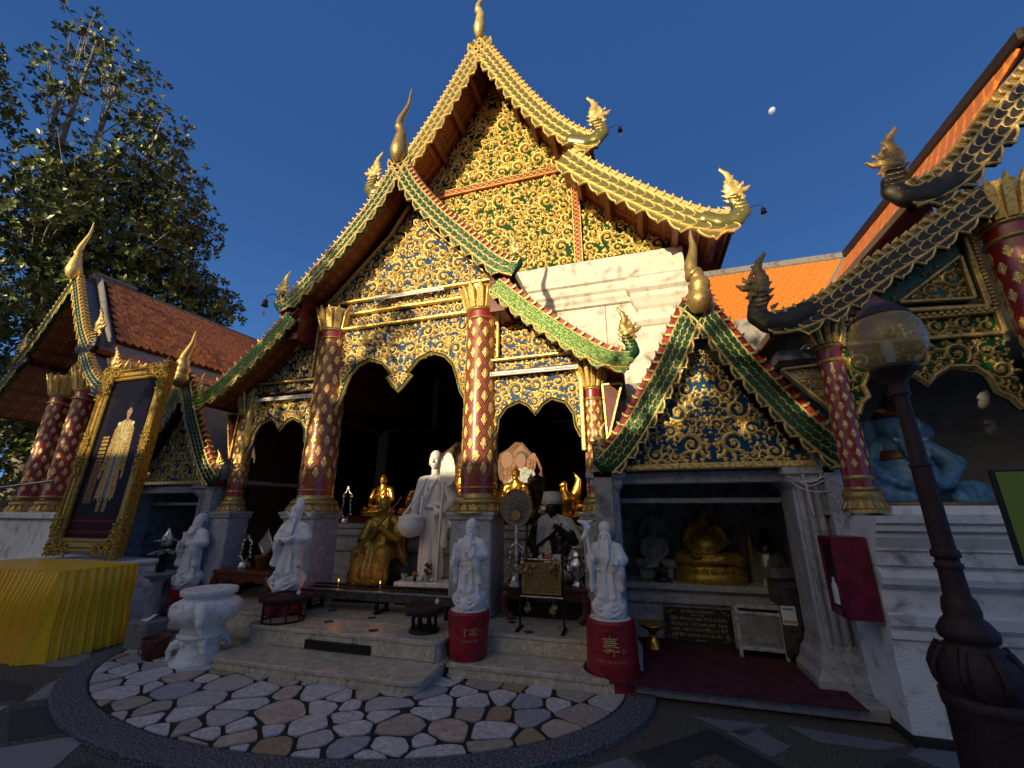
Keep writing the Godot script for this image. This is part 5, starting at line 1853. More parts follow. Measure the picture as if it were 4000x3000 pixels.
func head_bones(at: Vector3, s: float) -> Array:
	# skull, jaw, brow, nose, lids, lips, ears, and carved eye hollows; s is the head height
	var one := Vector3.ONE
	var q := [
		[0, 0.12, -0.06, 0, 0.12, -0.05, 0.38, 0.38, v3(0.88, 1, 1)], [0, 0.02, 0.04, 0, -0.22, 0.1, 0.335, 0.265, v3(0.94, 1, 1)], [0, -0.36, 0.19, 0, -0.37, 0.2, 0.13, 0.12, one],
		[-0.16, 0.08, 0.27, 0, 0.06, 0.31, 0.055, 0.05, one], [0.16, 0.08, 0.27, 0, 0.06, 0.31, 0.055, 0.05, one], [0, 0.05, 0.33, 0, -0.12, 0.42, 0.035, 0.06, one],
		[-0.09, -0.225, 0.345, 0.09, -0.225, 0.345, 0.034, 0.034, one], [-0.07, -0.295, 0.335, 0.07, -0.295, 0.335, 0.04, 0.04, one]]
	for e in [-1.0, 1.0]:
		q += [[0.05 * e, -0.13, 0.36, 0.05 * e, -0.13, 0.36, 0.04, 0.04, one], [0.16 * e, -0.11, 0.21, 0.15 * e, -0.16, 0.2, 0.1, 0.08, one], [0.34 * e, 0.08, -0.03, 0.35 * e, -0.22, 0.0, 0.08, 0.06, v3(0.55, 1, 1)], [0.12 * e, -0.02, 0.285, 0.135 * e, -0.02, 0.275, 0.058, 0.055, one]]
	var b := []
	for c in q:
		b.append([at + v3(c[0], c[1], c[2]) * s, at + v3(c[3], c[4], c[5]) * s, c[6] * s, c[7] * s, c[8]])
	for e in [-1.0, 1.0]:
		b.append([at + v3(0.08 * e, -0.01, 0.365) * s, at + v3(0.19 * e, -0.01, 0.325) * s, 0.042 * s, 0.036 * s, one, 0.0, 0.0, true])
	b.append([at + v3(-0.11, -0.26, 0.375) * s, at + v3(0.11, -0.26, 0.375) * s, 0.017 * s, 0.017 * s, one, 0.0, 0.0, true])
	return b


# a body and a finer head joined in one surface
func figure(body: Array, head: Array, cell: float, k: float, hcell: float, hk: float) -> Geo:
	var g := blob(body, cell, k)
	g.add(blob(head, hcell, hk), Transform3D.IDENTITY)
	return g


# robed immortal of carved white stone, about 0.95 m with its cloud base
func immortal(kind: int) -> Geo:
	var b := []
	# billowing cloud base
	b.append([v3(-0.06, 0.07, 0), v3(0.06, 0.07, 0), 0.12, 0.12, v3(1, 0.85, 0.85)])
	for q in [[-0.11, 0.1, 0.05, 0.07], [0.11, 0.1, 0.05, 0.07], [-0.1, 0.12, -0.06, 0.07], [0.1, 0.12, -0.06, 0.07], [0, 0.05, 0.1, 0.06], [-0.07, 0.15, 0.08, 0.05], [0.07, 0.15, 0.08, 0.05]]:
		b.append([v3(q[0], q[1], q[2]), v3(q[0] * 0.9, q[1] + 0.02, q[2]), q[3], q[3] * 0.9])
	for e in [-1.0, 1.0]:
		var ring := []
		for k in 12:
			var a := k / 11.0 * TAU * 1.4
			ring.append(v3(0.075 * e + cos(a) * e * (0.052 - k * 0.0034), 0.11 + sin(a) * (0.045 - k * 0.003), 0.125 - absf(0.3 * (cos(a) * 0.05))))
		b += chain(ring, [0.011, 0.011, 0.011, 0.011, 0.011, 0.011, 0.011, 0.011, 0.011, 0.011, 0.011, 0.012])
		b += chain([v3(0.12 * e, 0.06, 0.1), v3(0.07 * e, 0.03, 0.12), v3(0.02 * e, 0.02, 0.13)], [0.014, 0.012, 0.008])
	# shoes, skirt, body
	for e in [-1.0, 1.0]:
		b.append([v3(0.06 * e, 0.19, 0.06), v3(0.065 * e, 0.19, 0.11), 0.035, 0.03])
	b.append([v3(0, 0.22, 0), v3(0, 0.46, 0), 0.13, 0.115, v3(1, 1, 0.74), 9.0, 0.012])
	b.append([v3(0, 0.46, 0), v3(0, 0.64, -0.01), 0.118, 0.115, v3(1, 1, 0.72), 7.0, 0.006])
	b.append([v3(-0.075, 0.67, -0.01), v3(0.075, 0.67, -0.01), 0.06, 0.06])
	b.append([v3(-0.1, 0.45, 0.03), v3(0.1, 0.45, 0.03), 0.022, 0.022, v3(1, 1, 2.2)])
	var y := 0.79
	b.append([v3(0, 0.7, 0), v3(0, 0.76, 0.01), 0.045, 0.04])
	var hd := head_bones(v3(0, y, 0.012), 0.17)
	# sleeves: arms bent to the chest with long falling cuffs
	var hr := v3(-0.07, 0.53, 0.13)
	var hl := v3(0.08, 0.54, 0.13)
	if kind == 3:
		hr = v3(-0.13, 0.56, 0.1)
		hl = v3(0.13, 0.5, 0.13)
	elif kind == 2:
		hr = v3(-0.14, 0.5, 0.1)
	for e in [[-1.0, hr], [1.0, hl]]:
		var s: float = e[0]
		var h: Vector3 = e[1]
		b += chain([v3(0.115 * s, 0.66, -0.01), v3(0.165 * s, 0.55, 0.0), h], [0.06, 0.06, 0.045])
		b.append([h + v3(0.03 * s, -0.02, -0.03), v3(0.15 * s, 0.29, 0.05), 0.045, 0.04, v3(0.8, 1, 1.1), -30.0, 0.009])
		b += hand(h, v3(-0.4 * s, 0.3, 0.5).normalized(), v3(0, 0.3, 1).normalized(), 0.62)
	# carved lapels, skirt lines and cuff openings
	for e in [-1.0, 1.0]:
		b += [[v3(0.07 * e, 0.7, 0.07), v3(0.0, 0.5, 0.095), 0.008, 0.008, Vector3.ONE, 0.0, 0.0, true], [v3(0.035 * e, 0.42, 0.09), v3(0.045 * e, 0.24, 0.105), 0.009, 0.009, Vector3.ONE, 0.0, 0.0, true], [v3(0.085 * e, 0.42, 0.07), v3(0.1 * e, 0.26, 0.075), 0.008, 0.008, Vector3.ONE, 0.0, 0.0, true]]
	b.append([v3(-0.11, 0.475, 0.09), v3(0.11, 0.475, 0.09), 0.007, 0.007, Vector3.ONE, 0.0, 0.0, true])
	# beard falling in strands
	var bl: float = [0.1, 0.2, 0.2, 0.3][kind]
	for k in 5:
		var x := (k - 2) * 0.02
		hd += chain([v3(x * 0.8, y - 0.045, 0.07), v3(x, y - 0.06 - bl * 0.5, 0.098), v3(x * (0.5 if kind == 3 else 0.8), y - 0.05 - bl * (1.0 - 0.12 * absf(k - 2)), 0.105)], [0.0125, 0.0115, 0.004])
	for e in [-1.0, 1.0]:
		hd += chain([v3(0.012 * e, y - 0.03, 0.075), v3(0.045 * e, y - 0.045, 0.07), v3(0.055 * e, y - 0.1, 0.075)], [0.009, 0.008, 0.004])
	if kind == 0:      # soft cap with a rolled tail, tablet before the chest
		hd.append([v3(0, y + 0.06, -0.01), v3(0, y + 0.075, -0.03), 0.065, 0.06])
		hd += chain([v3(0, y + 0.09, -0.02), v3(0, y + 0.1, -0.07), v3(0, y + 0.02, -0.11), v3(0, y - 0.07, -0.1)], [0.05, 0.04, 0.025, 0.02])
		b.append([v3(0, 0.55, 0.16), v3(0, 0.68, 0.17), 0.018, 0.016, v3(1.3, 1, 0.6)])
	elif kind == 1:    # tall official's hat with side flaps, ingot in hand
		hd.append([v3(0, y + 0.055, 0.0), v3(0, y + 0.07, 0.0), 0.064, 0.064])
		hd.append([v3(0, y + 0.08, -0.04), v3(0, y + 0.17, -0.045), 0.045, 0.05, v3(1.15, 1, 0.6)])
		hd.append([v3(0, y + 0.1, 0.03), v3(0, y + 0.125, 0.03), 0.03, 0.012])
		for e in [-1.0, 1.0]:
			hd += chain([v3(0.05 * e, y + 0.05, -0.06), v3(0.13 * e, y + 0.01, -0.06), v3(0.16 * e, y + 0.05, -0.05)], [0.014, 0.018, 0.014])
		b += chain([v3(-0.02, 0.56, 0.19), v3(0.07, 0.54, 0.2), v3(0.14, 0.57, 0.19)], [0.016, 0.032, 0.016])
	elif kind == 2:    # flat cap, child on the arm
		hd.append([v3(0, y + 0.055, 0.0), v3(0, y + 0.085, -0.005), 0.066, 0.062, v3(1, 0.9, 1)])
		hd.append([v3(0, y + 0.1, -0.02), v3(0, y + 0.115, -0.03), 0.045, 0.035])
		b.append([v3(0.1, 0.56, 0.13), v3(0.1, 0.62, 0.12), 0.035, 0.03])
		b.append([v3(0.1, 0.67, 0.13), v3(0.1, 0.67, 0.13), 0.028, 0.028])
		b += chain([v3(0.08, 0.6, 0.15), v3(0.05, 0.58, 0.16)], [0.014, 0.01])
		b += chain([v3(-0.15, 0.44, 0.13), v3(-0.15, 0.66, 0.1)], [0.016, 0.012], v3(1.6, 1, 0.8))
		b += chain([v3(-0.05, 0.4, 0.1), v3(0.0, 0.35, 0.11), v3(0.0, 0.24, 0.11)], [0.008, 0.01, 0.006])
		b += chain([v3(0.05, 0.4, 0.1), v3(0.0, 0.35, 0.11)], [0.008, 0.01])
	else:              # high domed forehead, dragon staff and peach
		hd.append([v3(0, y + 0.075, -0.005), v3(0, y + 0.085, -0.01), 0.068, 0.066])
		b += chain([v3(-0.15, 0.25, 0.12), v3(-0.14, 0.55, 0.13), v3(-0.17, 0.72, 0.1), v3(-0.19, 0.82, 0.09)], [0.014, 0.016, 0.016, 0.018])
		b += chain([v3(-0.19, 0.82, 0.09), v3(-0.16, 0.87, 0.1), v3(-0.2, 0.92, 0.1), v3(-0.26, 0.94, 0.12)], [0.03, 0.034, 0.03, 0.016])
		b += chain([v3(-0.18, 0.92, 0.1), v3(-0.11, 0.95, 0.09)], [0.02, 0.008])
		b.append([v3(-0.2, 0.79, 0.1), v3(-0.22, 0.77, 0.1), 0.032, 0.03])
		b.append([v3(0.13, 0.53, 0.17), v3(0.135, 0.545, 0.17), 0.032, 0.026])
		for e in [-1.0, 1.0]:
			hd += chain([v3(0.05 * e, y + 0.012, 0.06), v3(0.062 * e, y - 0.05, 0.06), v3(0.055 * e, y - 0.16, 0.07)], [0.01, 0.009, 0.004])
	return figure(b, hd, 0.0085, 0.009, 0.0048, 0.005)


func pedestal_red(t: Node3D, r0: float, r1: float, h: float) -> void:
	var g := Geo.new()
	g.lathe([Vector2(r0, 0), Vector2(r0, 0.02), Vector2(r1 * 1.01, h - 0.03), Vector2(r1, h - 0.012), Vector2(r1 - 0.015, h)], Vector3.ZERO, 32)
	part(t, "drum", g, M.red_paint)
	g = Geo.new()
	g.lathe([Vector2(r1 - 0.03, h - 0.004), Vector2(r1 - 0.035, h + 0.004)], Vector3.ZERO, 32)
	part(t, "plaster_top", g, M.white_grimy)


# gold brush strokes wrapped on a drum
func inscribe(t: Node3D, r: float, turn: float, build: Callable) -> void:
	var g := Geo.new()
	build.call(g)
	for i in g.v.size():
		var p := g.v[i]
		var a := p.x / r + turn
		g.v[i] = v3(sin(a) * (r + p.z), p.y, cos(a) * (r + p.z))
	part(t, "inscription", g, M.gold_ink)


func immortals() -> void:
	var spots := [
		[v3(-6.88, 0.0, -5.35), 0.25, 0.2, 0.5, 1.17, "white stone immortal in a soft cap holding a tablet, nearest the portrait", "red painted drum under the white immortal beside the dark stand"],
		[v3(-4.66, 0.345, -5.02), 0.24, 0.2, 0.26, 1.2, "white stone immortal in a tall square official's hat with side flaps", "red painted drum half hidden behind the rusty dish with bar legs"],
		[v3(-1.88, 0.162, -4.7), 0.2, 0.225, 0.45, 1.0, "white stone immortal in a flat cap carrying a child on his arm", "red painted drum with the golden good fortune character"],
		[v3(-0.38, 0.0, -4.76), 0.26, 0.235, 0.615, 0.97, "white stone immortal with a high bald forehead and dragon staff", "red painted drum with the golden longevity character"],
	]
	for k in 4:
		var q: Array = spots[k]
		var d := thing("red_pedestal", q[6], "pedestal", q[0], 0.0, "red drums under the white immortals")
		pedestal_red(d, q[1], q[2], q[3])
		var r: float = (q[1] + q[2]) / 2 + 0.004
		if k == 0:
			inscribe(d, r, -0.05, func(g): thai(g, "ฮก", Vector2(0, 0.3), 0.07, 0.0); thai(g, "บุญ", Vector2(0, 0.2), 0.05, 0.0))
		elif k == 2:
			inscribe(d, r, 0.4, func(g):
				for s in ["29 38", "07 47 03", "25 20", "34 43", "59 89 87 57", "69 57", "45 95", "75 70 61", "54 63", "51 62", "94 83", "82 90"]:
					stroke(g, s, Vector2(-0.08, 0.235), 0.107, 0.0065, 0.0)
				thai(g, "โชคลาภ มั่งมี", Vector2(-0.0, 0.18), 0.02, 0.0)
				thai(g, "ลก", Vector2(0.13, 0.27), 0.025, 0.0))
		elif k == 3:
			inscribe(d, r, 0.03, func(g):
				for s in ["07 87", "49 45", "16 76", "05 85", "14 74", "43 24 / 14 03", "03 93", "22 52 51 21 22", "62 6A 5A", "01 91", "20 31"]:
					stroke(g, s, Vector2(-0.07, 0.36), 0.1, 0.0065, 0.0)
				thai(g, "อายุยืน สุขภาพแข็งแรง", Vector2(0, 0.28), 0.02, 0.0)
				thai(g, "ซิ่ว", Vector2(0.13, 0.36), 0.026, 0.0))
		var s := thing("immortal_statue", q[5], "statue", q[0] + v3(0, q[3] + 0.004, 0), [0.0, 0.1, -0.12, -0.1][k], "white stone immortals")
		var b := part(s, "figure", immortal(k), M.white_stone if k != 1 else M.white_grimy)
		b.scale = Vector3.ONE * q[4]
		if k == 1:
			b.scale.x *= 1.06


# cross-legged figure of unit height, facing +z
func seated(slim := 1.0, hair := 0, belly := 0.0) -> Array:
	var b := []
	b += chain([v3(-0.12, 0.1, -0.05), v3(-0.4 * slim, 0.1, 0.12), v3(-0.2, 0.08, 0.28), v3(0.12, 0.09, 0.3)], [0.14, 0.11, 0.085, 0.06])
	b += chain([v3(0.12, 0.1, -0.05), v3(0.4 * slim, 0.1, 0.12), v3(0.2, 0.12, 0.26), v3(-0.12, 0.14, 0.27)], [0.14, 0.11, 0.085, 0.06])
	b.append([v3(0, 0.16, -0.02), v3(0, 0.42, -0.02), 0.2 + belly, 0.19 + belly * 0.5, v3(1, 1, 0.75 + belly)])
	b.append([v3(0, 0.42, -0.02), v3(0, 0.6, -0.03), 0.2, 0.16, v3(1, 1, 0.66)])
	b.append([v3(-0.17, 0.62, -0.03), v3(0.17, 0.62, -0.03), 0.075, 0.075])
	b.append([v3(0, 0.64, -0.02), v3(0, 0.74, 0.0), 0.075, 0.065])
	b += chain([v3(-0.22, 0.6, -0.03), v3(-0.31 * slim, 0.38, 0.0), v3(-0.2, 0.22, 0.22)], [0.085, 0.07, 0.045])
	b += chain([v3(0.22, 0.6, -0.03), v3(0.31 * slim, 0.38, 0.0), v3(0.08, 0.22, 0.27)], [0.085, 0.07, 0.045])
	b += hand(v3(-0.18, 0.21, 0.24), v3(0.1, -0.35, 0.6).normalized(), v3(0, 0.5, 0.5).normalized(), 1.5)
	b += hand(v3(0.06, 0.215, 0.28), v3(-1, 0, 0.1).normalized(), v3(0, 1, 0.2).normalized(), 1.5)
	# robe edge across the chest, hanging sash
	b += chain([v3(0.13, 0.64, 0.06), v3(0.0, 0.5, 0.14), v3(-0.2, 0.36, 0.1)], [0.022, 0.022, 0.02])
	b += chain([v3(0.1, 0.64, 0.05), v3(0.11, 0.45, 0.13), v3(0.1, 0.26, 0.16)], [0.03, 0.035, 0.03], v3(1.4, 1, 0.6))
	return b


func seated_head(hair := 0) -> Array:
	var b := head_bones(v3(0, 0.85, 0.0), 0.25)
	if hair == 1:
		b.append([v3(0, 0.93, -0.02), v3(0, 0.98, -0.02), 0.09, 0.04])
		b.append([v3(0, 1.0, -0.02), v3(0, 1.08, -0.02), 0.025, 0.005])
	return b


func grown(b: Array, s: float) -> Array:
	return b.map(func(q):
		var o: Array = q.duplicate()
		for i in 4:
			o[i] = o[i] * s
		return o)


func temple_figures() -> void:
	# gilded figures on the altar
	var big := figure(seated(1.0, 0), seated_head(), 0.019, 0.025, 0.009, 0.009).mesh()
	var crown := figure(seated(0.95, 1), seated_head(1), 0.019, 0.025, 0.009, 0.009).mesh()
	for q in [
		["gilded_monk", "gilded seated monk statue deep in the porch behind the seated bronze-gold monk", big, v3(-4.93, 1.525, -7.5), 0.82, M.gold_polish, -0.05],
		["gilded_monk", "gilded seated monk statue half hidden behind the standing white monk", big, v3(-4.08, 1.525, -7.45), 0.74, M.gold_polish, 0.0],
		["gilded_monk", "brightly sunlit gilded monk statue between the white monk and the red column", big, v3(-3.2, 1.525, -7.4), 0.95, M.gold_polish, -0.1],
		["gilded_buddha", "gilded buddha statue behind the large dark fan", crown, v3(-2.08, 1.525, -7.25), 0.84, M.gold_polish, -0.1]]:
		var t := thing(q[0], q[1], "statue", q[3], q[6], "gilded figures on the altar")
		part(t, "figure", q[2], q[5]).scale = Vector3.ONE * q[4]
		var g := Geo.new()
		g.lathe([Vector2(0.46, -0.0), Vector2(0.5, 0.02), Vector2(0.42, 0.05), Vector2(0.44, 0.075), Vector2(0.4, 0.09)], Vector3.ZERO, 24, Vector2(1, 0.8))
		part(t, "lotus_seat", g, M.gold_old).scale = Vector3.ONE * q[4]
	# winged mythical bird and a gilded throne figure beside it
	var bird := []
	bird += chain([v3(0, 0.12, 0), v3(0.0, 0.25, 0.02), v3(-0.04, 0.4, 0.06), v3(-0.03, 0.5, 0.08)], [0.1, 0.12, 0.06, 0.05])
	bird += chain([v3(-0.03, 0.5, 0.08), v3(-0.08, 0.48, 0.14)], [0.045, 0.012])
	for k in 7:
		var a := k / 6.0
		bird += chain([v3(0.06, 0.2 + 0.02 * k, -0.03), v3(0.15 + 0.03 * a, 0.28 + 0.05 * k, -0.05), v3(0.2 - 0.1 * a * a, 0.36 + 0.055 * k, -0.05)], [0.04, 0.03, 0.012], v3(1, 1, 0.5))
	for e in [-0.06, 0.06]:
		bird += chain([v3(e, 0.12, 0.02), v3(e, 0.04, 0.05), v3(e, 0.015, 0.1)], [0.04, 0.022, 0.02])
	bird += chain([v3(0.02, 0.16, -0.1), v3(0.14, 0.12, -0.12), v3(0.26, 0.1, -0.1)], [0.06, 0.05, 0.03])
	bird.append([v3(0.02, -0.0, 0), v3(0.1, -0.0, 0), 0.03, 0.03, v3(3.5, 0.7, 3)])
	var bt := thing("mythical_bird", "small golden winged bird statue on the altar right of the fan", "statue", v3(-1.12, 1.545, -7.0), -0.2)
	part(bt, "figure", blob(bird, 0.014, 0.02), M.gold_polish)
	var th := thing("gilded_throne_figure", "golden figure beside the right red column on the altar", "statue", v3(-0.78, 1.525, -7.05), -0.5)
	var tb := chain([v3(0.1, 0.1, -0.05), v3(0.1, 0.5, -0.08), v3(0.08, 0.72, -0.06)], [0.16, 0.17, 0.08], v3(1, 1, 0.6))
	tb += chain([v3(0.06, 0.12, 0), v3(-0.1, 0.16, 0.1), v3(-0.24, 0.07, 0.16)], [0.12, 0.1, 0.05])
	tb.append([v3(-0.1, 0.03, 0.05), v3(0.1, 0.03, 0.0), 0.05, 0.05, v3(3.4, 0.7, 3)])
	part(th, "figure", blob(tb, 0.016, 0.03), M.gold_polish)
	# standing dark figure in front of the painting
	var ds := thing("standing_buddha", "slim dark standing buddha in front of the painted board", "statue", v3(-1.71, 1.525, -7.35))
	var db := chain([v3(0, 0.05, 0), v3(0, 0.45, 0), v3(0, 0.62, 0)], [0.09, 0.09, 0.1], v3(1, 1, 0.7))
	db += head_bones(v3(0, 0.78, 0), 0.14) + chain([v3(0, 0.86, 0), v3(0, 0.95, 0)], [0.03, 0.006])
	for e in [-1.0, 1.0]:
		db += chain([v3(0.1 * e, 0.62, 0), v3(0.13 * e, 0.45, 0.02), v3(0.11 * e, 0.3, 0.05)], [0.04, 0.03, 0.025])
	part(ds, "figure", blob(db, 0.014, 0.02), M.bronze)
	# painted boards cut to outline
	painted_board(v3(-2.13, 1.53, -7.75), "painted board of an elder in a white shirt, seen through the right bay", true)
	painted_board(v3(-3.42, 1.6, -7.85), "painted board of orange-robed monks partly behind the red column", false)


func painted_board(at: Vector3, label: String, elder: bool) -> void:
	var t := thing("painted_board", label, "painting", at, 0.0, "painted boards on the altar")
	var outl := P2([-0.45, 0, 0.45, 0, 0.5, 0.35, 0.48, 0.7, 0.38, 0.98, 0.2, 1.18, 0.05, 1.36, -0.1, 1.38, -0.24, 1.26, -0.42, 1.16, -0.47, 0.9, -0.4, 0.6, -0.46, 0.3])
	var g := Geo.new()
	g.slab(outl, -0.03, 0.0, 0.004)
	part(t, "board", g, M.robe_paint)
	var add := func(nm: String, l: Array, z: float, m: String) -> void:
		var q := Geo.new()
		q.slab(P2(l), z - 0.004, z, 0.0)
		part(t, nm, q, M[m])
	var oval := func(cx: float, cy: float, rx: float, ry: float) -> Array:
		var o := []
		for k in 14:
			o += [cx + cos(k * TAU / 14) * rx, cy + sin(k * TAU / 14) * ry]
		return o
	# robed sitters crowding the board, their heads and folds
	for q in [[-0.3, 0.35, 0.14, 0.3], [0.32, 0.45, 0.13, 0.3], [-0.2, 0.8, 0.13, 0.26], [0.24, 0.92, 0.14, 0.2], [0.0, 1.08, 0.15, 0.2]]:
		add.call("painted_robe", oval.call(q[0], q[1], q[2], q[3]), 0.005 + absf(q[0]) * 0.004, "robe_light")
		add.call("painted_head", oval.call(q[0] + 0.02, q[1] + q[3] * 0.82, 0.055, 0.07), 0.009 + absf(q[0]) * 0.004, "skin_paint")
		for k in 3:
			add.call("painted_fold", [q[0] - 0.09 + k * 0.07, q[1] - 0.14, q[0] - 0.07 + k * 0.07, q[1] - 0.14, q[0] - 0.02 + k * 0.05, q[1] + 0.1, q[0] - 0.035 + k * 0.05, q[1] + 0.1], 0.011 + absf(q[0]) * 0.004, "robe_paint")
	add.call("painted_fan", oval.call(-0.26, 1.04, 0.12, 0.16), 0.017, "skin_paint")
	if elder:
		add.call("painted_shirt", [-0.34, 0.0, 0.5, 0.0, 0.44, 0.5, 0.26, 0.82, 0.08, 0.9, -0.06, 0.86, -0.26, 0.6], 0.022, "shirt_paint")
		add.call("painted_hair", oval.call(0.03, 1.1, 0.105, 0.1), 0.027, "hair_paint")
		add.call("painted_face", oval.call(0.02, 1.01, 0.1, 0.14), 0.032, "skin_paint")
		add.call("painted_collar", [-0.02, 0.86, 0.1, 0.86, 0.04, 0.74], 0.026, "cloth_white")


func seated_gold_monk() -> void:
	var t := thing("seated_monk_statue", "dull gold statue of a monk seated on a chair holding a slanting staff", "statue", v3(-4.1, 0.345, -6.3), 0.08)
	var b := []
	for e in [-1.0, 1.0]:
		b += chain([v3(0.13 * e, 0.62, -0.1), v3(0.2 * e, 0.64, 0.25), v3(0.2 * e, 0.3, 0.3)], [0.15, 0.13, 0.11])
		b.append([v3(0.12 * e, 0.24, 0.36), v3(0.12 * e, 0.235, 0.46), 0.05, 0.04])
	b.append([v3(-0.12, 0.3, 0.28), v3(0.12, 0.3, 0.28), 0.12, 0.12, v3(1.3, 1.1, 0.7), 7.0, 0.012])
	b.append([v3(0, 0.6, 0.2), v3(0, 0.34, 0.3), 0.2, 0.24, v3(1.3, 1, 0.5), 9.0, 0.016])
	b.append([v3(0, 0.62, -0.1), v3(0, 1.0, -0.12), 0.2, 0.2, v3(1, 1, 0.75)])
	b.append([v3(-0.17, 1.12, -0.12), v3(0.17, 1.12, -0.12), 0.1, 0.1])
	b.append([v3(0.24, 1.05, -0.16), v3(0.3, 0.5, -0.16), 0.1, 0.1, v3(1, 1, 0.6), -18.0, 0.012])
	b.append([v3(0, 1.15, -0.1), v3(0, 1.26, -0.06), 0.08, 0.075])
	b += chain([v3(-0.25, 1.08, -0.1), v3(-0.32, 0.8, 0.02), v3(-0.16, 0.7, 0.28)], [0.09, 0.075, 0.05])
	b += chain([v3(0.25, 1.08, -0.1), v3(0.3, 0.84, 0.05), v3(0.1, 1.02, 0.2)], [0.09, 0.075, 0.045])
	b += hand(v3(-0.15, 0.72, 0.3), v3(0.3, 0, 1).normalized(), v3(0, -0.4, 0.5).normalized(), 1.3)
	b += hand(v3(0.08, 1.03, 0.21), v3(-0.7, 0.4, 0.3).normalized(), v3(-0.3, 0, -1).normalized(), 1.3)
	b += chain([v3(0.12, 1.18, 0.0), v3(-0.02, 1.0, 0.08), v3(-0.2, 0.78, 0.06)], [0.025, 0.025, 0.022])
	b += chain([v3(0.08, 1.16, 0.0), v3(0.12, 0.95, 0.1), v3(0.1, 0.7, 0.16)], [0.035, 0.04, 0.035], v3(1.5, 1, 0.6))
	part(t, "figure", figure(b, head_bones(v3(0, 1.38, -0.04), 0.27), 0.0145, 0.02, 0.0085, 0.009), M.gold_paint)
	var g := Geo.new()
	g.tube([v3(-0.2, 0.62, 0.42), v3(0.06, 1.03, 0.26), v3(0.36, 1.5, 0.08)], 0.014, 6)
	part(t, "staff", g, M.wood_red)
	g = Geo.new()
	g.box(v3(0, 0.1, 0), v3(0.9, 0.2, 1.0), 0.01)
	part(t, "plinth", g, M.bronze)
	g = Geo.new()
	for e in [-1.0, 1.0]:
		g.box(v3(0.28 * e, 0.35, -0.28), v3(0.06, 0.32, 0.06), 0.01)
		g.box(v3(0.3 * e, 0.35, 0.1), v3(0.06, 0.32, 0.06), 0.01)
		g.box(v3(0.3 * e, 0.82, -0.05), v3(0.06, 0.05, 0.4), 0.01)
	g.box(v3(0, 0.5, -0.1), v3(0.66, 0.05, 0.5), 0.01)
	g.box(v3(0, 0.85, -0.33), v3(0.62, 0.6, 0.05), 0.01)
	part(t, "chair", g, M.wood_dark)


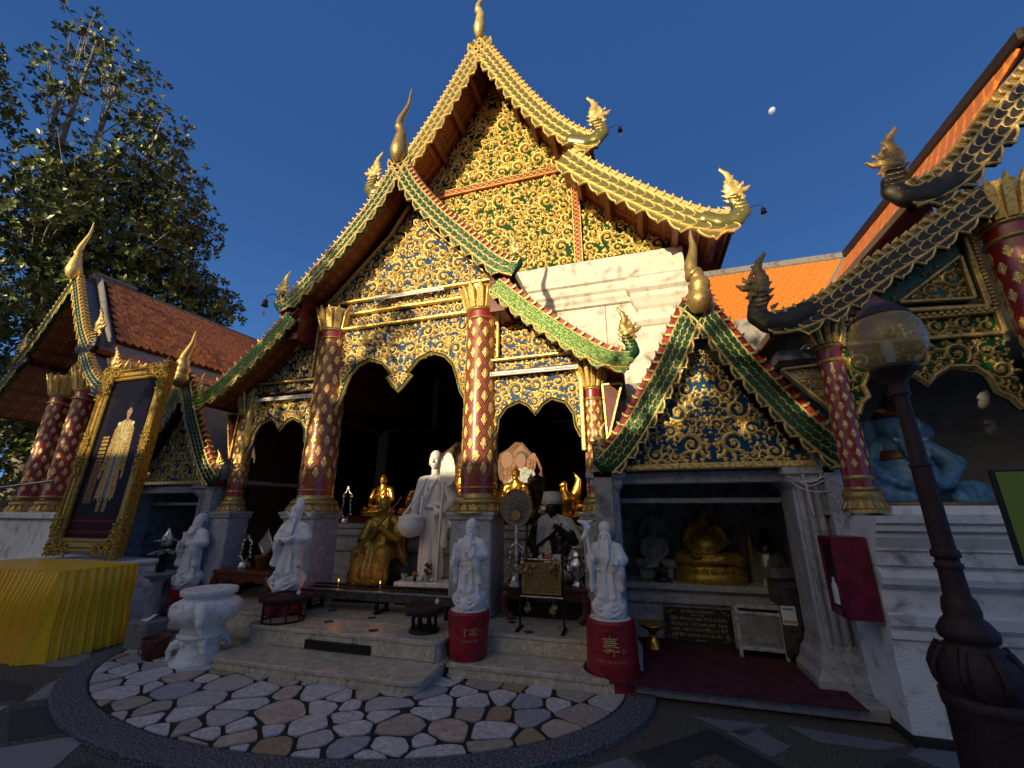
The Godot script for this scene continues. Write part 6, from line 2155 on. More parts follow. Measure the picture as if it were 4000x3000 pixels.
func standing_monk() -> void:
	var t := thing("standing_monk_statue", "tall white stone monk with alms bowl, staff and leaf fan", "statue", v3(-3.12, 0.345, -6.2), 0.1)
	var b := []
	b.append([v3(0, 0.16, 0), v3(0, 0.85, 0), 0.22, 0.19, v3(1, 1, 0.66), 8.0, 0.014])
	b.append([v3(0.02, 0.72, 0.02), v3(0.02, 0.3, 0.06), 0.14, 0.16, v3(1, 1, 0.7), 7.0, 0.016])
	b.append([v3(0, 0.85, 0), v3(0, 1.25, -0.02), 0.185, 0.19, v3(1, 1, 0.68), 6.0, 0.006])
	b.append([v3(-0.18, 1.42, -0.02), v3(0.18, 1.42, -0.02), 0.085, 0.085])
	b.append([v3(0, 1.25, -0.02), v3(0, 1.4, -0.02), 0.19, 0.14, v3(1, 1, 0.62)])
	b.append([v3(0, 1.44, -0.01), v3(0, 1.58, 0.02), 0.075, 0.068])
	# sash knot and shoulder strap
	b += chain([v3(-0.18, 1.04, 0.1), v3(0.0, 1.03, 0.14), v3(0.18, 1.05, 0.09)], [0.03, 0.034, 0.03])
	b += chain([v3(0.05, 1.04, 0.16), v3(0.1, 1.0, 0.17), v3(0.08, 0.88, 0.16)], [0.035, 0.025, 0.015])
	b += chain([v3(-0.12, 1.46, 0.06), v3(-0.1, 1.2, 0.16), v3(-0.12, 0.85, 0.2)], [0.022, 0.022, 0.02], v3(1.4, 1, 0.7))
	b += chain([v3(0.06, 1.46, 0.06), v3(-0.02, 1.3, 0.13), v3(-0.08, 1.1, 0.14)], [0.02, 0.02, 0.016])
	b += chain([v3(-0.24, 1.4, -0.02), v3(-0.31, 1.12, 0.02), v3(-0.3, 0.84, 0.14)], [0.09, 0.075, 0.055])
	b += chain([v3(0.24, 1.4, -0.02), v3(0.35, 1.12, 0.0), v3(0.26, 0.96, 0.19)], [0.1, 0.1, 0.055])
	b.append([v3(0.34, 1.1, 0.0), v3(0.36, 0.78, 0.08), 0.1, 0.06, v3(0.8, 1, 1.1), -20.0, 0.014])
	b.append([v3(0.28, 0.95, 0.08), v3(0.24, 0.5, 0.1), 0.09, 0.05, v3(1, 1, 0.5), -16.0, 0.01])
	b += hand(v3(0.24, 0.95, 0.2), v3(-0.9, 0, 0.35).normalized(), v3(-0.2, 0, -1).normalized(), 1.4)
	b += hand(v3(-0.28, 0.8, 0.16), v3(0.5, -0.5, 0.6).normalized(), v3(0.5, 0.5, 0).normalized(), 1.4)
	for e in [-1.0, 1.0]:
		b += chain([v3(0.09 * e, 0.2, 0.02), v3(0.09 * e, 0.07, 0.02), v3(0.1 * e, 0.035, 0.17)], [0.06, 0.05, 0.04])
		for k in 5:
			b.append([v3(0.1 * e + (k - 2) * 0.02, 0.028, 0.19), v3(0.1 * e + (k - 2) * 0.023, 0.022, 0.235 - 0.006 * absf(k - 1)), 0.014, 0.012])
	var f := part(t, "figure", figure(b, head_bones(v3(0, 1.74, 0.03), 0.31), 0.0145, 0.018, 0.0085, 0.009), M.white_stone, Transform3D(Basis().scaled(v3(0.92, 1.02, 1.0)), v3(0, 0.3, 0)))
	var g := Geo.new()
	g.lathe([Vector2(0.02, 0.0), Vector2(0.12, 0.03), Vector2(0.19, 0.12), Vector2(0.2, 0.2), Vector2(0.18, 0.26), Vector2(0.19, 0.275), Vector2(0.19, 0.3), Vector2(0.12, 0.32), Vector2(0.05, 0.345), Vector2(0.0, 0.35)], v3(-0.26, 0.9, 0.26), 24)
	part(t, "alms_bowl", g, M.white_stone)
	g = Geo.new()
	g.tube([v3(-0.12, 1.78, 0.09), v3(-0.2, 1.5, 0.2), v3(-0.4, 1.22, 0.24)], 0.022, 6)
	g.tube([v3(-0.12, 1.5, 0.2), v3(-0.1, 1.3, 0.28), v3(-0.1, 1.22, 0.28)], 0.022, 6)
	part(t, "bowl_strap", g, M.white_stone)
	g = Geo.new()
	g.tube([v3(0.2, 0.31, 0.3), v3(0.21, 1.3, 0.25), v3(0.22, 1.72, 0.22)], 0.022, 8)
	part(t, "staff", g, M.white_stone)
	# pleated leaf fan at the top
	g = Geo.new()
	for s in [-1.0, 1.0]:
		var rows := []
		for j in 4:
			var r := []
			for k in 33:
				var a := TAU * k / 32.0
				var rad := 0.125 * j / 3.0
				var hh := 1.5 + 1.1 * (0.5 + 0.5 * sin(a))
				r.append(v3(0.27 + cos(a) * rad, 1.84 + sin(a) * rad * hh, 0.2 + s * 0.008 + 0.009 * (1 if k % 2 else -1) * rad / 0.125))
			if s < 0:
				r.reverse()
			rows.append(r)
		g.sheet(rows)
	part(t, "leaf_fan", g, M.white_stone)
	g = Geo.new()
	g.box(v3(0.0, 0.27, 0.05), v3(0.85, 0.06, 0.6), 0.008)
	part(t, "plinth", g, M.white_base)
	g = Geo.new()
	g.box(v3(0.0, 0.12, 0.05), v3(0.8, 0.24, 0.55), 0.008)
	part(t, "stand", g, M.bronze)
	for k in 2:
		var p := thing("flower_pot", ["pale green flower pot at the white monk's right foot", "pale green flower pot between the white monk's feet and staff"][k], "pot", v3(-3.42 + 0.36 * k, 0.648, -5.95 - 0.02 * k), 0.0, "flower pots on the monk's plinth")
		var q := Geo.new()
		q.lathe([Vector2(0.035, 0), Vector2(0.05, 0.075), Vector2(0.055, 0.08), Vector2(0.055, 0.095), Vector2(0.045, 0.095)], Vector3.ZERO, 14)
		part(p, "pot", q, M.pot_green)
		q = Geo.new()
		var R := RandomNumberGenerator.new()
		R.seed = 8 + k
		for i in 34:
			var c := v3(R.randf_range(-0.05, 0.05), R.randf_range(0.1, 0.24), R.randf_range(-0.05, 0.05))
			q.box(c, v3(0.028, 0.022, 0.028), 0.005, Basis(v3(R.randf(), R.randf(), R.randf()).normalized(), R.randf() * 3))
		part(p, "plant", q, M.leaf_pot if k == 0 else M.wood_red)
	var p := thing("flower_vase", "tiny vase with a yellow flower before the white monk's feet", "vase", v3(-3.24, 0.648, -5.94))
	var q := Geo.new()
	q.lathe([Vector2(0.02, 0), Vector2(0.026, 0.03), Vector2(0.012, 0.06), Vector2(0.016, 0.08)], Vector3.ZERO, 10)
	part(p, "vase", q, M.bronze)
	q = Geo.new()
	for i in 7:
		q.lathe([Vector2(0.0, -0.012), Vector2(0.018, 0.0), Vector2(0.0, 0.016)], v3(cos(i * 0.9) * 0.03, 0.1 + 0.02 * sin(i * 2.0), sin(i * 0.9) * 0.025), 7)
	part(p, "bloom", q, M.flower)


# dark bronze holy man in real white cloth, on a low red table
func robed_sage() -> void:
	var t := thing("robed_sage_statue", "dark seated statue dressed in white cloth and a white turban, holding a staff", "statue", v3(-1.18, 0.78, -5.95), 0.1)
	var b := seated(0.95, 0)
	var kept := []
	for i in b.size():
		kept.append(b[i])
	kept += chain([v3(0.24, 0.6, 0), v3(0.3, 0.42, 0.12), v3(0.06, 0.62, 0.2)], [0.06, 0.055, 0.04])
	var o := part(t, "figure", figure(grown(kept, 0.98), grown(seated_head(), 0.98), 0.014, 0.022, 0.0085, 0.009), M.bronze)
	o.position.y = 0.05
	var r := []
	r.append([v3(0, 0.1, -0.04), v3(0, 0.6, -0.04), 0.24, 0.22, v3(1.1, 1, 0.72), 9.0, 0.01])
	r += chain([v3(0.2, 0.66, -0.03), v3(0.33, 0.44, 0.0), v3(0.26, 0.2, 0.12)], [0.11, 0.11, 0.09])
	r += chain([v3(-0.3, 0.1, 0.1), v3(0.0, 0.1, 0.3), v3(0.34, 0.1, 0.1)], [0.12, 0.13, 0.13])
	r += chain([v3(0.34, 0.12, 0.12), v3(0.5, 0.05, 0.1)], [0.09, 0.05])
	r.append([v3(-0.1, 0.26, 0.26), v3(0.1, 0.26, 0.26), 0.07, 0.07, v3(1.2, 0.8, 1)])
	part(t, "white_robe", blob(r, 0.015, 0.04), M.cloth_white)
	var g := Geo.new()
	g.lathe([Vector2(0.125, 0.9), Vector2(0.14, 0.93), Vector2(0.135, 0.98), Vector2(0.13, 1.0), Vector2(0.115, 1.06), Vector2(0.1, 1.07), Vector2(0.0, 1.08)], v3(0, 0.04, -0.01), 24)
	part(t, "turban", g, M.cloth_white)
	g = Geo.new()
	for k in 9:
		g.lathe([Vector2(0, -0.02), Vector2(0.022, 0), Vector2(0, 0.02)], v3(-0.04 + 0.03 * cos(k * 2.0), 0.3 + 0.022 * sin(k * 3.0), 0.33 + 0.01 * k / 9.0), 6)
	part(t, "flower_garland", g, M.pink)
	g = Geo.new()
	g.tube([v3(-0.34, -0.4, 0.2), v3(-0.34, 0.45, 0.16), v3(-0.33, 0.85, 0.12)], 0.013, 6)
	part(t, "staff", g, M.wood_dark)


func low_table(label: String, at: Vector3, w: float, d: float, h: float, m: String) -> void:
	var t := thing("low_table", label, "table", at)
	var g := Geo.new()
	g.box(v3(0, h - 0.03, 0), v3(w, 0.06, d), 0.012)
	g.box(v3(0, h - 0.075, 0), v3(w * 0.94, 0.03, d * 0.94), 0.005)
	part(t, "top", g, M[m])
	g = Geo.new()
	g.slab(P2([-w * 0.44, h - 0.08, w * 0.44, h - 0.08, w * 0.44, h - 0.15, w * 0.3, h - 0.17, w * 0.2, h - 0.14, 0, h - 0.18, -w * 0.2, h - 0.14, -w * 0.3, h - 0.17, -w * 0.44, h - 0.15]), d * 0.44, d * 0.47, 0.005)
	part(t, "apron", g, M[m])
	for sx in [-1.0, 1.0]:
		for sz in [-1.0, 1.0]:
			g = Geo.new()
			var x: float = w * 0.43 * sx
			g.tube(curve([v3(x, h - 0.1, d * 0.4 * sz), v3(x + 0.05 * sx, h * 0.6, d * 0.42 * sz), v3(x + 0.03 * sx, h * 0.25, d * 0.42 * sz), v3(x - 0.04 * sx, 0.03, d * 0.42 * sz)], 8), [0.07, 0.07, 0.065, 0.06, 0.055, 0.05, 0.045, 0.045, 0.05], 8)
			part(t, "leg", g, M[m])


func silver_stand(label: String, at: Vector3, h: float) -> void:
	var t := thing("silver_ornament", label, "ornament", at, 0.0, "silver altar ornaments")
	var g := Geo.new()
	g.lathe([Vector2(0.09, 0), Vector2(0.1, 0.03), Vector2(0.08, 0.05), Vector2(0.085, 0.08), Vector2(0.06, 0.1), Vector2(0.03, 0.12)], Vector3.ZERO, 18)
	part(t, "foot", g, M.silver)
	g = Geo.new()
	for e in [-1.0, 1.0]:
		g.tube(curve([v3(0.03 * e, 0.11, 0), v3(0.1 * e, 0.2, 0), v3(0.07 * e, h * 0.55, 0), v3(0.1 * e, h * 0.75, 0), v3(0.03 * e, h * 0.85, 0), v3(0.01 * e, h, 0)], 16), 0.014, 6)
		for k in 5:
			g.lathe([Vector2(0, -0.025), Vector2(0.025, 0), Vector2(0, 0.03)], v3(e * (0.11 - 0.01 * k), 0.16 + k * h * 0.12, 0), 7)
	part(t, "scroll_arms", g, M.silver)


func vase(label: String, at: Vector3, s: float) -> void:
	var t := thing("silver_vase", label, "vase", at)
	var g := Geo.new()
	g.lathe([Vector2(0.07, 0), Vector2(0.08, 0.02), Vector2(0.05, 0.05), Vector2(0.045, 0.09), Vector2(0.09, 0.14), Vector2(0.115, 0.2), Vector2(0.105, 0.26), Vector2(0.06, 0.3), Vector2(0.075, 0.31), Vector2(0.075, 0.33), Vector2(0.05, 0.36), Vector2(0.06, 0.4)].map(func(p): return p * s), Vector3.ZERO, 24)
	part(t, "body", g, M.silver)
	g = Geo.new()
	for k in 14:
		var a := TAU * k / 14
		var n := v3(cos(a), 0, sin(a))
		g.slab(P2([-0.02 * s, 0, 0.02 * s, 0, 0, 0.05 * s]), -0.004, 0.006, 0.003, Transform3D(Basis(v3(0, 1, 0).cross(n), v3(0, 1, 0), n), n * 0.112 * s + v3(0, 0.17 * s, 0)))
	part(t, "embossing", g, M.silver)


# ---------------------------------------------------------------- porch furniture
func porch_things() -> void:
	low_table("carved red wooden table behind the hanging plaque", v3(-1.22, 0.345, -5.72), 1.08, 0.5, 0.4, "wood_red")
	low_table("brown wooden table between the two left white immortals", v3(-5.85, 0.345, -5.6), 1.1, 0.5, 0.42, "wood_red")
	silver_stand("silver scrolled ornament left of the plaque", v3(-1.6, 0.745, -5.6), 0.55)
	silver_stand("silver scrolled ornament on the brown wooden table", v3(-6.08, 0.765, -5.6), 0.5)
	silver_stand("dark silver ornament inside the porch by the left column", v3(-5.4, 1.402, -7.05), 0.68)
	vase("embossed silver vase right of the plaque", v3(-0.8, 0.745, -5.55), 1.1)
	vase("small silver jar on the altar behind the turbaned sage", v3(-1.5, 1.402, -7.05), 1.1)
	# plinth under the sage
	var t := thing("altar_plinth", "dark plinth under the turbaned sage", "plinth", v3(-1.15, 0.345, -6.25))
	boxp(t, "block", v3(-0.6, 0.0, -0.3), v3(0.6, 0.43, 0.55), "bronze")
	# big pleated fan on a silver pole
	t = thing("ceremonial_fan", "large grey pleated ceremonial fan on a white pole", "fan", v3(-1.54, 0.745, -5.4))
	var g := Geo.new()
	g.tube([v3(0, 0, 0), v3(0, 0.72, 0)], 0.02, 8)
	for k in 5:
		g.lathe([Vector2(0.02, -0.02), Vector2(0.035, 0.0), Vector2(0.02, 0.02)], v3(0, 0.1 + k * 0.13, 0), 10)
	g.lathe([Vector2(0.09, 0), Vector2(0.1, 0.02), Vector2(0.04, 0.05)], Vector3.ZERO, 14)
	part(t, "pole", g, M.alum)
	g = Geo.new()
	var rows := []
	for j in 5:
		var r := []
		for k in 49:
			var a := TAU * k / 48.0
			var u: float = [0.06, 0.3, 0.6, 0.92, 1.0][j]
			var rim := v3(cos(a) * 0.196, 0.93 + sin(a) * 0.222, 0)
			r.append(v3(0, 0.82, 0).lerp(rim, u) + v3(0, 0, (0.011 if k % 2 else -0.007) * (1.0 if j < 4 else 0.2)))
		rows.append(r)
	g.sheet(rows)
	part(t, "pleats", g, M.fan_cloth)
	g = Geo.new()
	var ring := []
	for k in 33:
		var a := TAU * k / 32.0
		ring.append(v3(cos(a) * 0.2, 0.93 + sin(a) * 0.226, 0))
	g.tube(ring, 0.012, 6)
	g.lathe([Vector2(0.062, -0.012), Vector2(0.07, 0.0), Vector2(0.062, 0.012)], v3(0, 0.83, 0.01), 20, Vector2.ONE, Basis(v3(1, 0, 0), PI / 2))
	part(t, "rim", g, M.gold_dark)
	# brass plaque hung with leaf bells on a steel easel
	t = thing("hanging_plaque", "brass text plaque with dangling leaf bells on a dark stand", "plaque", v3(-1.17, 0.345, -5.14), 0.02)
	g = Geo.new()
	for e in [-1.0, 1.0]:
		g.box(v3(0.255 * e, 0.37, 0), v3(0.022, 0.74, 0.022), 0.004)
		g.box(v3(0.255 * e, 0.012, 0.02), v3(0.04, 0.024, 0.26), 0.004)
		g.lathe([Vector2(0.016, 0), Vector2(0.02, 0.03), Vector2(0.0, 0.1)], v3(0.255 * e, 0.74, 0), 8)
	part(t, "stand", g, M.bronze)
	g = Geo.new()
	for y in [0.74, 0.34]:
		g = Geo.new()
		g.tube([v3(-0.26, y, 0.0), v3(0.26, y, 0.0)], 0.012, 8)
		part(t, "rail", g, M.steel)
	g = Geo.new()
	g.box(v3(0, 0.54, 0.0), v3(0.46, 0.34, 0.012), 0.003)
	part(t, "plate", g, M.gold_plate)
	g = Geo.new()
	var R := RandomNumberGenerator.new()
	R.seed = 4
	for k in 15:
		var x := -0.2
		while x < 0.19:
			var w := R.randf_range(0.012, 0.04)
			g.box(v3(x + w / 2, 0.685 - k * 0.0205, 0.0075), v3(w, 0.006, 0.002))
			x += w + 0.008
	part(t, "engraved_lines", g, M.wood_dark)
	for q in [[-0.19, 0.66, 24, 0.09], [0.16, 0.66, 24, 0.09], [-0.16, 0.24, 9, 0.035], [0.14, 0.22, 11, 0.04]]:
		g = Geo.new()
		for k in int(q[2]):
			var c := v3(q[0] + R.randfn() * q[3] * 0.5, q[1] + R.randfn() * q[3] * 0.6, 0.02 + R.randf() * 0.03)
			var B := Basis(v3(R.randf() - 0.5, R.randf() - 0.5, R.randf()).normalized(), R.randf() * 3)
			g.slab(P2([0, -0.035, 0.022, -0.005, 0.014, 0.018, 0, 0.01, -0.014, 0.018, -0.022, -0.005]), -0.001, 0.002, 0.0, Transform3D(B, c))
		g.tube([v3(q[0], q[1] + 0.12, 0.02), v3(q[0], q[1], 0.02)], 0.003, 4)
		part(t, "leaf_bells", g, M.gold_dark if q[1] > 0.5 else M.gold_old)
	# candle trough
	t = thing("candle_trough", "long steel candle trough in front of the seated gold monk", "trough", v3(-3.4, 0.345, -5.38))
	g = Geo.new()
	g.box(v3(0, 0.21, 0.15), v3(2.4, 0.1, 0.012), 0.003)
	g.box(v3(0, 0.21, -0.15), v3(2.4, 0.1, 0.012), 0.003)
	g.box(v3(0, 0.17, 0), v3(2.4, 0.012, 0.3), 0.003)
	for e in [-1.0, 1.0]:
		g.box(v3(1.2 * e, 0.21, 0), v3(0.012, 0.1, 0.3), 0.003)
	part(t, "tray", g, M.steel_dull)
	g = Geo.new()
	g.box(v3(0, 0.265, 0.15), v3(2.42, 0.022, 0.05), 0.005)
	part(t, "lip", g, M.steel)
	g = Geo.new()
	g.box(v3(0, 0.285, -0.15), v3(2.42, 0.022, 0.05), 0.005)
	part(t, "back_lip", g, M.iron)
	for x in [-1.05, 0.0, 1.0]:
		g = Geo.new()
		for e in [-1.0, 1.0]:
			g.box(v3(x, 0.08, 0.12 * e), v3(0.045, 0.16, 0.045), 0.004)
		g.box(v3(x, 0.02, 0), v3(0.045, 0.03, 0.3), 0.004)
		part(t, "leg", g, M.iron)
	for k in 2:
		var c := thing("candle", ["lit yellow candle at the left of the steel trough", "lit yellow candle below the gold monk's robe"][k], "candle", v3(-4.1 + 0.66 * k, 0.523, -5.36), 0.0, "lit candles in the trough")
		g = Geo.new()
		g.tube([v3(0, 0, 0), v3(0.004, 0.17, 0)], 0.005, 6)
		part(c, "stick", g, M.wax)
		g = Geo.new()
		g.lathe([Vector2(0.003, 0.17), Vector2(0.008, 0.182), Vector2(0.0, 0.21)], Vector3.ZERO, 8)
		part(c, "flame", g, M.flame)
		var l := OmniLight3D.new()
		l.name = "flame_light"
		l.light_color = Color(1, 0.6, 0.25)
		l.light_energy = 0.012
		l.light_size = 0.01
		l.omni_range = 3.0
		l.omni_attenuation = 2.0
		l.shadow_enabled = true
		l.position = v3(0, 0.235, 0)
		c.add_child(l)
	# two offering dishes
	t = thing("offering_dish", "wide shallow rusty dish on thin iron bars in front of the second immortal", "dish", v3(-4.34, 0.341, -4.7))
	g = Geo.new()
	g.lathe([Vector2(0.24, 0.2), Vector2(0.29, 0.24), Vector2(0.305, 0.27), Vector2(0.305, 0.285), Vector2(0.285, 0.28), Vector2(0.27, 0.25), Vector2(0.0, 0.24)], Vector3.ZERO, 32)
	part(t, "dish", g, M.rust_red)
	g = Geo.new()
	var rr := []
	for k in 29:
		rr.append(v3(cos(TAU * k / 28) * 0.24, 0.012, sin(TAU * k / 28) * 0.24))
	g.tube(rr, 0.012, 5)
	part(t, "foot_ring", g, M.iron)
	for k in 9:
		g = Geo.new()
		var a := TAU * k / 9
		g.tube([v3(cos(a) * 0.24, 0.01, sin(a) * 0.24), v3(cos(a) * 0.25, 0.22, sin(a) * 0.25)], 0.008, 5)
		part(t, "bar_leg", g, M.iron)
	flower_stick(v3(-4.28, 0.588, -4.68), "white lotus bud lying in the dish with bar legs")
	t = thing("offering_dish", "rounded rusty bowl on a spindle stand beside the flat-capped immortal", "dish", v3(-2.44, 0.341, -4.76))
	g = Geo.new()
	g.lathe([Vector2(0.16, 0.17), Vector2(0.21, 0.19), Vector2(0.235, 0.225), Vector2(0.225, 0.265), Vector2(0.2, 0.275), Vector2(0.17, 0.245), Vector2(0.0, 0.235)], Vector3.ZERO, 32)
	part(t, "bowl", g, M.rust_red)
	g = Geo.new()
	g.lathe([Vector2(0.17, 0), Vector2(0.175, 0.02), Vector2(0.155, 0.035), Vector2(0.15, 0.04)], Vector3.ZERO, 28)
	part(t, "foot", g, M.iron)
	for k in 8:
		var a := TAU * k / 8
		g = Geo.new()
		g.lathe([Vector2(0.014, 0.035), Vector2(0.02, 0.06), Vector2(0.012, 0.09), Vector2(0.02, 0.13), Vector2(0.014, 0.175)], v3(cos(a) * 0.135, 0, sin(a) * 0.135), 8)
		part(t, "spindle", g, M.iron)
	flower_stick(v3(-2.42, 0.58, -4.74), "white lotus bud lying in the rounded bowl")
	# fluorescent battens
	for q in [[v3(-3.46, 5.15, -5.53), 1.34, "long fluorescent batten across the porch gable"], [v3(-5.74, 3.5, -5.53), 1.28, "white fluorescent batten above the left arch"], [v3(-1.32, 3.57, -5.53), 1.32, "white fluorescent batten above the right arch"]]:
		t = thing("fluorescent_lamp", q[2], "lamp", q[0], 0.0, "fluorescent battens on the porch")
		g = Geo.new()
		g.box(v3(0, 0.012, -0.01), v3(q[1], 0.045, 0.05), 0.012)
		part(t, "housing", g, M.alum)
		g = Geo.new()
		g.tube([v3(-q[1] * 0.48, -0.024, 0.01), v3(q[1] * 0.48, -0.024, 0.01)], 0.014, 8)
		part(t, "tube", g, M.tubewhite)
		for e in [-1.0, 1.0]:
			g = Geo.new()
			g.box(v3(e * q[1] * 0.485, -0.005, 0.0), v3(0.03, 0.07, 0.055), 0.008)
			part(t, "end_cap", g, M.alum)


func flower_stick(at: Vector3, label: String) -> void:
	var t := thing("lotus_bud", label, "flower", at, 0.0, "lotus buds in the dishes")
	var g := Geo.new()
	g.tube([v3(-0.12, 0.0, 0.05), v3(0.06, 0.04, 0.0), v3(0.12, 0.055, -0.01)], 0.004, 5)
	part(t, "stem", g, M.leaf_pot)
	g = Geo.new()
	g.lathe([Vector2(0.0, -0.02), Vector2(0.026, 0.0), Vector2(0.022, 0.025), Vector2(0.0, 0.05)], v3(0.13, 0.06, -0.01), 8)
	part(t, "bud", g, M.paper)


# ---------------------------------------------------------------- inside the right shrine
func shrine_things() -> void:
	var g := Geo.new()
	# red carpet
	g.box(v3(0, 0.004, 0), v3(1.95, 0.008, 1.6), 0.002)
	tag(part(self, numbered("carpet"), g, M.carpet, Transform3D(Basis(), v3(0.62, 0.13, -5.28))), "dark red carpet on the shrine floor", "carpet")
	# laughing pot-bellied figure on a lotus throne
	var t := thing("gilded_laughing_monk", "large dull gold pot-bellied seated figure on a round lotus throne in the shrine", "statue", v3(0.8, 0.762, -6.38), -0.1)
	g = Geo.new()
	g.lathe([Vector2(0.44, 0), Vector2(0.45, 0.04), Vector2(0.43, 0.1), Vector2(0.38, 0.13), Vector2(0.4, 0.17), Vector2(0.36, 0.2)], Vector3.ZERO, 32, Vector2(1, 0.7))
	part(t, "throne", g, M.gold_paint)
	for k in 22:
		var a := TAU * k / 22
		var n := v3(cos(a), 0, sin(a) * 1.3).normalized()
		g = Geo.new()
		g.slab(P2([-0.05, 0, 0.05, 0, 0.045, 0.05, 0, 0.085, -0.045, 0.05]), -0.01, 0.012, 0.008, Transform3D(Basis(v3(0, 1, 0).cross(n), v3(0, 1, 0), n), v3(cos(a) * 0.4, 0.1, sin(a) * 0.28)))
		part(t, "lotus_petal", g, M.gold_paint)
	var b := seated(1.05, 0, 0.06)
	b.append([v3(0, 0.34, 0.1), v3(0, 0.3, 0.14), 0.2, 0.2])
	part(t, "figure", figure(grown(b, 0.78), grown(seated_head(), 0.78), 0.014, 0.02, 0.008, 0.008), M.gold_paint).position.y = 0.19
	# pale seated buddha with a pointed halo slab
	t = thing("stone_buddha", "pale stone buddha with a pointed halo at the left of the shrine", "statue", v3(0.14, 0.762, -6.42))
	g = Geo.new()
	g.slab(P2([-0.2, 0.25, 0.2, 0.25, 0.2, 0.62, 0.13, 0.74, 0, 0.82, -0.13, 0.74, -0.2, 0.62]), -0.16, -0.1, 0.02)
	part(t, "halo", g, M.inside_grey)
	g = Geo.new()
	g.box(v3(0, 0.07, 0), v3(0.42, 0.14, 0.3), 0.02)
	part(t, "base", g, M.inside_grey)
	part(t, "figure", figure(grown(seated(0.9, 1), 0.56), grown(seated_head(1), 0.56), 0.012, 0.015, 0.007, 0.007), M.inside_grey).position.y = 0.13
	t = thing("small_black_buddha", "small black seated figure in front of the pale stone buddha", "statue", v3(0.2, 0.762, -6.18))
	part(t, "figure", figure(grown(seated(0.9, 1), 0.24), grown(seated_head(1), 0.24), 0.007, 0.01, 0.004, 0.004), M.black)
	# figure wrapped in clear film, little stupa beside it
	t = thing("wrapped_statue", "dark statue wrapped in clear film at the right of the shrine", "statue", v3(1.5, 0.762, -6.35))
	part(t, "figure", blob(chain([v3(0, 0.05, 0), v3(0, 0.4, 0), v3(0, 0.5, 0)], [0.15, 0.13, 0.08]) + head_bones(v3(0, 0.6, 0), 0.14), 0.013, 0.02), M.bronze)
	g = Geo.new()
	var rows := []
	for j in 7:
		var r := []
		for k in 18:
			var a := -TAU * k / 18
			var rad: float = [0.23, 0.21, 0.2, 0.19, 0.15, 0.12, 0.05][j] * (1.0 + 0.08 * sin(k * 2.7 + j * 1.3))
			r.append(v3(cos(a) * rad, j * 0.09, sin(a) * rad * 0.9))
		rows.append(r)
	g.sheet(rows, true)
	part(t, "clear_film", g, M.pane)
	t = thing("small_stupa", "small pointed stupa model beside the wrapped statue", "ornament", v3(1.36, 0.762, -6.55))
	g = Geo.new()
	g.lathe([Vector2(0.07, 0), Vector2(0.08, 0.06), Vector2(0.06, 0.3), Vector2(0.05, 0.42), Vector2(0.06, 0.44), Vector2(0.035, 0.52), Vector2(0.015, 0.62), Vector2(0.0, 0.72)], Vector3.ZERO, 16)
	part(t, "spire", g, M.gold_dark)
	# black prayer board with gilt lettering, leaning on the ledge
	t = thing("prayer_board", "black board with golden prayer text leaning against the shrine ledge", "sign", v3(0.56, 0.139, -5.96), 0.0)
	var X := Transform3D(Basis(v3(1, 0, 0), -0.14), Vector3.ZERO)
	g = Geo.new()
	g.box(X * v3(0, 0.185, 0), v3(0.78, 0.37, 0.02), 0.004, X.basis)
	part(t, "board", g, M.black)
	g = Geo.new()
	var lines := ["คำไหว้พระสังกัจจายน์", "ตั้งนะโม สามจบ", "อิมินา สักการะเนนะ สาวะกะสังโฆ", "กัจจายะนะ เถโร มหาเตชะ วันโต", "พุทธะ โภคาวะโห ปาริมิตาโร อิทธิ", "ฤทธิ ติตะ มะณะคำ สะระณัง คัจฉามิ"]
	for k in lines.size():
		thai(g, lines[k], Vector2(0, [0.315, 0.285, 0.235, 0.178, 0.122, 0.066][k]), [0.024, 0.013, 0.0265, 0.0265, 0.0265, 0.0265][k], 0.0115)
	for i in g.v.size():
		g.v[i] = X * g.v[i]
	part(t, "lettering", g, M.gold_pale)
	var tm := TextMesh.new()
	tm.text = "(SILVER BELL)"
	tm.font_size = 16
	tm.pixel_size = 0.0012
	tm.depth = 0.002
	part(t, "maker_line", tm, M.gold_pale, X * Transform3D(Basis(), v3(0, 0.03, 0.0115)))
	g = Geo.new()
	for sx in [-1.0, 1.0]:
		for sy in [-1.0, 1.0]:
			for q in 3:
				var pts := []
				var wd := []
				for k in 7:
					var a := k / 6.0 * 4.2 + q
					pts.append(Vector2(sx * (0.35 - 0.035 * q + cos(a) * 0.018), 0.185 + sy * (0.155 - 0.03 * (2 - q) * 0.6 + sin(a) * 0.015)))
					wd.append(0.004)
				g.strip(pts, wd, 0.0115, 0.003)
	for i in g.v.size():
		g.v[i] = X * g.v[i]
	part(t, "corner_scrolls", g, M.gold_dark)
	# glass donation box with notes
	t = thing("donation_box", "glass donation box with a pale frame and banknotes inside", "box", v3(1.14, 0.139, -5.72), -0.06)
	g = Geo.new()
	for sx in [-1.0, 1.0]:
		for sz in [-1.0, 1.0]:
			g.box(v3(0.215 * sx, 0.25, 0.15 * sz), v3(0.035, 0.5, 0.035), 0.004)
		g.box(v3(0.215 * sx, 0.09, 0), v3(0.03, 0.035, 0.28), 0.004)
		g.box(v3(0.215 * sx, 0.485, 0), v3(0.03, 0.03, 0.28), 0.004)
	for sz in [-1.0, 1.0]:
		g.box(v3(0, 0.09, 0.15 * sz), v3(0.4, 0.035, 0.03), 0.004)
		g.box(v3(0, 0.43, 0.15 * sz), v3(0.4, 0.03, 0.03), 0.004)
		g.box(v3(0, 0.49, 0.15 * sz), v3(0.4, 0.025, 0.03), 0.004)
	g.box(v3(0, 0.51, 0), v3(0.47, 0.014, 0.34), 0.004)
	g.box(v3(0, 0.1, 0), v3(0.42, 0.012, 0.3), 0.002)
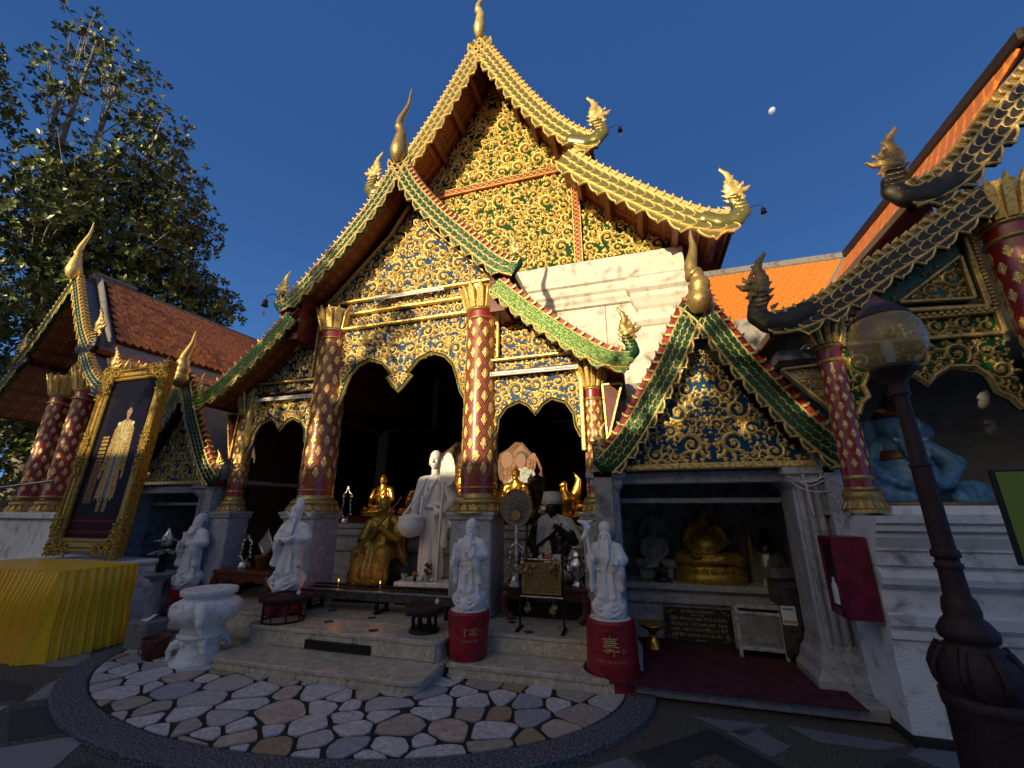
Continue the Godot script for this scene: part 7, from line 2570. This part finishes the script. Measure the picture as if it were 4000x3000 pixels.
	part(t, "frame", g, M.alum)
	g = Geo.new()
	g.box(v3(0, 0.26, 0.152), v3(0.39, 0.31, 0.004))
	part(t, "front_pane", g, M.pane)
	g = Geo.new()
	g.box(v3(0, 0.27, -0.14), v3(0.39, 0.33, 0.006))
	part(t, "back_panel", g, M.plaster_dark)
	var R := RandomNumberGenerator.new()
	R.seed = 2
	for k in 12:
		g = Geo.new()
		g.box(Vector3.ZERO, v3(0.1, 0.003, 0.055), 0.0)
		part(t, "banknote", g, M.banknote_red if k % 4 == 0 else (M.paper if k % 5 == 1 else M.banknote), Transform3D(Basis.from_euler(v3(R.randf_range(-0.9, 0.9), R.randf() * 3, R.randf_range(-0.6, 0.6))), v3(R.randf_range(-0.13, 0.13), 0.13 + R.randf() * 0.05, R.randf_range(-0.05, 0.11))))
	# grey steel cabinet with a notice
	t = thing("steel_cabinet", "dull grey steel cabinet beside the donation box", "cabinet", v3(1.52, 0.139, -5.72), -0.03)
	g = Geo.new()
	g.box(v3(0, 0.4, 0), v3(0.36, 0.72, 0.4), 0.01)
	for sx in [-1.0, 1.0]:
		g.box(v3(0.15 * sx, 0.02, 0.15), v3(0.03, 0.05, 0.03), 0.003)
		g.box(v3(0.15 * sx, 0.02, -0.15), v3(0.03, 0.05, 0.03), 0.003)
	part(t, "body", g, M.steel_dull)
	g = Geo.new()
	g.box(v3(0.08, 0.32, 0.201), v3(0.07, 0.3, 0.004), 0.001)
	g.box(v3(0.02, 0.69, 0.201), v3(0.2, 0.02, 0.006), 0.001)
	part(t, "slot", g, M.black)
	g = Geo.new()
	g.box(v3(-0.02, 0.83, 0.02), v3(0.3, 0.12, 0.01), 0.002, Basis(v3(1, 0, 0), -0.5))
	part(t, "lid_plate", g, M.steel_dull)
	g = Geo.new()
	g.box(v3(0, 0, 0), v3(0.135, 0.18, 0.003))
	var no := part(self, numbered("notice_sheet"), g, M.paper, Transform3D(Basis(v3(0, 1, 0), -0.03), v3(1.41, 0.58, -5.513)))
	tag(no, "small white printed notice taped to the steel cabinet", "notice")
	g = Geo.new()
	g.box(v3(0, 0.06, 0.002), v3(0.1, 0.02, 0.002))
	part(no, "blue_band", g, M.blue_paint)
	g = Geo.new()
	g.box(v3(0, -0.06, 0.002), v3(0.12, 0.03, 0.002))
	part(no, "gold_band", g, M.gold_ink)
	# gold offering bowl on a stem
	t = thing("offering_bowl", "footed golden offering bowl on the carpet by the prayer board", "bowl", v3(0.02, 0.139, -5.6))
	g = Geo.new()
	g.lathe([Vector2(0.08, 0), Vector2(0.09, 0.015), Vector2(0.07, 0.04), Vector2(0.075, 0.07), Vector2(0.05, 0.1), Vector2(0.035, 0.15), Vector2(0.06, 0.19), Vector2(0.12, 0.22), Vector2(0.155, 0.245), Vector2(0.16, 0.26), Vector2(0.14, 0.255), Vector2(0.0, 0.235)], Vector3.ZERO, 28)
	part(t, "bowl", g, M.gold_polish)
	# cables bunched at the pier head
	g = Geo.new()
	for k in 4:
		var pts := []
		for i in 9:
			var a := i / 8.0
			pts.append(v3(1.46 + a * (0.3 + 0.05 * k) + 0.03 * sin(k * 3.0 + i), 1.97 - 0.1 * sin(a * PI) * (0.5 + 0.3 * k) - 0.05 * sin(k * 5.0) * a, -4.92 + 0.02 * cos(k + i * 0.9)))
		g.tube(pts, 0.006, 5)
	g.tube([v3(1.6, 2.03, -4.93), v3(1.61, 1.9, -4.92), v3(1.63, 1.6, -4.93)], 0.006, 5)
	g.box(v3(1.6, 2.0, -4.93), v3(0.03, 0.06, 0.03), 0.004)
	tag(part(self, numbered("cable_bundle"), g, M.tubewhite), "tangle of white cables at the head of the shrine's right pier", "cable")


# ---------------------------------------------------------------- right edge
func right_things() -> void:
	# red glazed cabinet hung on the corner
	var t := thing("wall_cabinet", "dark red glazed cabinet hung on the white corner", "cabinet", v3(1.645, 0.8, -4.47))
	var g := Geo.new()
	g.box(v3(0, 0.315, 0), v3(0.24, 0.63, 0.28), 0.005)
	part(t, "case", g, M.cabinet_red)
	g = Geo.new()
	g.box(v3(-0.121, 0.315, 0), v3(0.004, 0.48, 0.2))
	part(t, "door_pane", g, M.black)
	g = Geo.new()
	for q in [[0.59, 0.06, 0.27], [0.045, 0.06, 0.27]]:
		g.box(v3(-0.126, q[0], 0), v3(0.012, q[1], q[2]), 0.003)
	for z in [-0.11, 0.11]:
		g.box(v3(-0.126, 0.315, z * 1.06), v3(0.012, 0.6, 0.04), 0.003)
	part(t, "door_frame", g, M.cabinet_red)
	g = Geo.new()
	g.lathe([Vector2(0.05, 0), Vector2(0.05, 0.14), Vector2(0.02, 0.17), Vector2(0.02, 0.2)], v3(-0.128, 0.1, 0.02), 12, Vector2(0.3, 1))
	part(t, "white_canister", g, M.paper)
	# cast-iron lamp post
	t = thing("street_lamp", "dark cast-iron lamp post with an amber ribbed globe at the right", "lamp post", v3(1.7, 0, -3.24))
	g = Geo.new()
	g.lathe([Vector2(0.22, 0), Vector2(0.22, 0.06), Vector2(0.19, 0.07), Vector2(0.185, 0.62), Vector2(0.2, 0.64), Vector2(0.2, 0.68), Vector2(0.17, 0.7)], Vector3.ZERO, 8)
	part(t, "plinth", g, M.lamp_iron)
	g = Geo.new()
	g.lathe([Vector2(0.17, 0.7), Vector2(0.19, 0.76), Vector2(0.18, 0.86), Vector2(0.13, 0.92), Vector2(0.1, 0.94), Vector2(0.125, 0.96), Vector2(0.13, 1.0), Vector2(0.1, 1.05), Vector2(0.08, 1.07), Vector2(0.085, 1.1), Vector2(0.075, 1.16), Vector2(0.06, 1.18), Vector2(0.055, 1.32), Vector2(0.065, 1.325), Vector2(0.065, 1.35), Vector2(0.055, 1.355), Vector2(0.055, 1.38), Vector2(0.068, 1.385), Vector2(0.065, 1.42), Vector2(0.053, 1.43), Vector2(0.05, 1.9), Vector2(0.058, 1.905), Vector2(0.058, 1.92), Vector2(0.045, 1.925), Vector2(0.038, 2.36), Vector2(0.06, 2.37), Vector2(0.045, 2.39), Vector2(0.055, 2.41), Vector2(0.05, 2.45), Vector2(0.09, 2.5), Vector2(0.125, 2.535), Vector2(0.13, 2.56), Vector2(0.1, 2.57)], Vector3.ZERO, 18)
	for k in 8:
		var a := TAU * k / 8
		g.tube(curve([v3(cos(a) * 0.17, 0.72, sin(a) * 0.17), v3(cos(a) * 0.2, 0.8, sin(a) * 0.2), v3(cos(a) * 0.14, 0.92, sin(a) * 0.14)], 6), 0.02, 5)
	part(t, "post", g, M.lamp_iron)
	g = Geo.new()
	g.lathe([Vector2(0.1, 2.56), Vector2(0.17, 2.6), Vector2(0.205, 2.67), Vector2(0.212, 2.75), Vector2(0.2, 2.83), Vector2(0.17, 2.89), Vector2(0.14, 2.92)], Vector3.ZERO, 32, Vector2.ONE, Basis.IDENTITY, false)
	part(t, "globe", g, M.lamp_glass)
	g = Geo.new()
	g.lathe([Vector2(0.155, 2.9), Vector2(0.165, 2.915), Vector2(0.15, 2.935), Vector2(0.11, 2.98), Vector2(0.1, 2.985), Vector2(0.06, 3.03), Vector2(0.035, 3.06), Vector2(0.025, 3.08), Vector2(0.0, 3.12)], Vector3.ZERO, 24)
	part(t, "cap", g, M.lamp_iron)
	g = Geo.new()
	g.lathe([Vector2(0.025, 2.57), Vector2(0.025, 2.64), Vector2(0.032, 2.65), Vector2(0.03, 2.74), Vector2(0.0, 2.76)], Vector3.ZERO, 12)
	part(t, "bulb", g, M.tubewhite)
	# green information panel
	t = thing("information_panel", "yellow-green information panel with a black edge at the right border", "sign", v3(2.42, 1.36, -3.4), -0.12)
	g = Geo.new()
	g.box(v3(0, 0.25, 0), v3(0.56, 0.56, 0.03), 0.004)
	g.box(v3(-0.2, -0.65, -0.03), v3(0.03, 1.42, 0.03), 0.003)
	g.box(v3(0.2, -0.65, -0.03), v3(0.03, 1.42, 0.03), 0.003)
	part(t, "frame", g, M.black)
	g = Geo.new()
	g.box(v3(0.0, 0.25, 0.017), v3(0.52, 0.53, 0.004))
	part(t, "face", g, M.sign_green)
	g = Geo.new()
	thai(g, "คำทำนาย", Vector2(0.0, 0.31), 0.05, 0.02)
	thai(g, "วัดพระธาตุ", Vector2(0.02, 0.2), 0.03, 0.02)
	part(t, "lettering", g, M.sign_ink)
	# elephant-headed figure in the pavilion niche
	t = thing("elephant_headed_statue", "blue seated elephant-headed deity in the pavilion niche", "statue", v3(2.52, 1.682, -5.05), -0.05)
	var b := []
	b += chain([v3(-0.14, 0.12, -0.05), v3(-0.36, 0.12, 0.1), v3(-0.12, 0.08, 0.22)], [0.13, 0.12, 0.07])
	b += chain([v3(0.14, 0.12, -0.05), v3(0.4, 0.1, 0.12), v3(0.24, 0.06, 0.24)], [0.13, 0.12, 0.07])
	b.append([v3(0, 0.24, 0.0), v3(0, 0.38, -0.02), 0.25, 0.22])
	b.append([v3(0, 0.38, -0.02), v3(0, 0.56, -0.04), 0.21, 0.18])
	b += chain([v3(-0.2, 0.56, -0.04), v3(-0.32, 0.36, 0.05), v3(-0.22, 0.24, 0.2)], [0.09, 0.07, 0.055])
	b += chain([v3(0.2, 0.56, -0.04), v3(0.36, 0.38, 0.05), v3(0.2, 0.2, 0.2)], [0.09, 0.08, 0.055])
	b += hand(v3(0.18, 0.19, 0.22), v3(-0.6, -0.1, 0.4).normalized(), v3(0, 0.5, 0.5).normalized(), 1.3)
	b += hand(v3(-0.2, 0.22, 0.22), v3(0.5, -0.2, 0.4).normalized(), v3(0, 0.5, 0.5).normalized(), 1.3)
	b.append([v3(0, 0.74, -0.02), v3(0, 0.7, 0.06), 0.17, 0.13])
	for e in [-1.0, 1.0]:
		b.append([v3(0.17 * e, 0.74, -0.05), v3(0.27 * e, 0.7, -0.08), 0.11, 0.08, v3(1, 1.2, 0.4)])
	b += chain([v3(-0.01, 0.68, 0.16), v3(-0.03, 0.56, 0.22), v3(-0.02, 0.46, 0.24), v3(0.05, 0.43, 0.26), v3(0.09, 0.49, 0.27)], [0.075, 0.06, 0.05, 0.042, 0.03])
	part(t, "figure", blob(b, 0.014, 0.025), M.blue_paint)
	g = Geo.new()
	g.lathe([Vector2(0.23, 0.42), Vector2(0.245, 0.44), Vector2(0.225, 0.48), Vector2(0.21, 0.52)], v3(0, 0, -0.03), 24, Vector2(1, 0.95))
	g.lathe([Vector2(0.15, 0.86), Vector2(0.16, 0.88), Vector2(0.1, 0.95), Vector2(0.03, 1.05), Vector2(0.0, 1.15)], v3(0, 0, -0.02), 20)
	part(t, "crown_and_sash", g, M.wood_red)
	g = Geo.new()
	for e in [-1.0, 1.0]:
		g.tube([v3(0.07 * e, 0.63, 0.14), v3(0.1 * e, 0.59, 0.22), v3(0.11 * e, 0.6, 0.27)], [0.02, 0.016, 0.005], 8)
	part(t, "tusks", g, M.paper)
	g = Geo.new()
	g.lathe([Vector2(0.46, 0.0), Vector2(0.48, 0.015), Vector2(0.46, 0.03)], v3(0.06, 0, 0.02), 28, Vector2(1, 0.62))
	part(t, "cushion", g, M.gold_dark)


# ---------------------------------------------------------------- left edge
func portrait_image() -> ImageTexture:
	var w := 256
	var h := 560
	var im := Image.create(w, h, false, Image.FORMAT_RGB8)
	var n := FastNoiseLite.new()
	n.seed = 3
	n.frequency = 0.03
	var rb := Color(0.34, 0.25, 0.1)
	for y in h:
		for x in w:
			var p := Vector2((x - 128.0) / 128.0, y / float(h))
			var c := Color(0.005, 0.005, 0.016)
			var q := n.get_noise_2d(x * 3.0, y * 3.0)
			if p.y > 0.86:
				c = Color(0.02, 0.004, 0.006)
			if absf(p.y - 0.9) < 0.006 or absf(p.y - 0.965) < 0.008:
				c = Color(0.12, 0.01, 0.01)
			# side table with a golden vessel at the left
			if p.x < -0.42 and p.x > -0.75 and p.y > 0.56 and p.y < 0.8:
				c = Color(0.16, 0.09, 0.03) * (1.0 + q)
			if p.x < -0.45 and p.x > -0.72 and p.y > 0.38 and p.y < 0.56 and fmod(p.y * 40.0, 1.0) < 0.7:
				c = Color(0.3, 0.2, 0.04) * (1.0 + q)
			# long embroidered coat, sleeves, shoes
			var u := p.x - 0.08
			var body := 0.2 + 0.1 * smoothstep(0.27, 0.33, p.y) - 0.05 * smoothstep(0.33, 0.46, p.y) + 0.13 * smoothstep(0.46, 0.76, p.y)
			var arm := 0.3 + 0.34 * (p.y - 0.3)
			if p.y > 0.3 and p.y < 0.6 and absf(absf(u) - arm) < 0.085 + 0.02 * (p.y - 0.3) and p.y > 0.3 + 0.4 * maxf(0.0, absf(u) - arm):
				c = rb * (0.8 + 0.8 * q + 0.12 * sin(y * 0.7))
			if p.y > 0.275 and p.y < 0.775 + 0.01 * sin(x * 0.3) and absf(u) < body * smoothstep(0.262, 0.3, p.y + 0.01):
				c = rb * (1.0 + 0.8 * q + 0.18 * sin(x * 0.8 + q * 6.0) * sin(y * 0.55))
				if absf(absf(u + 0.02) - 0.05 - (p.y - 0.3) * 0.12) < 0.014:
					c = Color(0.5, 0.42, 0.2)
				elif absf(u + 0.02) < 0.04 + (p.y - 0.3) * 0.1 and p.y > 0.5:
					c = Color(0.12, 0.15, 0.2) * (1.0 + q)
			if Vector2((absf(u) - 0.45) / 0.055, (p.y - 0.625) / 0.03).length() < 1.0:
				c = Color(0.42, 0.2, 0.14)
			if p.y > 0.775 and p.y < 0.85 and absf(absf(u) - 0.12) < 0.075 - 0.3 * maxf(0.0, p.y - 0.82):
				c = Color(0.26, 0.18, 0.07) * (1.0 + q)
			if p.y > 0.3 and p.y < 0.47 and absf(u + 0.2 - (p.y - 0.3) * 1.4) < 0.028:
				c = Color(0.12, 0.3, 0.2) if q > 0.0 else Color(0.4, 0.28, 0.04)
			# epaulettes, collar chain, medals
			if Vector2((absf(u) - 0.28) / 0.07, (p.y - 0.3) / 0.014).length() < 1.0:
				c = Color(0.5, 0.48, 0.44)
			if p.y > 0.29 and p.y < 0.4 and absf(absf(u) - 0.14 + (p.y - 0.29) * 1.1) < 0.016:
				c = Color(0.5, 0.46, 0.36)
			if p.y > 0.35 and p.y < 0.42 and absf(u - 0.16) < 0.07 and fmod(y * 0.12, 1.0) < 0.55:
				c = Color(0.5, 0.45, 0.34)
			# neck, face, hair
			if absf(u) < 0.06 and p.y > 0.24 and p.y < 0.285:
				c = Color(0.24, 0.14, 0.1)
			if Vector2(u / 0.105, (p.y - 0.212) / 0.047).length() < 1.0:
				c = Color(0.32, 0.2, 0.14)
			if Vector2(u / 0.115, (p.y - 0.19) / 0.036).length() < 1.0 and p.y < 0.19 + 0.02 * absf(u) / 0.1:
				c = Color(0.012, 0.011, 0.012)
			if absf(p.y - 0.207) < 0.003 and absf(absf(u) - 0.045) < 0.025 or absf(p.y - 0.236) < 0.0025 and absf(u) < 0.035:
				c = Color(0.07, 0.035, 0.025)
			im.set_pixel(x, y, Color(clampf(c.r, 0, 1), clampf(c.g, 0, 1), clampf(c.b, 0, 1)).linear_to_srgb())
	return ImageTexture.create_from_image(im)


func left_things() -> void:
	# framed full-length portrait
	var t := thing("framed_portrait", "tall gilt framed full-length portrait of a person in a golden coat", "portrait", v3(-8.12, 0.93, -4.62), 0.0)
	var lean := Basis(v3(1, 0, 0), -0.03)
	var m := StandardMaterial3D.new()
	m.albedo_texture = portrait_image()
	m.roughness = 0.4
	m.metallic_specular = 0.15
	var g := Geo.new()
	g.quad(v3(-0.56, 0.3, 0.0), v3(0.56, 0.3, 0.0), v3(0.56, 2.86, 0.0), v3(-0.56, 2.86, 0.0))
	part(t, "canvas", g, m, Transform3D(lean, Vector3.ZERO))
	g = Geo.new()
	for s in [-1.0, 1.0]:
		for q in [[0.59, 0.06, 0.1], [0.66, 0.09, 0.13], [0.73, 0.05, 0.17]]:
			g.box(v3(q[0] * s, 1.58, 0.0), v3(q[1], 2.9 + q[0] * 0.4 - 0.1, q[2]), 0.02)
		for q in [[0.03, 0.06, 0.1], [0.1, 0.09, 0.13], [0.17, 0.05, 0.17]]:
			g.box(v3(0, 1.58 + s * (1.28 + q[0]), 0.0), v3(1.2 + q[0] * 2, q[1], q[2] * 0.97), 0.02)
	part(t, "frame", g, M.gold_paint, Transform3D(lean, Vector3.ZERO))
	for sx in [-1.0, 1.0]:
		for sy in [-1.0, 1.0]:
			var c := Vector2(0.66 * sx, 1.58 + 1.4 * sy)
			var poly := P2([c.x - sx * 0.42, c.y + sy * 0.12, c.x + sx * 0.14, c.y + sy * 0.16, c.x + sx * 0.16, c.y - sy * 0.5, c.x - sx * 0.04, c.y - sy * 0.44, c.x - sx * 0.14, c.y - sy * 0.1, c.x - sx * 0.38, c.y - sy * 0.02])
			var cs := part(t, "corner_carving", scrolls(poly, 0.11, 0.035, 0.07, 0.06, 30, INF, Transform3D(lean, Vector3.ZERO), 300), M.gold_paint)
			stuff(cs)
		var mid := P2([0.6 * sx, 1.2, 0.76 * sx, 1.2, 0.8 * sx, 1.6, 0.76 * sx, 2.0, 0.6 * sx, 2.0])
		stuff(part(t, "side_carving", scrolls(mid, 0.08, 0.03, 0.07, 0.05, 33, INF, Transform3D(lean, Vector3.ZERO), 160), M.gold_paint))
	# white stand that carries it
	t = thing("portrait_plinth", "white stepped plinth carrying the framed portrait", "plinth", v3(-8.12, 0, -4.75))
	boxp(t, "block", v3(-1.1, 0, -0.3), v3(0.95, 0.86, 0.24), "white_base", 0.02)
	boxp(t, "top", v3(-1.15, 0.86, -0.34), v3(1.0, 0.928, 0.27), "white_base", 0.02)
	# cloth-covered table
	t = thing("altar_table", "table draped to the ground in pleated yellow satin", "table", v3(-7.6, 0, -4.02))
	g = Geo.new()
	g.box(v3(-0.2, 0.915, 0), v3(2.2, 0.03, 0.76), 0.012)
	part(t, "tabletop", g, M.wood_dark)
	var loop := [Vector2(-1.36, -0.42), Vector2(-1.36, 0.42), Vector2(0.96, 0.42), Vector2(0.96, -0.42)]
	var ring := []
	for k in 3:
		var a: Vector2 = loop[k]
		var b: Vector2 = loop[k + 1]
		var n := int(a.distance_to(b) / 0.011)
		var out := Vector2((b - a).y, -(b - a).x).normalized() * -1.0
		for i in n:
			ring.append([a.lerp(b, float(i) / n), out])
	var rows := []
	for j in 9:
		var y := 0.935 * (1.0 - j / 8.0) + 0.006
		var r := []
		for k in ring.size():
			var o: Vector2 = ring[k][1]
			var p: Vector2 = ring[k][0]
			var ph := k * 0.8 + 1.6 * sin(k * 0.071) + 0.2 * j * sin(k * 0.05)
			var amp := 0.005 + 0.02 * minf(1.0, j / 4.0)
			var off := amp * (sin(ph) + 0.35 * sin(ph * 0.37 + 1.0)) + 0.012 * j + 0.014 * sin(k * 0.02 + j)
			r.append(v3(p.x + o.x * off, y, p.y + o.y * off))
		r.reverse()
		rows.append(r)
	for r in rows:
		r.reverse()
	rows.reverse()
	g = Geo.new()
	g.sheet(rows)
	g.box(v3(-0.2, 0.942, 0), v3(2.32, 0.008, 0.84), 0.003)
	var cl := part(self, numbered("yellow_cloth"), g, M.satin, Transform3D(Basis(), v3(-7.6, 0, -4.02)))
	tag(cl, "pleated yellow satin cloth draped over the altar table", "tablecloth")
	# white incense urn with elephant heads
	t = thing("incense_urn", "white painted incense urn with elephant heads on its stand", "urn", v3(-4.88, 0.03, -4.1))
	g = Geo.new()
	g.lathe([Vector2(0.25, 0), Vector2(0.26, 0.02), Vector2(0.235, 0.05), Vector2(0.2, 0.1), Vector2(0.185, 0.18), Vector2(0.2, 0.24), Vector2(0.235, 0.265), Vector2(0.24, 0.285), Vector2(0.2, 0.3)], Vector3.ZERO, 36)
	part(t, "stand", g, M.white_grimy)
	g = Geo.new()
	g.lathe([Vector2(0.2, 0.3), Vector2(0.215, 0.32), Vector2(0.2, 0.36), Vector2(0.24, 0.39), Vector2(0.31, 0.44), Vector2(0.35, 0.51), Vector2(0.345, 0.57), Vector2(0.3, 0.62), Vector2(0.245, 0.65), Vector2(0.24, 0.68)], Vector3.ZERO, 40)
	part(t, "bowl", g, M.white_grimy)
	g = Geo.new()
	g.lathe([Vector2(0.24, 0.675), Vector2(0.28, 0.69), Vector2(0.285, 0.735), Vector2(0.27, 0.745), Vector2(0.23, 0.74), Vector2(0.0, 0.72)], Vector3.ZERO, 40)
	part(t, "rim", g, M.white_grimy)
	var el := []
	el.append([v3(0, 0.02, 0), v3(0, 0.0, 0.04), 0.075, 0.065])
	for e in [-1.0, 1.0]:
		el.append([v3(0.07 * e, 0.03, 0.0), v3(0.11 * e, 0.0, -0.01), 0.05, 0.035, v3(1, 1.2, 0.45)])
		el += chain([v3(0.03 * e, -0.03, 0.07), v3(0.045 * e, -0.06, 0.11)], [0.016, 0.006])
	el += chain([v3(0, -0.01, 0.09), v3(0, -0.08, 0.12), v3(0.01, -0.14, 0.11), v3(0.03, -0.17, 0.13)], [0.04, 0.032, 0.024, 0.016])
	var em := blob(el, 0.009, 0.015).mesh()
	for k in 4:
		var a := -0.55 + k * TAU / 4
		part(t, "elephant_head", em, M.white_grimy, Transform3D(Basis(v3(0, 1, 0), a).scaled(Vector3.ONE * 0.8), v3(sin(a) * 0.18, 0.21, cos(a) * 0.18)))
	for k in 2:
		var a := 0.75 + k * PI
		part(t, "lion_handle", em, M.white_grimy, Transform3D(Basis(v3(0, 1, 0), a).scaled(v3(1.1, 1.1, 0.9)), v3(sin(a) * 0.33, 0.55, cos(a) * 0.33)))
	# moulded dragon scrolls round the shoulder
	g = Geo.new()
	for k in 9:
		var a := TAU * k / 9 + 0.2
		var pts := []
		for i in 10:
			var u := i / 9.0
			var an := a + 0.28 * (u - 0.5) * 2.0
			var yy := 0.585 + 0.025 * sin(u * TAU * 1.3)
			var rr := 0.35 - absf(yy - 0.54) * 0.6
			pts.append(v3(sin(an) * rr, yy, cos(an) * rr))
		g.tube(pts, [0.008, 0.014, 0.017, 0.018, 0.018, 0.018, 0.017, 0.015, 0.012, 0.006], 6)
	part(t, "relief_scrolls", g, M.white_grimy)
	# incense sticks behind, bucket, dark stand with a silver lotus lamp
	t = thing("bucket", "small brown plastic bucket beside the white urn", "bucket", v3(-5.44, 0.03, -4.02))
	g = Geo.new()
	g.lathe([Vector2(0.1, 0), Vector2(0.12, 0.17), Vector2(0.14, 0.2), Vector2(0.145, 0.215), Vector2(0.13, 0.215), Vector2(0.11, 0.03), Vector2(0, 0.025)], Vector3.ZERO, 28)
	part(t, "pail", g, M.bucket)
	g = Geo.new()
	g.tube(curve([v3(-0.14, 0.2, 0.0), v3(-0.06, 0.09, 0.13), v3(0.06, 0.09, 0.13), v3(0.14, 0.2, 0)], 10), 0.006, 5)
	part(t, "handle", g, M.iron)
	t = thing("water_stand", "dark stone stand with a stem, bowl and silver lotus top", "fountain", v3(-6.02, 0.0, -4.3))
	g = Geo.new()
	g.box(v3(0, 0.17, 0), v3(0.32, 0.34, 0.3), 0.03)
	part(t, "block", g, M.cement)
	M.cement.albedo_color = M.cement.albedo_color
	g = Geo.new()
	g.box(v3(0.06, 0.36, 0.06), v3(0.12, 0.006, 0.14), 0.0, Basis(v3(1, 0, 0), 0.5))
	part(t, "paper_slip", g, M.paper)
	g = Geo.new()
	g.lathe([Vector2(0.09, 0.33), Vector2(0.07, 0.4), Vector2(0.06, 0.75), Vector2(0.1, 0.8), Vector2(0.17, 0.84), Vector2(0.18, 0.88), Vector2(0.14, 0.87)], Vector3.ZERO, 16)
	part(t, "stem", g, M.cement)
	g = Geo.new()
	g.lathe([Vector2(0.05, 0.86), Vector2(0.04, 1.05), Vector2(0.12, 1.1), Vector2(0.05, 1.13)], Vector3.ZERO, 12)
	part(t, "holder", g, M.iron)
	g = Geo.new()
	for j in 2:
		for k in 7:
			var a := TAU * k / 7 + j * 0.4
			var n := v3(cos(a), 0, sin(a))
			var X := Transform3D(Basis(v3(0, 1, 0).cross(n), (n + v3(0, -0.35, 0)).normalized(), (v3(0, 1, 0) + n * 0.35).normalized()), n * 0.05 + v3(0, 1.14 + j * 0.14, 0))
			g.slab(P2([-0.03, 0, 0.03, 0, 0.035, 0.08 - j * 0.02, 0, 0.14 - j * 0.05, -0.035, 0.08 - j * 0.02]), -0.003, 0.004, 0.002, X)
	g.lathe([Vector2(0.05, 1.2), Vector2(0.06, 1.3), Vector2(0.03, 1.36), Vector2(0.0, 1.42)], Vector3.ZERO, 12)
	part(t, "silver_lotus", g, M.silver)
	# potted leaf on the brown table
	t = thing("altar_pot", "clay pot with upright silver leaves on the brown table", "pot", v3(-5.72, 0.765, -5.62))
	g = Geo.new()
	g.lathe([Vector2(0.07, 0), Vector2(0.1, 0.08), Vector2(0.13, 0.16), Vector2(0.14, 0.2), Vector2(0.12, 0.2)], Vector3.ZERO, 18)
	part(t, "pot", g, M.bucket)
	g = Geo.new()
	for k in 9:
		var a := (k - 4) * 0.2
		g.strip([Vector2(0, 0.18), Vector2(sin(a) * 0.16, 0.3), Vector2(sin(a) * 0.2, 0.44 - absf(a) * 0.1), Vector2(sin(a) * 0.12, 0.6 - absf(a) * 0.22)], [0.012, 0.026, 0.022, 0.004], 0.01 * (k % 2), 0.01)
	part(t, "silver_leaves", g, M.silver)
	for k in 4:
		g = Geo.new()
		g.tube([v3(0, 0, 0), v3(0.015 * (k - 1.5), 0.2, 0)], 0.004, 4)
		var st := part(self, numbered("incense_stick"), g, M.wax, Transform3D(Basis(), v3(-6.3 + 0.03 * k, 0.49 + 0.14, -5.15)))
		tag(st, ["leftmost", "second", "third", "rightmost"][k] + " of four thin incense sticks beside the red drum at left", "incense stick", "incense sticks at left")


func bells() -> void:
	wind_bell(v3(-0.02, 10.95, -8.6), 1.0, "wind bell hanging off the hall's upper right naga")
	wind_bell(v3(2.72, 7.85, -8.6), 1.0, "wind bell hanging off the hall's lowest right naga")
	wind_bell(v3(-5.75, 5.25, -5.1), -1.0, "wind bell hanging off the porch's left naga")
	wind_bell(v3(-4.32, 7.3, -6.4), -1.0, "wind bell by the small naga near the porch ridge")


# ---------------------------------------------------------------- scene
func _ready() -> void:
	var cam := Camera3D.new()
	cam.name = "camera"
	cam.fov = 85.63
	cam.position = v3(0, 1.65, 0)
	cam.rotation = v3(deg_to_rad(16.84), deg_to_rad(16.5), 0)
	cam.near = 0.05
	cam.far = 1000
	add_child(cam)
	var we := WorldEnvironment.new()
	we.name = "environment"
	var env := Environment.new()
	env.background_mode = Environment.BG_SKY
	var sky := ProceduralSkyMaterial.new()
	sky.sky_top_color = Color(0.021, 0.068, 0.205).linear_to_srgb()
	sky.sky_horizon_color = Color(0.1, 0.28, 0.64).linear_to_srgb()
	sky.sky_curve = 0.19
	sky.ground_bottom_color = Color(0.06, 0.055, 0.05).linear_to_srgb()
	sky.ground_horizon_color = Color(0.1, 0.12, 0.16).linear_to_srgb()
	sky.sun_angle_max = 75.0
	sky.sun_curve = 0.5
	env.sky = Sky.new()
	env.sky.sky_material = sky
	env.tonemap_mode = Environment.TONE_MAPPER_LINEAR
	env.tonemap_exposure = 1.35
	env.sdfgi_enabled = true
	env.ssao_enabled = true
	env.ssil_enabled = true
	we.environment = env
	add_child(we)
	var sun := DirectionalLight3D.new()
	sun.name = "sun"
	sun.light_color = Color(1.0, 0.9, 0.72)
	sun.light_energy = 1.25
	sun.light_angular_distance = 0.5
	sun.shadow_enabled = true
	var az := deg_to_rad(-20.0)
	var el := deg_to_rad(13.0)
	sun.look_at_from_position(v3(sin(az) * cos(el), sin(el), cos(az) * cos(el)) * 30.0, Vector3.ZERO)
	add_child(sun)
	rng.seed = 1
	paints()
	grounds()
	steps()
	hall()
	porch()
	shrine(v3(0.82, 0, -4.8), true, "small gabled shrine right of the porch with a dark niche and red carpet")
	shrine(v3(-7.95, 0, -5.35), false, "small gabled shrine left of the porch, behind the portrait")
	pavilion()
	gallery()
	left_pavilion()
	trees()
	behind()
	immortals()
	temple_figures()
	seated_gold_monk()
	standing_monk()
	robed_sage()
	porch_things()
	shrine_things()
	right_things()
	left_things()
	bells()
	moon()
